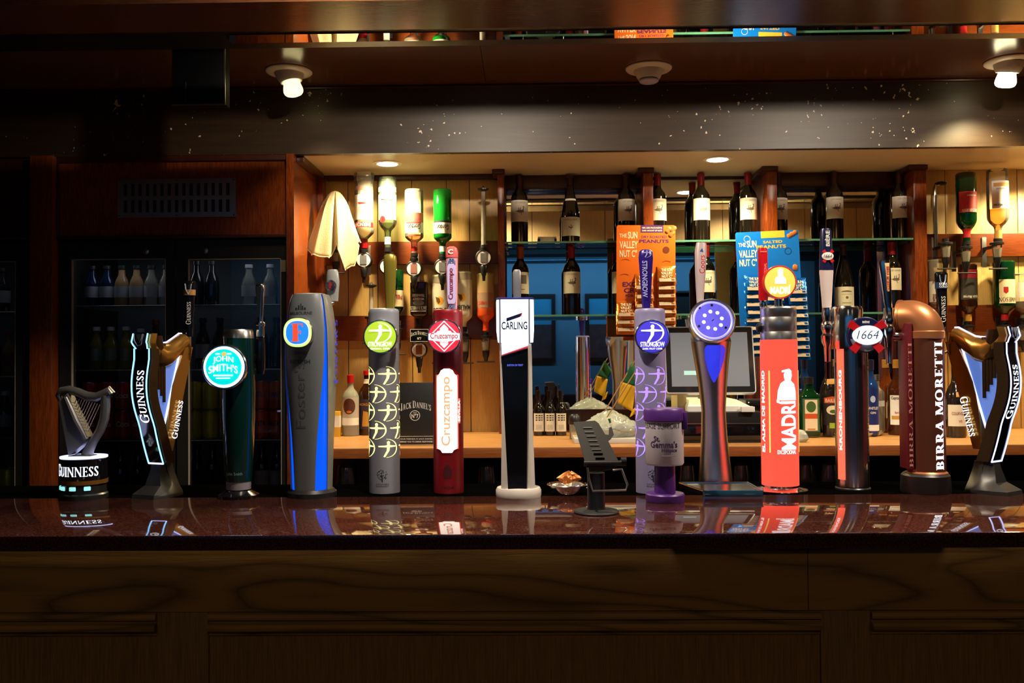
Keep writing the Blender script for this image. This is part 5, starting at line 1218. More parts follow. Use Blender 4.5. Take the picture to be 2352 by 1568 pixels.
# --- optic dispensers
def optic(px, py, label, kind='dial', Y=None, ytop=None, grp='optic dispensers on the rails', mark=None, wall=YB - .028):
    Y = Y or YO; s = Y / F; c = at(px, py, Y); t = thing('optic_dispenser', label, 'optic', c, group=grp); r = 19 * s
    rot = Matrix.Rotation(R(90), 4, 'X'); dw = wall - Y
    obj('bracket', MB().box(-.010, .010, dw - .004, dw - .0005, -.055, .075, .001), STEEL, t)
    obj('arm', MB().box(-.008, .008, .012, dw - .003, .018, .030, .001), BLK, t)
    if kind == 'dial':
        obj('collar', MB().lathe([(.008, r * .7), (.017, r * .9), (.018, r * 1.25), (.014, r * 1.3), (.014, r * 1.55), (0, r * 1.55)], 20), BLK, t)
        obj('dial_ring', MB().lathe([(0, -.016), (r, -.016), (r, .010), (r * .88, .012), (r * .86, .009), (0, .009)], 36, m=rot), BLK, t)
        df = obj('dial_face', MB().lathe([(0, .0), (r * .86, .0), (r * .84, .0105), (0, .0115)], 32, m=rot), M('dial_white', rgb(206, 200, 206), .3), t)
        obj('measure_mark', MB().box(-r * .38, r * .38, -.0126, -.011, -r * .55, r * .55), mark or M('measure_grey', rgb(96, 96, 102), .4, var=.3, vscale=90), df)
        obj('body', MB().lathe([(.0, -r * 2.05), (.011, -r * 2.05), (.013, -r * 1.6), (.016, -r * 1.05), (.014, -r * .93), (0, -r * .93)], 20), BLK, t)
        obj('nozzle', MB().lathe([(0, -r * 2.8), (.006, -r * 2.8), (.0075, -r * 2.2), (.011, -r * 2.0), (0, -r * 2.0)], 14), BLK, t)
    else:
        obj('collar', MB().lathe([(.0, .030), (.028, .030), (.028, .038), (.013, .042), (.013, .055), (0, .055)], 22), BLK, t)
        obj('measure', MB().lathe([(.014, -.025), (.017, -.01), (.020, .030), (0, .030)], 20, cap=False), CLEAR, t)
        obj('inner_cup', MB().lathe([(0, -.02), (.009, -.02), (.011, .012), (0, .012)], 14), M('cup_grey', rgb(170, 170, 165), .3), t)
        obj('body', MB().lathe([(0, -.075), (.006, -.075), (.010, -.055), (.014, -.045), (.016, -.024), (0, -.024)], 18), BLK, t)
        obj('push_bar', MB().tube([(-.038, -.008, -.072), (.038, -.008, -.072)], .0035, 8), BLK, t)
    if ytop is not None:
        h = at(px, ytop, Y).z - c.z; k = r * 1.5 if kind == 'dial' else .05
        obj('rod', MB().tube([(0, 0, k), (0, 0, h * .35), (0, 0, h - .004)], [.011, .010, .009], 12), glass('rod_plastic', (.8, .8, .76), 1.4, base=(.7, .68, .6), bw=.35), t)
        obj('rod_cap', MB().lathe([(0, h - .014), (.008, h - .012), (.024, h - .004), (.024, h + .001), (.006, h + .006), (.004, h + .012), (0, h + .012)], 22), BLK, t)
    return t
optic(836, 597, 'round-faced optic under the clear vodka bottle')
optic(890, 612, 'round-faced optic under the pale green rum bottle, behind the olive handle')
optic(951, 617, 'round-faced optic with brownish mark under the pink gin bottle', mark=M('measure_brown', rgb(130, 84, 80), .4))
optic(1016, 613, 'round-faced optic under the bright green gin bottle')
optic(1111, 592, 'round-faced optic with bare rod and no bottle, beside the dark post', ytop=434)
optic(771, 588, 'optic dispenser mostly hidden beneath the hanging bar towel', kind='clear', Y=3.835)
optic(853, 748, 'bare optic rod without a bottle behind the grey archer tap', kind='clear', ytop=655, wall=YB - .028)
YO = 3.925
# --- left alcove, lower row
spirit(912, YO, 620, 745, 30, 'upturned dark green bottle with pale label half behind the olive handle', DGREEN, [(.38, .68, 74, CRM, [('PELLE', .50, 9, 30, REDP)]), (.2, .3, 60, DGREEN, [])], hb=.7)
spirit(963, YO, 648, 752, 40, 'upturned square whiskey bottle with black and white label', BROWNG,
       [(.14, .66, 40, M('whisky_label', rgb(16, 15, 14), .5), [('TENNESSEE', .30, 6, 28, WH), ('WHISKEY', .38, 6, 26, WH), ("~JACK DANIEL'S", .58, 8, 36, WH)], [(oval(0, .47, 13, .06), M('grey_oval', rgb(110, 108, 104), .5)), ([(-17, .64), (17, .64), (17, .655), (-17, .655)], WH)])], (AMB, .05), p=5, ey=.9, hb=.70, shoulder=.08, capm=BLK, capf=.06)
MALW = M('malibu_white', rgb(206, 198, 178), .35, var=.04)
def malibu(px, yt, ye, lab, tintm):
    t = spirit(px, YO, yt, ye, 41, lab, MALW, [(.20, .64, 80, MALW, [('MALIBU', .60, 11, 38, BLKP)], [(oval(2, .44, 9, .07), M('sun_yellow', rgb(216, 150, 30), .5)), ([(2, .40), (12, .37), (9, .45), (4, .50), (0, .46)], M('palm_brown', rgb(90, 60, 30), .5))]), (.66, .80, 80, tintm, []), (.03, .14, 80, M('malibu_grey', rgb(150, 140, 120), .4), [])],  # greyer band round the base of the bottle
           hb=.72, shoulder=.10, capm=BLK, capf=.08)
malibu(1013, 632, 768, 'upturned white coconut-rum bottle left of the patterned handle', M('pink_end', rgb(206, 90, 86), .4))
malibu(1064, 624, 762, 'upturned white coconut-rum bottle right of the patterned handle', MALW)
def gradient_glass():
    m = bpy.data.materials.new('frosted_peach'); m.use_nodes = True; N = m.node_tree.nodes; L = m.node_tree.links; b = N['Principled BSDF']; b.inputs['Roughness'].default_value = .3
    tc = N.new('ShaderNodeTexCoord'); sp_ = N.new('ShaderNodeSeparateXYZ'); L.new(tc.outputs['Generated'], sp_.inputs[0]); cr = N.new('ShaderNodeValToRGB')
    e = cr.color_ramp.elements; e[0].position = .0; e[0].color = (*rgb(168, 166, 112), 1); e[1].position = .9; e[1].color = (*rgb(220, 70, 20), 1)
    k = e.new(.45); k.color = (*rgb(196, 150, 112), 1); k = e.new(.66); k.color = (*rgb(214, 84, 34), 1)
    L.new(sp_.outputs['Z'], cr.inputs[0]); L.new(cr.outputs[0], b.inputs['Base Color']); return m
spirit(1115, YO, 628, 760, 40, 'upturned frosted peach-to-orange liqueur bottle beside the dark post', gradient_glass(), [(.34, .60, 60, M('peach_label', rgb(150, 120, 100), .5), [('ARCHERS', .52, 8, 34, M('orange_print', rgb(200, 60, 30), .5))])], hb=.72, shoulder=.09)
t = thing('bar_sign', 'small black plate reading a whiskey name above its optic', 'sign', at(963, 770, YO - .032)); s = (YO - .032) / F
obj('plate', MB().box(-22 * s, 22 * s, 0, .004, -15 * s, 15 * s, .003), BLKG, t)
L_(t, serif("JACK DANIEL'S"), WH, front(0, -.0008, 5 * s), h=9 * s, wd=38 * s, step=.005, bend=lambda u: -u * u * 6 + .002)
L_(t, text2d('N°7', .02), WH, front(0, -.0008, -7 * s), h=6 * s, wd=9 * s)
mb = MB()
for a, b_, c_, d_ in ((-21, 21, 13.5, 14.3), (-21, 21, -14.3, -13.5), (-21, -20.2, -14, 14), (20.2, 21, -14, 14)): mb.box(a * s, b_ * s, -.0008, 0, c_ * s, d_ * s)
obj('border', mb, WH, t, 0)
obj('hanger', MB().box(-.004, .004, .004, .05, .0, .006), BLK, t)
optic(963, 803, 'round-faced optic with brown mark under the small black sign', mark=M('measure_amber', rgb(120, 66, 20), .4))
optic(912, 775, 'clear-bodied optic under the dark green bottle, behind the grey archer tap', kind='clear')
optic(1013, 795, 'clear-bodied optic under the left coconut-rum bottle behind the red column', kind='clear')
optic(1068, 795, 'clear-bodied optic under the right coconut-rum bottle', kind='clear')
optic(1116, 792, 'clear-bodied optic under the peach liqueur bottle', kind='clear')
YO = 3.862
# --- right alcove
spirit(2218, YO, 398, 562, 44, 'upturned dark port bottle with red label', DGREEN, [(.27, .56, 66, M('port_red', rgb(196, 44, 46), .5), [("~COCKBURN'S", .535, 7, 36, WH)], [([(-14, .32), (8, .32), (8, .335), (-14, .335)], CRM)]), (.78, .90, 90, REDP, [])], hb=.66, shoulder=.12, capm=BLK, capf=.05)
spirit(2290, YO, 390, 556, 46, 'upturned clear bottle of amber spiced rum with white label', CLEAR,
       [(.17, .55, 56, WH, [('Captain Morgan', .50, 8, 38, BLKP), ('Spiced Gold', .28, 5, 26, M('brown_print', rgb(150, 70, 40), .5))], [([(-19, .20), (19, .20), (19, .25), (-19, .25)], M('gold_strip', rgb(190, 140, 50), .5))]), (.84, .95, 85, M('tan_neck', rgb(196, 150, 80), .5), [])], (AMB, .55), hb=.66, shoulder=.11, capm=BLK, capf=.05)
optic(2172, 578, 'clear-bodied optic with curved hook rod and no bottle in the right alcove', kind='clear')
t = thing('optic_hook', 'grey metal rod with black curved hook on the right alcove boards', 'bracket', at(2148, 590, 3.968)); s = 3.968 / F; zt = at(2148, 425, 3.968).z - at(2148, 590, 3.968).z
obj('rod', MB().box(-.007, .007, -.014, .003, 0, zt * .86, .002), STEEL, t)
obj('hook', MB().tube([(0, -.006, zt * .85), (.0, -.006, zt * .94), (.010, .004, zt * 1.0), (.026, .002, zt * 1.02)], .006, 8), STEEL, t)
obj('hook_pad', MB().lathe([(0, -.005), (.022, -.004), (.024, .003), (.012, .009), (0, .009)], 18, m=Matrix.Translation((.030, .002, zt * 1.02))), BLK, t)
optic(2218, 588, 'black optic under the dark port bottle', kind='clear')
optic(2290, 578, 'clear-bodied optic with amber measure under the spiced rum bottle', kind='clear')
YO = 3.925
spirit(2150, YO, 597, 735, 40, 'upturned whisky bottle with white label and red bird shape beside the post', CLEAR, [(.36, .70, 72, WH, [('FAMOUS', .66, 8, 34, M('maroon_print', rgb(96, 20, 30), .5)), ('GROUSE', .60, 8, 34, M('maroon_print'))], [([(-10, .56), (-4, .44), (8, .42), (12, .46), (4, .50), (-4, .55), (-8, .60)], REDP)])], (AMB, .30), hb=.72, shoulder=.09, capm=BLK, capf=.06)
spirit(2222, YO, 607, 742, 40, 'upturned dark rum bottle with black and red label behind the black harp handle', BROWNG, [(.10, .24, 72, M('dark_red_label', rgb(140, 26, 40), .5), []), (.24, .60, 72, M('charcoal_label', rgb(60, 56, 52), .5, var=.3, vscale=60), [('Captain Morgan', .55, 9, 38, WH)]), (.84, .96, 85, M('gold_strip'), [])], hb=.70, shoulder=.09)
spirit(2305, YO, 600, 742, 46, 'upturned green whiskey bottle with cream label in the right alcove', DGREEN, [(.30, .68, 52, CRM, [('~JAMESON', .62, 10, 44, BLKP)], [([(2, .42), (12, .42), (12, .50), (7, .53), (2, .50)], REDP)]), (.85, .95, 85, REDP, [])], hb=.70, shoulder=.10, capm=BLK, capf=.05)
spirit(2350, YO, 628, 735, 44, 'upturned clear bottle with plain white label at the right alcove edge', CLEAR, [(.20, .52, 60, WH, [])], (BROWNG, .60), hb=.70, shoulder=.10, capm=BLK, capf=.05)
for px, k in ((2150, 'whisky bottle with the red bird'), (2222, 'dark rum bottle'), (2305, 'green whiskey bottle'), (2350, 'plain-label bottle')):
    optic(px, 768, 'clear-bodied optic under the upturned %s' % k, kind='clear')

# --- bottles standing on the worktop
def stand(px, py): return ground(px, py, ZW).y
WG = 'bottles on the worktop'
def up(px, ytop, ybase, wpx, label, gm, labs=(), **k):
    Y = stand(px, ybase) + wpx / 2 * .0018; return spirit(px, Y, ytop, ybase, wpx, label, gm, labs, inv=False, z=ZW + k.pop('dz', 0), group=WG, **k)
FROSTG = glass('frosted_rum', (.55, .56, .48), 1.4, base=(.42, .42, .34), bw=.6, rough=.3)
up(805, 861, 1002, 39, 'frosted grey bottle with red cap and oval brown label on the worktop', FROSTG, [(.30, .64, 78, M('grey_paper', rgb(176, 170, 160), .55), [], [(oval(0, .49, 15, .13), M('oval_brown', rgb(84, 44, 34), .5, var=.4, vscale=70)), (oval(0, .40, 6, .02), M('oval_orange', rgb(200, 110, 40), .5))]), (.18, .30, 78, WH, [])], capm=M('cap_bright_red', rgb(190, 20, 24), .35), capf=.13, hb=.62, shoulder=.14)
up(842, 851, 1000, 38, 'dark rum bottle with red cap and dark picture label beside the grey archer tap', BROWNG, [(.10, .56, 76, M('pirate_label', rgb(56, 40, 54), .5, var=.5, vscale=50), [('MORGAN', .48, 6, 30, M('gold_strip'))], [([(-8, .14), (8, .14), (6, .36), (-5, .38)], M('gold_strip'))]), (.80, .87, 80, WH, [])], capm=M('cap_bright_red'), capf=.07, hb=.62, shoulder=.14)
t = thing('small_carton', 'small yellow and white carton on the worktop behind the blue-lit tap', 'box', (at(768, 1000, stand(768, 1003)).x, stand(768, 1003) + .02, ZW)); s = stand(768, 1003) / F
obj('carton', MB().box(-12 * s, 12 * s, -.02, .02, 0, 58 * s, .001), M('carton_yellow', rgb(206, 160, 40), .5), t); obj('label', MB().box(-12.2 * s, 12.2 * s, -.0205, .0205, 22 * s, 48 * s), PAPER, t)
# whiskey board
Yj = stand(957, 1020); s = Yj / F; x_ = at(957, 950, Yj).x
t = thing('menu_board', 'black standing board with white whiskey lettering on the worktop', 'sign', (x_, Yj, ZW)); H = at(957, 878, Yj).z - ZW; hw = 42 * s
obj('board', MB().box(-hw, hw, 0, .012, 0, H, .002), M('board_black', (.012, .012, .012), .45, var=.1), t)
L_(t, serif("JACK DANIEL'S"), WH, front(-2 * s, -.0008, 88 * s), h=17 * s, wd=70 * s, step=.006, bend=lambda u: -u * u * 3.6 + .006)
m = Matrix.Translation((-4 * s, -.0006, 66 * s)) @ Matrix.Rotation(R(90), 4, 'X')
obj('ring_print', MB().lathe([(10.6 * s, 0), (11.8 * s, 0), (11.8 * s, .0004), (10.6 * s, .0004)], 32, m=m, cap=False), WH, t)
L_(t, text2d('N°7', .02), WH, front(-4 * s, -.0008, 65 * s), h=10 * s, wd=16 * s)
L_(t, text2d('OLD', .01), WH, front(-4 * s, -.0008, 72.5 * s), h=2.6 * s, wd=8 * s)
for zz_, st in ((12, "YOUR FRIENDS AT JACK DANIEL'S"), (6, 'REMIND YOU TO DRINK RESPONSIBLY')): L_(t, text2d(st, .015), WH, front(0, -.0008, zz_ * s), h=3.4 * s, wd=80 * s)
obj('line_print', MB().box(-hw + .004, hw - .004, -.0006, 0, 18 * s, 18.8 * s), WH, t)
# three little wine bottles
for i, px in enumerate((1237, 1262, 1288)):
    q = up(px, 897, 1001, 25, 'small dark wine bottle with pale label, one of three in a row', WINEG, [(.10, .50, 62, LABW, [], [([(-8, .34 + .05 * j), (-3, .34 + .05 * j), (-3, .365 + .05 * j), (-8, .365 + .05 * j)], BLKP) for j in range(3)] + [([(-1, .34 + .05 * j), (4, .34 + .05 * j), (4, .365 + .05 * j), (-1, .365 + .05 * j)], BLKP) for j in range(3)] + [([(5.5, .34 + .05 * j), (9, .34 + .05 * j), (9, .365 + .05 * j), (5.5, .365 + .05 * j)], BLKP) for j in range(3)] + [([(-7, .14), (7, .14), (7, .25), (-7, .25)], M('pale_script', rgb(186, 178, 160), .6, var=.3, vscale=200))])], hb=.55, shoulder=.16, neck=.36, capm=BLKG, capf=.16, name='wine_bottle')
    q['group'] = 'three small wine bottles'
# silver tray and liqueurs
yt = stand(1945, 1002); p0 = at(1942, 990, 3.70); rx = 92 * 3.7 / F
t = tag(obj('serving_tray', MB().lathe([(0, .002), (rx * .86, .002), (rx * .92, .004), (rx * .99, .015), (rx, .016), (rx * .99, .012), (rx * .92, .0), (0, 0)], 48, ey=.8), M('tray_silver', (.62, .60, .56), .2, 1., var=.08)), 'round silver tray holding liqueur bottles on the worktop', 'tray')
t.location = (p0.x, 3.74, ZW)
def onl(px, ytop, Y, wpx, label, gm, labs=(), **k):
    return spirit(px, Y, ytop, 990, wpx, label, gm, labs, inv=False, z=ZW + .0055, group='liqueur bottles on the silver tray', **k)
ORL = M('orange_label', rgb(196, 76, 24), .5); GRL = M('green_label', rgb(60, 96, 40), .5)
onl(1857, 866, 3.635, 46, 'square dark green herbal liqueur bottle with cream, green and orange label', DGREEN, [(.08, .64, 34, M('label_green_edge', rgb(70, 100, 60), .5), [], [([(-14, .10), (14, .10), (14, .62), (-14, .62)], CRM), (oval(0, .50, 11, .095), GRL), ([(-14, .30), (14, .30), (14, .385), (-14, .385)], ORL), ([(-9, .115), (9, .115), (9, .13), (-9, .13)], ORL)])], p=5, ey=.7, hb=.66, shoulder=.10, neck=.42, capm=BLK, capf=.12)
onl(1834, 868, 3.78, 36, 'navy bottle half hidden by the glowing red tap', NAVYG, capm=BLK, hb=.68)
onl(1884, 905, 3.72, 34, 'plain dark green bottle between the orange-banded and brown bottles', DGREEN, [(.10, .60, 40, M('green_emboss', rgb(16, 40, 20), .4), [])], p=5, ey=.8, capm=STEEL, capf=.12, hb=.74, neck=.5)
onl(1904, 826, 3.66, 42, 'dark brown cream-liqueur bottle with orange and cream label', M('brown_bottle', (.012, .008, .006), .1, coat=.5), [(.14, .50, 62, M('dark_oval', rgb(30, 24, 18), .5), [('BAILEYS', .465, 8, 32, CRM)], [([(-19, .43), (19, .43), (19, .50), (0, .52), (-19, .50)], ORL), (oval(0, .34, 14, .06), CRM), (oval(2, .32, 9, .025), GRL)]), (.68, .75, 40, M('gold_strip'), []), (.10, .17, 20, M('lime_dot', rgb(150, 170, 40), .5), [])], hb=.56, shoulder=.20, neck=.36, capm=BLK, capf=.10)
onl(1997, 826, 3.66, 36, 'blue gin bottle with navy cap and pale crest', glass('blue_glass', (.05, .25, .55), 1.5, base=(.02, .07, .30), bw=.55), [(.14, .62, 70, M('gin_blue', rgb(14, 36, 100), .4), [("WHITLEY", .36, 6, 28, WH), ('GIN', .30, 5, 12, WH)], [(oval(0, .48, 6, .045), M('pale_crest', rgb(170, 190, 220), .5))]), (.06, .14, 70, WH, [])], hb=.64, shoulder=.10, neck=.46, capm=M('cap_navy', rgb(34, 32, 66), .35), capf=.14)
onl(2013, 860, 3.80, 34, 'clear bottle standing behind the blue gin bottle', CLEAR, [(.45, .55, 50, WH, [])], capm=STEEL, hb=.66)
GC = M('cap_gold', rgb(196, 148, 62), .35, .3)
up(2035, 826, 994, 42, 'amber rum bottle with gold cap and side label, behind its twin', glass('amber_bottle', (.62, .16, .02), 1.5, base=(.30, .07, .01), bw=.35), [(.20, .42, 24, CRM, [])], capm=GC, capf=.11, hb=.58, shoulder=.14, neck=.38)
up(2060, 826, 1000, 44, 'dark amber rum bottle with gold cap and wide white label', glass('dark_amber_bottle', (.35, .07, .012), 1.5, base=(.10, .025, .006), bw=.45), [(.14, .53, 66, WH, [('Captain Morgan', .49, 9, 46, BLKP), ('Spiced Gold', .30, 6, 30, REDP)], [([(-22, .21), (22, .21), (22, .26), (-22, .26)], M('gold_strip'))])], capm=GC, capf=.11, hb=.58, shoulder=.14, neck=.38)
up(2192, 782, 1006, 46, 'dark cognac bottle with long neck and plain cream label between copper tap and harp', M('brown_bottle'), [(.12, .34, 66, LABW, [('COURVOISIER', .25, 7, 36, M('rose_print', rgb(130, 60, 60), .5)), ('VS', .17, 6, 8, M('rose_print'))]), (.42, .47, 20, M('gold_strip'), []), (.80, .92, 80, M('neck_pink', rgb(150, 90, 90), .4), [])], hb=.38, shoulder=.16, neck=.32, capm=BLK, capf=.07)

# ================================================================== bar towel over an optic
def towel():
    rnd = random.Random(11); Y = 3.812; s = Y / F; c = at(770, 441, Y)
    t = thing('bar_towel', 'cream bar towel draped over an optic beside the orange-lit side panel', 'towel', c)
    n, mrow = 72, 26; rows = []
    # hem outline in pixels round the cloth: angle -> (dx, drop)
    hem = [(-180, -40, 108), (-150, -58, 128), (-120, -52, 146), (-95, -36, 150), (-75, -10, 156), (-60, -2, 150), (-50, 4, 120), (-40, 8, 138), (-25, 30, 182), (-10, 44, 172), (0, 52, 125), (25, 56, 116), (60, 50, 118), (100, 30, 120), (140, -10, 118), (180, -40, 108)]
    def hm(a):
        for (a0, x0, d0), (a1, x1, d1) in zip(hem, hem[1:]):
            if a0 <= a <= a1: u = (a - a0) / (a1 - a0); u = u * u * (3 - 2 * u); return x0 + (x1 - x0) * u, d0 + (d1 - d0) * u
        return hem[-1][1:]
    for i in range(mrow + 1):
        u = i / mrow; row = []
        for j in range(n):
            a = -180 + 360 * j / n; hx, hd_ = hm(a)
            spread = u ** .62 if u < .4 else (.4 ** .62 + (1 - .4 ** .62) * ((u - .4) / .6) ** 1.1)
            fold = 1 + .13 * u * sin(R(a) * 7 + 1) + .07 * u * sin(R(a) * 13)
            ang = R(a); rad_y = (26 * spread * fold) * (1 if sin(ang) < 0 else .5)
            x_ = hx * spread + 4 * u * sin(R(a) * 9 + u * 2); y_ = rad_y * sin(ang) - 7 * u
            if -64 < a < -42: y_ += 26 * u * (1 - abs(a + 53) / 11)
            row.append((x_ * s, y_ * s, -(hd_ * (u ** 1.25) - 3 * (1 - u)) * s + .003 * u * sin(a * .3)))
        rows.append(row)
    mb = MB().loft(rows, True, False)
    o = obj('cloth', mb, M('towel_cream', rgb(186, 168, 138), .9, bump=.6, bscale=260, spec=.1), t, 80)
    sd = o.modifiers.new('thick', 'SOLIDIFY'); sd.thickness = .003
    obj('hem', MB().tube([Vector(p) for p in rows[-1]] + [Vector(rows[-1][0])], .0026, 6), M('towel_hem', rgb(206, 186, 152), .9, bump=.4, bscale=300), t)
towel()

# ================================================================== peanut cards with their packets
def packet_mesh(w_, h_, dp):
    """pillow bag with crimped ends"""
    nx, nz = 8, 10; rings = []
    for i in range(nz + 1):
        v = i / nz; e = min(1, min(v, 1 - v) * 5.5); th = dp * (e ** .6) * (.6 + .4 * sin(pi * v)); ww = w_ / 2 * (1 - .05 * e + .02 * sin(v * 40))
        fr_ = [(ww * (2 * j / nx - 1), -th * (max(0, 1 - (2 * j / nx - 1) ** 4)) ** .5 - .0006 + .0012 * sin(j * 5 + i * 3) * e, v * h_ - h_) for j in range(nx + 1)]
        bk = [(ww * (1 - 2 * j / nx), .0006 + th * .3 * (max(0, 1 - (1 - 2 * j / nx) ** 4)) ** .5, v * h_ - h_) for j in range(nx + 1)]
        rings.append(fr_ + bk)
    return MB().loft(rings)
def peanut_card(px0, px1, py0, py1, Y, tilt, base, name, label, tcol, lines, packs, pm, pl, rows_label, roll):
    s = Y / F; c = at((px0 + px1) / 2, py1, Y); W = (px1 - px0) * s; H = (py1 - py0) * s
    t = thing('peanut_card', label, 'display card', (c.x, Y, c.z), rot=(0, R(roll), 0))
    b = .006
    pts = [(-W / 2, 0), (W / 2, 0), (W / 2, H - b), (W / 2 - b, H), (-W / 2 + b, H), (-W / 2, H - b)]
    obj('card_front', MB().prism(pts, lambda u, w_, d: (u, -.0012 + d, w_), .001), base, t)
    obj('card_back', MB().prism(pts, lambda u, w_, d: (u, -.0001 + d, w_), .0012), M('cardboard', rgb(150, 112, 66), .8, var=.12), t)
    for st, x_, z_, h_, w_, mt, bd in lines: L_(t, text2d(st, bd), mt, front((x_ - (px0 + px1) / 2) * s, -.0016, (py1 - z_) * s), h=h_ * s, wd=w_ * s)
    return t, c, s, H
SUNW = M('sun_white', rgb(236, 226, 206), .5); PUR = M('print_purple', rgb(84, 30, 110), .5); YEL = M('print_yellow', rgb(226, 180, 60), .5)
ORC = M('card_orange', rgb(232, 110, 22), .45, var=.05); BLC = M('card_blue', rgb(0, 112, 224), .45, var=.06)
YC = 3.872
def brand(x_, y_): return [('THE', x_ + 3, y_, 9, 17, SUNW, .02), ('SUN', x_ + 25, y_ - 1, 16, 22, SUNW, .025), ('VALLEY', x_ + 16, y_ + 21, 17, 42, SUNW, .025), ('NUT C°', x_ + 15, y_ + 41, 17, 40, SUNW, .025)]
t, c, s, H = peanut_card(1416, 1551, 517, 768, YC, 0, ORC, 'orange', 'bright orange hanging card of dry roasted peanut packets', PUR,
    brand(1428, 541) + [('DRY ROASTED', 1502, 544, 5.5, 58, PUR, .02), ('PEANUTS', 1502, 554, 8, 67, PUR, .03), ('EXC', 1446, 653, 11, 32, PUR, .03), ('CR', 1446, 667, 11, 26, PUR, .03), ('FOR', 1446, 679, 6, 18, PUR, .02)], None, None, None, '', 0.6)
obj('header_tab', MB().prism([(-12 * s, H - 17 * s), (40 * s, H - 17 * s), (40 * s, H), (-12 * s, H)], lambda u, w_, d: (u, -.0017 + d, w_), .0005), PUR, t)
L_(t, text2d('40% LESS PACKAGING', .02), SUNW, front(14 * s, -.0021, H - 6 * s), h=3.6 * s, wd=46 * s); L_(t, text2d('SAME AMOUNT OF NUTS', .02), SUNW, front(14 * s, -.0021, H - 12.5 * s), h=3.6 * s, wd=46 * s)
NUT = M('peanut_tan', rgb(190, 110, 50), .5, bump=.5, bscale=90)
for dx, dz in ((52, 8), (60, 17), (64, 6)): obj('nut', MB().lathe([(0, -9 * s), (4.5 * s, -7 * s), (5.5 * s, -3 * s), (4 * s, 0), (5.5 * s, 3.5 * s), (4 * s, 7 * s), (0, 9 * s)], 12, m=Matrix.Translation((dx * s - .002, -.0016, H - dz * s - .006)) @ Matrix.Rotation(R(40), 4, 'Y'), ey=.3), NUT, t)
obj('round_seal', MB().lathe([(0, 0), (8 * s, 0), (8 * s, .0004), (0, .0004)], 24, m=Matrix.Translation((46 * s, -.0013, H - 57 * s)) @ Matrix.Rotation(R(90), 4, 'X')), M('seal_brown', rgb(110, 44, 14), .5), t)
for dx, dz in ((-47, 78), (47, 82), (-49, 112), (-2, 112)): obj('tear_slot', MB().tube([((dx - 10) * s, -.0016, H - (dz + 3) * s), ((dx - 4) * s, -.0018, H - dz * s), ((dx + 4) * s, -.0018, H - dz * s), ((dx + 10) * s, -.0016, H - (dz + 3) * s)], .0006, 5), M('slot_brown', rgb(170, 70, 10), .6), t)
t2, c2, s2, H2 = peanut_card(1702, 1846, 531, 782, YC, 0, BLC, 'blue', 'bright blue hanging card of salted peanut packets', YEL,
    brand(1713, 560) + [('SALTED', 1786, 556, 6.5, 44, YEL, .03), ('PEANUTS', 1782, 567, 8, 68, YEL, .03)], None, None, None, '', -2.2)
obj('header_tab', MB().prism([(-14 * s, H2 - 16 * s), (40 * s, H2 - 16 * s), (40 * s, H2), (-14 * s, H2)], lambda u, w_, d: (u, -.0017 + d, w_), .0005), YEL, t2)
for dx, dz in ((54, 8), (62, 4)): obj('nut', MB().lathe([(0, -9 * s), (4.5 * s, -7 * s), (5.5 * s, -3 * s), (4 * s, 0), (5.5 * s, 3.5 * s), (4 * s, 7 * s), (0, 9 * s)], 12, m=Matrix.Translation((dx * s - .002, -.0016, H2 - dz * s - .006)) @ Matrix.Rotation(R(60), 4, 'Y'), ey=.3), NUT, t2)
obj('nut', MB().lathe([(0, -8 * s), (5 * s, -5 * s), (6 * s, 0), (5 * s, 5 * s), (0, 8 * s)], 14, m=Matrix.Translation((60 * s, -.0016, H2 - 86 * s)), ey=.3), NUT, t2)
obj('sun_rays', MB().lathe([(6.5 * s, 0), (7.4 * s, 0), (7.4 * s, .0004), (6.5 * s, .0004)], 24, cap=False, m=Matrix.Translation((-46 * s, -.0013, H2 - 16 * s)) @ Matrix.Rotation(R(90), 4, 'X')), SUNW, t2)
obj('round_seal', MB().lathe([(6.6 * s, 0), (8 * s, 0), (8 * s, .0004), (6.6 * s, .0004)], 24, cap=False, m=Matrix.Translation((46 * s, -.0013, H2 - 48 * s)) @ Matrix.Rotation(R(90), 4, 'X')), M('seal_navy', rgb(10, 50, 90), .5), t2)
for T_, S_, HH in ((t, s, H), (t2, s2, H2)): obj('hanger', MB().tube([(0, -.001, HH - .006), (0, .006, HH + .004), (0, .014, ZU - T_.location.z - .004)], .0012, 6), STEEL, T_)
FOO = M('foil_orange', rgb(206, 112, 34), .24, .55, bump=.5, bscale=120); FOB = M('foil_blue', rgb(10, 100, 200), .22, .55, bump=.5, bscale=120); STRP = M('foil_silver_strip', rgb(206, 184, 168), .3, .3, bump=.6, bscale=90)
_pm = None
def packet(px, py, foil, label, group, txt, order, sc=1.):
    """hangs from its top edge; each one lies over the packet below it"""
    global _pm
    Y = YC - .003; s = Y / F; c = at(px, py, Y)
    t = thing('peanut_packet', label, 'snack packet', c, group=group, rot=(R(-19), 0, R(random.uniform(-5, 5))))
    if _pm is None:
        w_, h_ = 43 * s, 46 * s; _pm = (mesh_of('bag', packet_mesh(w_, h_, .0088), 50), mesh_of('strip', MB().box(-w_ * .42, w_ * .42, -.0092, -.0084, -h_ * .88, -h_ * .70)), mesh_of('flash', MB().box(w_ * .22, w_ * .38, -.0096, -.0091, -h_ * .84, -h_ * .74)))
    b = _pm[0].copy(); b.materials.clear(); obj('bag', b, foil, t)
    obj('strip', _pm[1], STRP, t); f_ = _pm[2].copy(); f_.materials.clear(); obj('flash', f_, foil, t)
    if txt:
        mb = MB()
        for k, st in enumerate(('THE SUN', 'VALLEY', 'NUT C°')): put(mb, text2d(st, .02), front(0, -.0102, -(12 + 8 * k) * s), h=6.5 * s, wd=(24, 26, 24)[k] * s)
        obj('lettering', mb, SUNW, t, 0)
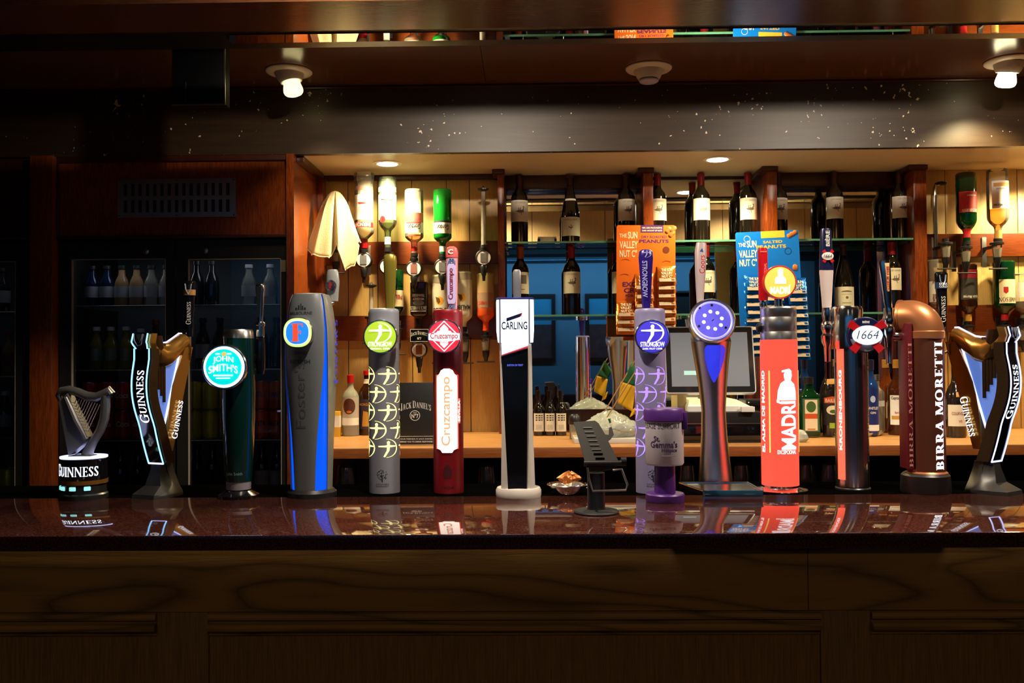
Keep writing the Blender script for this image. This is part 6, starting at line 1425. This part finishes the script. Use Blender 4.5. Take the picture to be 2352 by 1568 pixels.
def column_of(px, y0, n, step, foil, where, grp, dx=0):
    for i in range(n):
        lab = ('topmost packet %s' if i == 0 else 'lowest packet %s' if i == n - 1 else 'overlapped packet in the middle %s') % where
        packet(px + dx * i, y0 + i * step, foil, lab, grp, i == 0, n - i)
OG = 'orange foil peanut packets'; BG = 'blue foil peanut packets'
column_of(1437, 690, 3, 17, FOO, 'of the short outer column, orange peanut card', OG, -1)
column_of(1479, 628, 6, 21, FOO, 'of the orange peanut column behind the purple handle', OG)
column_of(1530, 611, 8, 18, FOO, 'of the orange peanut column beside the silver-rose handle', OG)
column_of(1729, 631, 9, 18, FOB, 'of the blue peanut column beside the red handle', BG, .5)
column_of(1776, 636, 7, 18, FOB, 'of the blue peanut column behind the orange badge', BG)
column_of(1829, 638, 9, 18, FOB, 'of the blue peanut column farthest from the red handle', BG, 1)

# ================================================================== till, flags, small bar gear
Yt = stand(1640, 1008); Yt = 3.42
s = Yt / F; c = at(1645, 1005, Yt)
t = thing('cash_drawer', 'black cash drawer under the till screen on the worktop', 'cash drawer', (c.x, Yt, ZW)); z1 = at(1645, 946, Yt).z - ZW
obj('body', MB().box(-92 * s, 108 * s, 0, .40, 0, z1, .003), BLK, t)
obj('front', MB().box(-88 * s, 104 * s, -.006, 0, .012, z1 * .55, .002), BLKG, t); obj('trim_line', MB().box(-88 * s, 104 * s, -.007, -.005, z1 * .62, z1 * .64), STEEL, t)
ztop = ZW + z1 + .0005
t = thing('receipt_printer', 'off-white receipt printer with sloping tray on the cash drawer', 'printer', (c.x, Yt + .05, ztop))
obj('tray', MB().loft([[(-60 * s, -.02, 0), (82 * s, -.02, 0), (82 * s, .25, 0), (-60 * s, .25, 0)], [(-60 * s, -.02, 12 * s), (82 * s, -.02, 12 * s), (82 * s, .25, 12 * s), (-60 * s, .25, 12 * s)], [(-52 * s, .03, 26 * s), (58 * s, .03, 26 * s), (58 * s, .24, 26 * s), (-52 * s, .24, 26 * s)]]), WHT, t)
obj('neck', MB().box(-78 * s, -56 * s, .05, .20, 0, 48 * s, .004), M('cream_plastic', rgb(206, 196, 150), .4), t)
obj('stand', MB().box(-15 * s, 25 * s, .10, .18, 24 * s, 70 * s, .004), BLK, t)
t = thing('till_screen', 'silver-framed touchscreen till tilted back on its base', 'screen', at(1632, 903, Yt - .01), rot=(R(-14), 0, R(-3)))
w0, w1, hs = -100 * s, 103 * s, .258
def rr(x0_, x1_, z0_, z1_, r_, n=5):
    P = []
    for cx2, cz2, a in ((x1_ - r_, z0_ + r_, -90), (x1_ - r_, z1_ - r_, 0), (x0_ + r_, z1_ - r_, 90), (x0_ + r_, z0_ + r_, 180)):
        P += [(cx2 + r_ * cos(R(a + 90 * q / n)), cz2 + r_ * sin(R(a + 90 * q / n))) for q in range(n + 1)]
    return P
obj('housing', MB().prism(rr(w0, w1, 0, hs, .010), lambda u, w_, d: (u, d, w_), .03), M('bezel_silver', rgb(196, 196, 200), .3, .2), t)
obj('black_border', MB().prism(rr(w0 + .004, w1 - .004, .004, hs - .004, .007), lambda u, w_, d: (u, -.0008 + d, w_), .001), M('glass_black', (.02, .02, .022), .07, coat=.5), t)
obj('display', MB().box(w0 + .022, w1 - .022, -.0014, -.0006, .026, hs - .024), M('display_grey', rgb(96, 98, 100), .16, emit=(.5, .5, .5), es=.26), t)
obj('green_box', MB().box(-58 * s, -28 * s, -.0019, -.0013, .070, .086), E('green_ui', (.45, .75, .62), .75), t)
t = thing('network_box', 'flat black box with green light beside the till', 'electronics', (at(1752, 940, Yt).x, Yt + .10, ztop)); obj('case', MB().box(-24 * s, 34 * s, 0, .12, 12 * s, 24 * s, .002), BLK, t)
obj('led', MB().lathe([(0, 0), (.0022, 0), (.0018, .001), (0, .0014)], 10, m=Matrix.Translation((-17 * s, 0, 18 * s)) @ Matrix.Rotation(R(90), 4, 'X')), E('led_green', (.5, 1.0, .1), 2.), t)
obj('foot', MB().box(-20 * s, 30 * s, .02, .1, 0, 12 * s), BLK, t)
tag(obj('card_box', MB().box(-15 * s, 15 * s, -.02, .02, 0, 12 * s, .002), WHT), 'small white plastic box on the cash drawer beside the till', 'box').location = (at(1716, 940, Yt).x, Yt + .0, ztop)

# flags, plastic bag, white tray
Yg = 3.42; s = Yg / F
c = at(1395, 1006, Yg)
tag(obj('white_tray', MB().box(-75 * s, 70 * s, -.03, .17, 0, 11 * s, .003), M('white_card', rgb(186, 184, 176), .5)), 'flat white tray under the plastic bag on the worktop', 'tray').location = (c.x, Yg + .03, ZW)
rings = []; rnd = random.Random(4)
for i in range(15):
    v = i / 14; k = (.86 + .2 * sin(pi * min(1, v * 1.6))) * (1 - max(0, v - .45) ** 1.6 * 2.2); z = .095 * v
    rings.append([((68 * s) * max(.06, k) * cos(a) * (1 + .06 * sin(a * 5 + i) + rnd.uniform(-.03, .03)), .085 * max(.06, k) * sin(a) * (1 + .06 * sin(a * 7 + i * 2)), max(0, z + .006 * sin(a * 6 + i * 1.3) * (i > 0) + rnd.uniform(-.002, .002) * (i > 0))) for a in [2 * pi * j / 44 for j in range(44)]])
o = tag(obj('plastic_bag', MB().loft(rings), glass('bag_plastic', (.85, .88, .84), 1.4, rough=.12, base=(.62, .66, .58), bw=.5, bump=.8), smooth=70), 'crumpled clear plastic bag of folded flags on the white tray', 'bag')
o.location = (at(1402, 1000, Yg + .11).x, Yg + .115, ZW + 11 * s)
GF = M('flag_green', rgb(14, 84, 44), .8); YFm = M('flag_gold', rgb(196, 150, 8), .8)
def flag(px0, py0, px1, py1, Y, corners, lab):
    s = Y / F; a = at(px0, py0, Y); b = at(px1, py1, Y)
    t = thing('stick_flag', lab, 'flag', a, group='small flags on sticks')
    obj('stick', MB().cyl((0, 0, 0), b - a, .0022, seg=8), M('bamboo', rgb(150, 108, 56), .5), t)
    for nm, mt, cs in corners:
        n = 8; q = [at(x_, y_, Y) - a for x_, y_ in cs]; rows_ = []
        for i in range(n + 1):
            u = i / n; l = q[0].lerp(q[3], u); r_ = q[1].lerp(q[2], u)
            rows_.append([l.lerp(r_, j / n) + Vector((0, .010 * sin(j / n * 7 + u * 3) * (j / n), 0)) for j in range(n + 1)])
        o = obj(nm, MB().loft(rows_, False, False, False), mt, t); sd = o.modifiers.new('thick', 'SOLIDIFY'); sd.thickness = .0008
flag(1388, 946, 1462, 822, Yg + .05, [('green_stripe', GF, [(1428, 876), (1452, 830), (1475, 862), (1462, 888)]), ('gold_stripe', YFm, [(1426, 876), (1462, 888), (1452, 945), (1419, 926)])], 'green and gold flag on a stick leaning by the violet archer tap')
flag(1394, 958, 1470, 836, Yg + .02, [('gold_stripe', YFm, [(1452, 942), (1466, 928), (1460, 950), (1446, 958)]), ('green_stripe', GF, [(1396, 962), (1402, 960), (1404, 970), (1400, 972)])], 'half-hidden gold flag on a stick leaning over the plastic bag')
t = thing('lidded_jar', 'small clear jar with round black lid beside the three small bottles', 'jar', (at(1320, 980, 3.62).x, 3.62, ZW)); s = 3.62 / F
obj('glass', MB().lathe([(0, 0), (11 * s, 0), (12 * s, .004), (12 * s, 36 * s), (0, 36 * s)], 22), CLEAR, t); obj('lid', MB().lathe([(13 * s, 34 * s), (14 * s, 36 * s), (13 * s, 52 * s), (9 * s, 57 * s), (0, 57 * s)], 22), BLK, t)
rings = []
for i, (k, z) in enumerate(((.7, 0), (1.0, .012), (.9, .03), (.5, .042), (.1, .046))): rings.append([(.03 * k * cos(a) * (1 + rnd.uniform(-.15, .15)), .03 * k * sin(a), z) for a in [2 * pi * j / 14 for j in range(14)]])
tag(obj('plastic_bag', MB().loft(rings), glass('bag_plastic')), 'small crumpled white plastic bag beside the glowing red tap', 'bag').location = (at(1838, 1000, 3.44).x, 3.44, ZW)

# upturned glasses on the undershelf
pg = glass('pint_glass', (.9, .92, .92), 1.5, base=(.5, .52, .52), bw=.06)
gm = mesh_of('pint', MB().lathe([(.040, 0), (.043, .002), (.041, .06), (.034, .135), (.032, .14), (0, .14), (0, .132), (.030, .132), (.038, .06), (.039, .002)], 24, cap=False))
where = ['behind the blue-lit tap', 'right of the blue-lit tap', 'between the lit white tap and the steel dish', 'left of the chrome hourglass tap', 'between the hourglass and glowing red taps', 'right of the glowing red tap', 'left of the polished chrome tap', 'beside the copper tap']
for px, wr in zip((742, 798, 1120, 1578, 1702, 1760, 1850, 1904), where[:0] + ['behind the blue-lit tap base', 'just right of the blue-lit tap base', 'beside the lit white tap', 'left of the chrome hourglass tap', 'right of the hourglass tap', 'left of the glowing red tap base', 'right of the glowing red tap base', 'left of the polished chrome tap base']):
    o = tag(obj('pint_glass', gm, pg), 'upturned pint glass on the dark undershelf %s' % wr, 'glass', 'upturned glasses under the worktop')
    o.location = (at(px, 1100, 3.46).x, 3.46, .9355)

# ================================================================== things on the counter between the taps
f = Fnt('card_reader_stand', 'black tilted card-reader stand with slotted plate on the counter', 1368, 1186, .055, cat='stand', group=None)
X, Z, s = f.X, f.Z, f.s; GRP = M('dark_grey_metal', rgb(58, 55, 52), .45, .4, var=.1)
f.o('base_disc', MB().lathe([(0, 0), (50 * s, 0), (52 * s, .003), (50 * s, .006), (22 * s, .009), (0, .009)], 36), BLKM)
f.o('pole', MB().lathe([(0, .008), (22 * s, .008), (20 * s, .014), (20 * s, Z(1085)), (0, Z(1085))], 28), BLK)
pl = [(1320, 972), (1370, 969), (1378, 975), (1392, 1000), (1400, 1001), (1402, 985), (1408, 983), (1412, 1000), (1404, 1010), (1398, 1014), (1418, 1056), (1408, 1074), (1362, 1082), (1346, 1072)]
rotp = Matrix.Translation((0, -.02, Z(1080))) @ Matrix.Rotation(R(-28), 4, 'X') @ Matrix.Translation((0, 0, -Z(1080)))
pt = obj('plate', MB().prism([(X(a), Z(b)) for a, b in pl], lambda u, w_, d: rotp @ Vector((u, d, Z(1080) + (w_ - Z(1080)) * 1.14)), .004), GRP, f.t)
for i in range(9):
    q = rotp @ Vector((X(1352 + i * 3.6), -.0006, Z(1080) + (Z(985 + i * 9.6) - Z(1080)) * 1.14))
    obj('slot', MB().box(-.011, .011, -.0012, .0012, -.0016, .0016, m=Matrix.Translation(q) @ Matrix.Rotation(R(-28), 4, 'X')), BLKD if i > 5 else STEEL, pt)
f.o('hinge', MB().cyl((X(1340), -.015, Z(1062)), (X(1432), -.015, Z(1062)), .007), BLK)
f.o('hinge_knob', MB().cyl((X(1424), -.015, Z(1058)), (X(1436), -.015, Z(1058)), .011), BLK)
f.o('wire_loop', MB().tube([(X(1347), -.03, Z(1070)), (X(1350), -.035, Z(1095)), (X(1358), -.04, Z(1122)), (X(1432), -.04, Z(1120)), (X(1436), -.036, Z(1108)), (X(1424), -.03, Z(1074)), (X(1404), -.03, Z(1076))], .0028, 8), STEEL)
f = Fnt('collection_tin', 'white charity collection tin with purple lid on purple stand', 1526, 1157, .05, cat='collection tin', group=None)
X, Z, s = f.X, f.Z, f.s; PU = M('charity_purple', rgb(74, 30, 112), .4, var=.06); r = 43.5 * s
f.o('foot', MB().lathe([(0, 0), (43 * s, 0), (44 * s, .003), (44 * s, .018), (42 * s, .021), (0, .021)], 40), PU)
f.o('pole', MB().lathe([(0, .02), (24 * s, .02), (23.5 * s, Z(1064)), (0, Z(1064))], 32), PU)
f.o('tin', MB().lathe([(r * .94, Z(1066)), (r, Z(1062)), (r * .99, Z(960)), (0, Z(960))], 44), M('tin_paper', rgb(200, 192, 200), .45, var=.03))
f.o('lid', MB().lathe([(r * 1.02, Z(966)), (r * 1.08, Z(964)), (r * 1.08, Z(942)), (r * 1.0, Z(937)), (0, Z(936))], 44), PU)
f.o('lid_catch', MB().box(r * .86, r * 1.12, -.03, -.012, Z(985), Z(945), .003), PU)
TP = M('tin_purple_print', rgb(60, 36, 80), .5)
def tw(zc, a=-.1): return wrap(r + .0003, Z(zc), a)
L_(f.t, text2d('PLEASE SUPPORT'), M('tin_grey_print', rgb(70, 64, 80), .5), tw(975, -.38), h=12 * s, wd=100 * s, step=.005)
for st, zc, hh, ww, a in (('St.', 1004, 12, 15, -.55), ("Gemma's", 1017, 15, 65, -.18), ('Hospice', 1031, 11, 36, .12)): L_(f.t, text2d(st, .02), TP, tw(zc, a), h=hh * s, wd=ww * s, step=.005)
f.o('fine_print', MB().bent([[(-17 * s, -1 * s), (17 * s, -1 * s), (17 * s, 1 * s), (-17 * s, 1 * s)]], tw(1042, .1)), M('tin_faint_print', rgb(160, 150, 166), .5), 0)
f = Fnt('steel_dish', 'round polished steel dish of foil wrappers beside the card-reader stand', 1302, 1140, .07, cat='dish', group=None)
X, Z, s = f.X, f.Z, f.s
f.o('dish', MB().lathe([(0, 0), (42 * s, 0), (44 * s, .004), (47 * s, Z(1112)), (45 * s, Z(1110)), (42 * s, .012), (0, .010)], 44), CHR)
FW = M('foil_wrap', (.62, .56, .5), .22, .9, bump=.9, bscale=150)
def crumple(px, py, y, rx_, rz_, mat, lab, cat, seed):
    rnd = random.Random(seed); rings = []
    for i in range(8):
        v = i / 7; k = max(.15, sin(pi * v) ** .7); rings.append([(rx_ * k * cos(a) * (1 + rnd.uniform(-.22, .22)), rx_ * .7 * k * sin(a) * (1 + rnd.uniform(-.22, .22)), rz_ * 2 * v + rnd.uniform(-.1, .1) * rz_) for a in [2 * pi * j / 14 for j in range(14)]])
    o = tag(obj('foil_wrapper', MB().loft(rings), mat, smooth=10), lab, cat, 'crumpled wrappers in the steel dish'); o.location = f.t.location + Vector((f.X(px), y, f.Z(py)))
crumple(1282, 1127, -.015, .030, .012, FW, 'crumpled silver foil wrapper in the steel dish', 'wrapper', 1)
crumple(1320, 1127, -.010, .032, .013, FW, 'crumpled silver foil wrapper in the steel dish', 'wrapper', 2)
crumple(1308, 1119, .022, .032, .021, M('foil_orange_wrap', rgb(170, 96, 46), .28, .6, bump=.9, bscale=150), 'crumpled orange snack wrapper on top of the foil', 'wrapper', 3)
# tray under the chrome hourglass tap
f = Fnt('drip_tray', 'steel drip tray with glossy blue-tinted front under the hourglass tap', 1650, 1140, .09, cat='drip tray', group=None)
X, Z, s = f.X, f.Z, f.s; zt = Z(1128)
f.o('tray', MB().prism([(X(1600), 0), (X(1732), 0), (X(1732), .13), (X(1570), .13)], lambda u, w_, d: (u, -.085 + w_ * 1.3, d), .012), CHR)
f.o('front_block', MB().box(X(1603), X(1731), -.092, -.084, .0005, .0165, .002), M('block_teal', rgb(40, 84, 110), .1, .3, coat=.5))  # glass block with its own blue tint
f.o('rim', MB().tube([(X(1602), -.084, .013), (X(1572), .085, .013), (X(1732), .085, .013), (X(1732), -.084, .013)], .003, 8), CHR)

# ================================================================== fridges and what they hold
FBLK = M('fridge_black', (.012, .011, .010), .4, var=.15); FIN = M('fridge_inner', rgb(74, 78, 84), .5, var=.05); GASK = M('gasket_grey', rgb(150, 142, 126), .5)
PANE = glass('fridge_pane', (.90, .92, .92), 1.5)
YFD = YF + .012
def fridge(pxl, pxr, pyt, doors, shelves, label, glow):
    xl, xr = xat(pxl, YFD), xat(pxr, YFD); zt = zpx(400, pyt, YFD)
    t = thing('bottle_fridge', label, 'fridge', ((xl + xr) / 2, YFD, 0), group='glass-door bottle fridges'); hw = (xr - xl) / 2; D = .50; b = .02; O = t.location.x
    mb = MB().box(-hw, -hw + b, .03, D, .08, zt).box(hw - b, hw, .03, D, .08, zt).box(-hw + b, hw - b, .03, D, zt - b, zt).box(-hw + b, hw - b, D - b, D, .08, zt - b).box(-hw + b, hw - b, .03, D, 0, .12)
    obj('cabinet', mb, FBLK, t)
    obj('liner', MB().box(-hw + b, hw - b, D - b - .004, D - b, .12, zt - b), FIN, t)
    for (a, c_, g0, g1, gy) in doors:
        xa, xb, ga, gb = xat(a, YFD) - O, xat(c_, YFD) - O, xat(g0, YFD) - O, xat(g1, YFD) - O; zg = zpx(400, gy, YFD); z0 = .14
        mb = MB().box(xa, ga, 0, .028, .1, zt - .004).box(gb, xb, 0, .028, .1, zt - .004).box(ga, gb, 0, .028, zg, zt - .004).box(ga, gb, 0, .028, .1, z0)
        d = obj('door', mb, FBLK, t)
        obj('glass_pane', MB().box(ga, gb, .012, .016, z0, zg), PANE, d)
        w_ = .0028; obj('gasket', MB().box(ga, ga + w_, -.001, .012, z0, zg).box(gb - w_, gb, -.001, .012, z0, zg).box(ga, gb, -.001, .012, zg - w_, zg), GASK, d)
        lx = xat((336 if a < 300 else 472), YFD) - O
        if a > 0: obj('lock', MB().lathe([(0, 0), (.011, 0), (.011, .004), (.008, .006), (0, .006)], 18, m=Matrix.Translation((lx, 0, zpx(400, 577, YFD))) @ Matrix.Rotation(R(90), 4, 'X')), STEEL, d)
    for q in ((-.5, .5) if len(doors) > 1 else (.45,)):  # strip and light added inside to brighten the fridge contents
        fl = obj('fill_strip', MB().box(q * hw - .12, q * hw + .12, .05, .07, zt - b - .010, zt - b - .001, .002), E('fridge_fill_glow', (.8, .85, 1.0), .25), t)
        la = lamp('fridge_fill', 'AREA', (q * hw, .09, zt - b - .014), glow, (.86, .90, 1.0), (R(12), 0, 0), shape='RECTANGLE', size=.30, size_y=.06); la.parent = t
    sh = []
    for py in shelves:
        z = zpx(400, py, YFD + .06)
        mb = MB().cyl((-hw + b, .055, z - .003), (hw - b, .055, z - .003), .0025, seg=6)
        for k in range(int((2 * hw - 2 * b) / .022)): mb.cyl((-hw + b + .011 + k * .022, .056, z - .003), (-hw + b + .011 + k * .022, D - .03, z - .003), .0012, seg=4)
        obj('wire_shelf', mb, STEEL, t); sh.append(z)
    return t, sh
fr1, sh1 = fridge(135, 668, 550, [(137, 401, 164, 381, 593), (406, 667, 432, 646, 595)], (700, 848, 1010), 'black double-door bottle fridge under the vent panel', .16)
o = obj('sticker', MB().box(xat(645, YFD) - fr1.location.x + .002, xat(666, YFD) - fr1.location.x - .002, -.002, -.0005, zpx(655, 624, YFD), zpx(655, 597, YFD)), M('sticker_grey', rgb(120, 112, 100), .5, var=.2, vscale=90), fr1)
fr0, sh0 = fridge(-330, 75, 552, [(-328, 72, -300, 36, 596)], (712, 861, 1002), 'black glass-door bottle fridge left of the reddish pillar', .07)
FR = 'cans and bottles in the fridges'
_can = None
def can(px, z, Y, mat, lab, lettering=None, lm=None):
    global _can
    if _can is None: _can = (mesh_of('can', MB().lathe([(0, .002), (.025, 0), (.033, .008), (.033, .101), (.0285, .112), (0, .112)], 20)), mesh_of('lid', MB().lathe([(.0285, .111), (.0285, .115), (.026, .115), (.025, .112), (0, .112)], 18)))
    t = thing('drink_can', lab, 'can', (at(px, 900, Y).x, Y, z), random.uniform(-.4, .4), FR)
    b = _can[0].copy(); b.materials.clear(); obj('body', b, mat, t); obj('lid', _can[1], STEEL, t)
    if lettering: mb = MB(); put(mb, text2d(lettering, .02), wrap(.0336, .062), h=.022, wd=.056, step=.005); obj('lettering', mb, lm, t, 0)
RC = M('can_red', rgb(190, 14, 18), .3, .3); YLC = M('can_yellow', rgb(190, 176, 20), .3, .3, var=.2, vscale=40); OC = M('can_orange', rgb(214, 92, 20), .3, .3); SC = M('can_silver', rgb(170, 172, 176), .25, .7)
YD = YFD + .11
z = sh1[2]
for row, nm in ((0, 'lower'), (1, 'upper')):
    zz_ = z + .0005 + row * .1155
    for px in (206, 245, 284, 323, 362): can(px, zz_, YD + random.uniform(0, .012), RC, '%s-layer red cola can behind the left fridge door' % nm, 'Cola' if False else 'Coca', WH)
    for px in (446, 484): can(px, zz_, YD, YLC, '%s-layer yellow drink can behind the right fridge door' % nm, 'LEMON' if False else None, None)
    can(523, zz_, YD, YLC if row else SC, ('upper-layer yellow can beside the green tap' if row else 'silver can under a yellow one beside the green tap'))
    for px in (599, 638): can(px, zz_, YD, OC, '%s-layer orange soda can behind the right fridge door' % nm, 'FANTA', M('can_blue_print', rgb(40, 60, 150), .4))
SMALL = [(0, .002), (.027, 0), (.029, .006), (.029, .085), (.024, .105), (.014, .125), (.012, .150), (.0135, .152), (.0135, .165), (0, .165)]
_sm = (mesh_of('bottle', MB().lathe(SMALL, 20)), mesh_of('label', MB().arc([.035, .08], .0294, .0294, R(-150), R(150), .0004, 20)), mesh_of('cap', MB().lathe([(.0138, .150), (.0155, .151), (.0150, .165), (0, .1665)], 16)))
def mixer(px, z, Y, gm_, lm, cm, lab, sc=1.):
    t = thing('mixer_bottle', lab, 'bottle', (at(px, 700, Y).x, Y, z + .0005), 0, FR); t.scale = (1, 1, sc)
    for me, m_, nm in zip(_sm, (gm_, lm, cm), ('glass', 'label', 'cap')):
        b = me.copy(); b.materials.clear(); obj(nm, b, m_, t)
YT = glass('tonic_yellow', (.7, .6, .15), 1.4, base=(.4, .32, .05), bw=.4); DKG = M('dark_bottle', (.01, .01, .012), .12, coat=.4)
GLAB = M('fridge_label_grey', rgb(150, 150, 158), .5); ALAB = glass('peach_drink', (.7, .5, .3), 1.4, base=(.5, .3, .15), bw=.5); MU = M('muted_red', rgb(130, 40, 34), .5)
for px, g_, k_ in ((212, NAVYG, 'navy'), (246, NAVYG, 'navy'), (280, ALAB, 'peach'), (314, ALAB, 'peach'), (348, CLEAR, 'clear'), (382, CLEAR, 'clear')): mixer(px, sh1[0], YD + .02, g_, GLAB, BLK, 'grey-labelled %s mixer bottle on the top shelf of the left fridge door' % k_)
for px in (222, 255, 290): mixer(px, sh1[1], YD + .02, YT, CLEAR, WHT, 'yellow tonic bottle on the second shelf of the left fridge door', 1.05)
mixer(324, sh1[1], YD + .02, CLEAR, GLAB, WHT, 'clear tonic bottle with grey label on the second fridge shelf')
mixer(358, sh1[1], YD + .02, DKG, MU, MU, 'dark bottle with muted red cap on the second fridge shelf', 1.2)
for px in (452, 487): mixer(px, sh1[0], YD + .03, DKG, DKG, BLK, 'plain dark bottle on the top shelf of the right fridge door', 1.1)
for px in (572, 621): mixer(px, sh1[0], YD + .02, CLEAR, GLAB, GLAB, 'clear bottle with grey label on the top shelf of the right fridge door')
for px in (466, 505, 600, 635): mixer(px, sh1[1], YD + .02, DKG, GLAB if px < 500 else DKG, BLK, 'tall dark bottle on the second shelf of the right fridge door', 1.25)
zb = .80
for px in (205, 240, 278, 318, 358): mixer(px, .93, YD + .02, DKG, DKG, BLK, 'dark bottle on the bottom shelf of the left fridge door', 1.1)
for px in (452, 488, 601, 636): mixer(px, .93, YD + .02, DKG, GLAB if px > 600 else DKG, BLK, 'dark bottle on the bottom shelf of the right fridge door', 1.25)
obj('wire_shelf', MB().box(-.44, .44, .05, .46, .924, .93), STEEL, fr1); obj('wire_shelf', MB().box(-.32, .32, .05, .46, .924, .93), STEEL, fr0)
for px, k, g_, lm, cm in ((6, 0, DKG, GLAB, BLK), (-30, 0, DKG, GLAB, BLK), (22, 1, ALAB, MU, MU), (-12, 1, DKG, MU, BLK), (12, 2, DKG, GLAB, WHT), (-22, 2, DKG, GLAB, WHT)):
    mixer(px, sh0[k], YD + .02, g_, lm, cm, '%s bottle on the %s shelf of the fridge left of the pillar' % ('peach' if g_ is ALAB else 'dark', ('top', 'second', 'third')[k]), 1.1)
for px in (-18, 20): can(px, .9305, YD, YLC, 'yellow can at the bottom of the fridge left of the pillar')
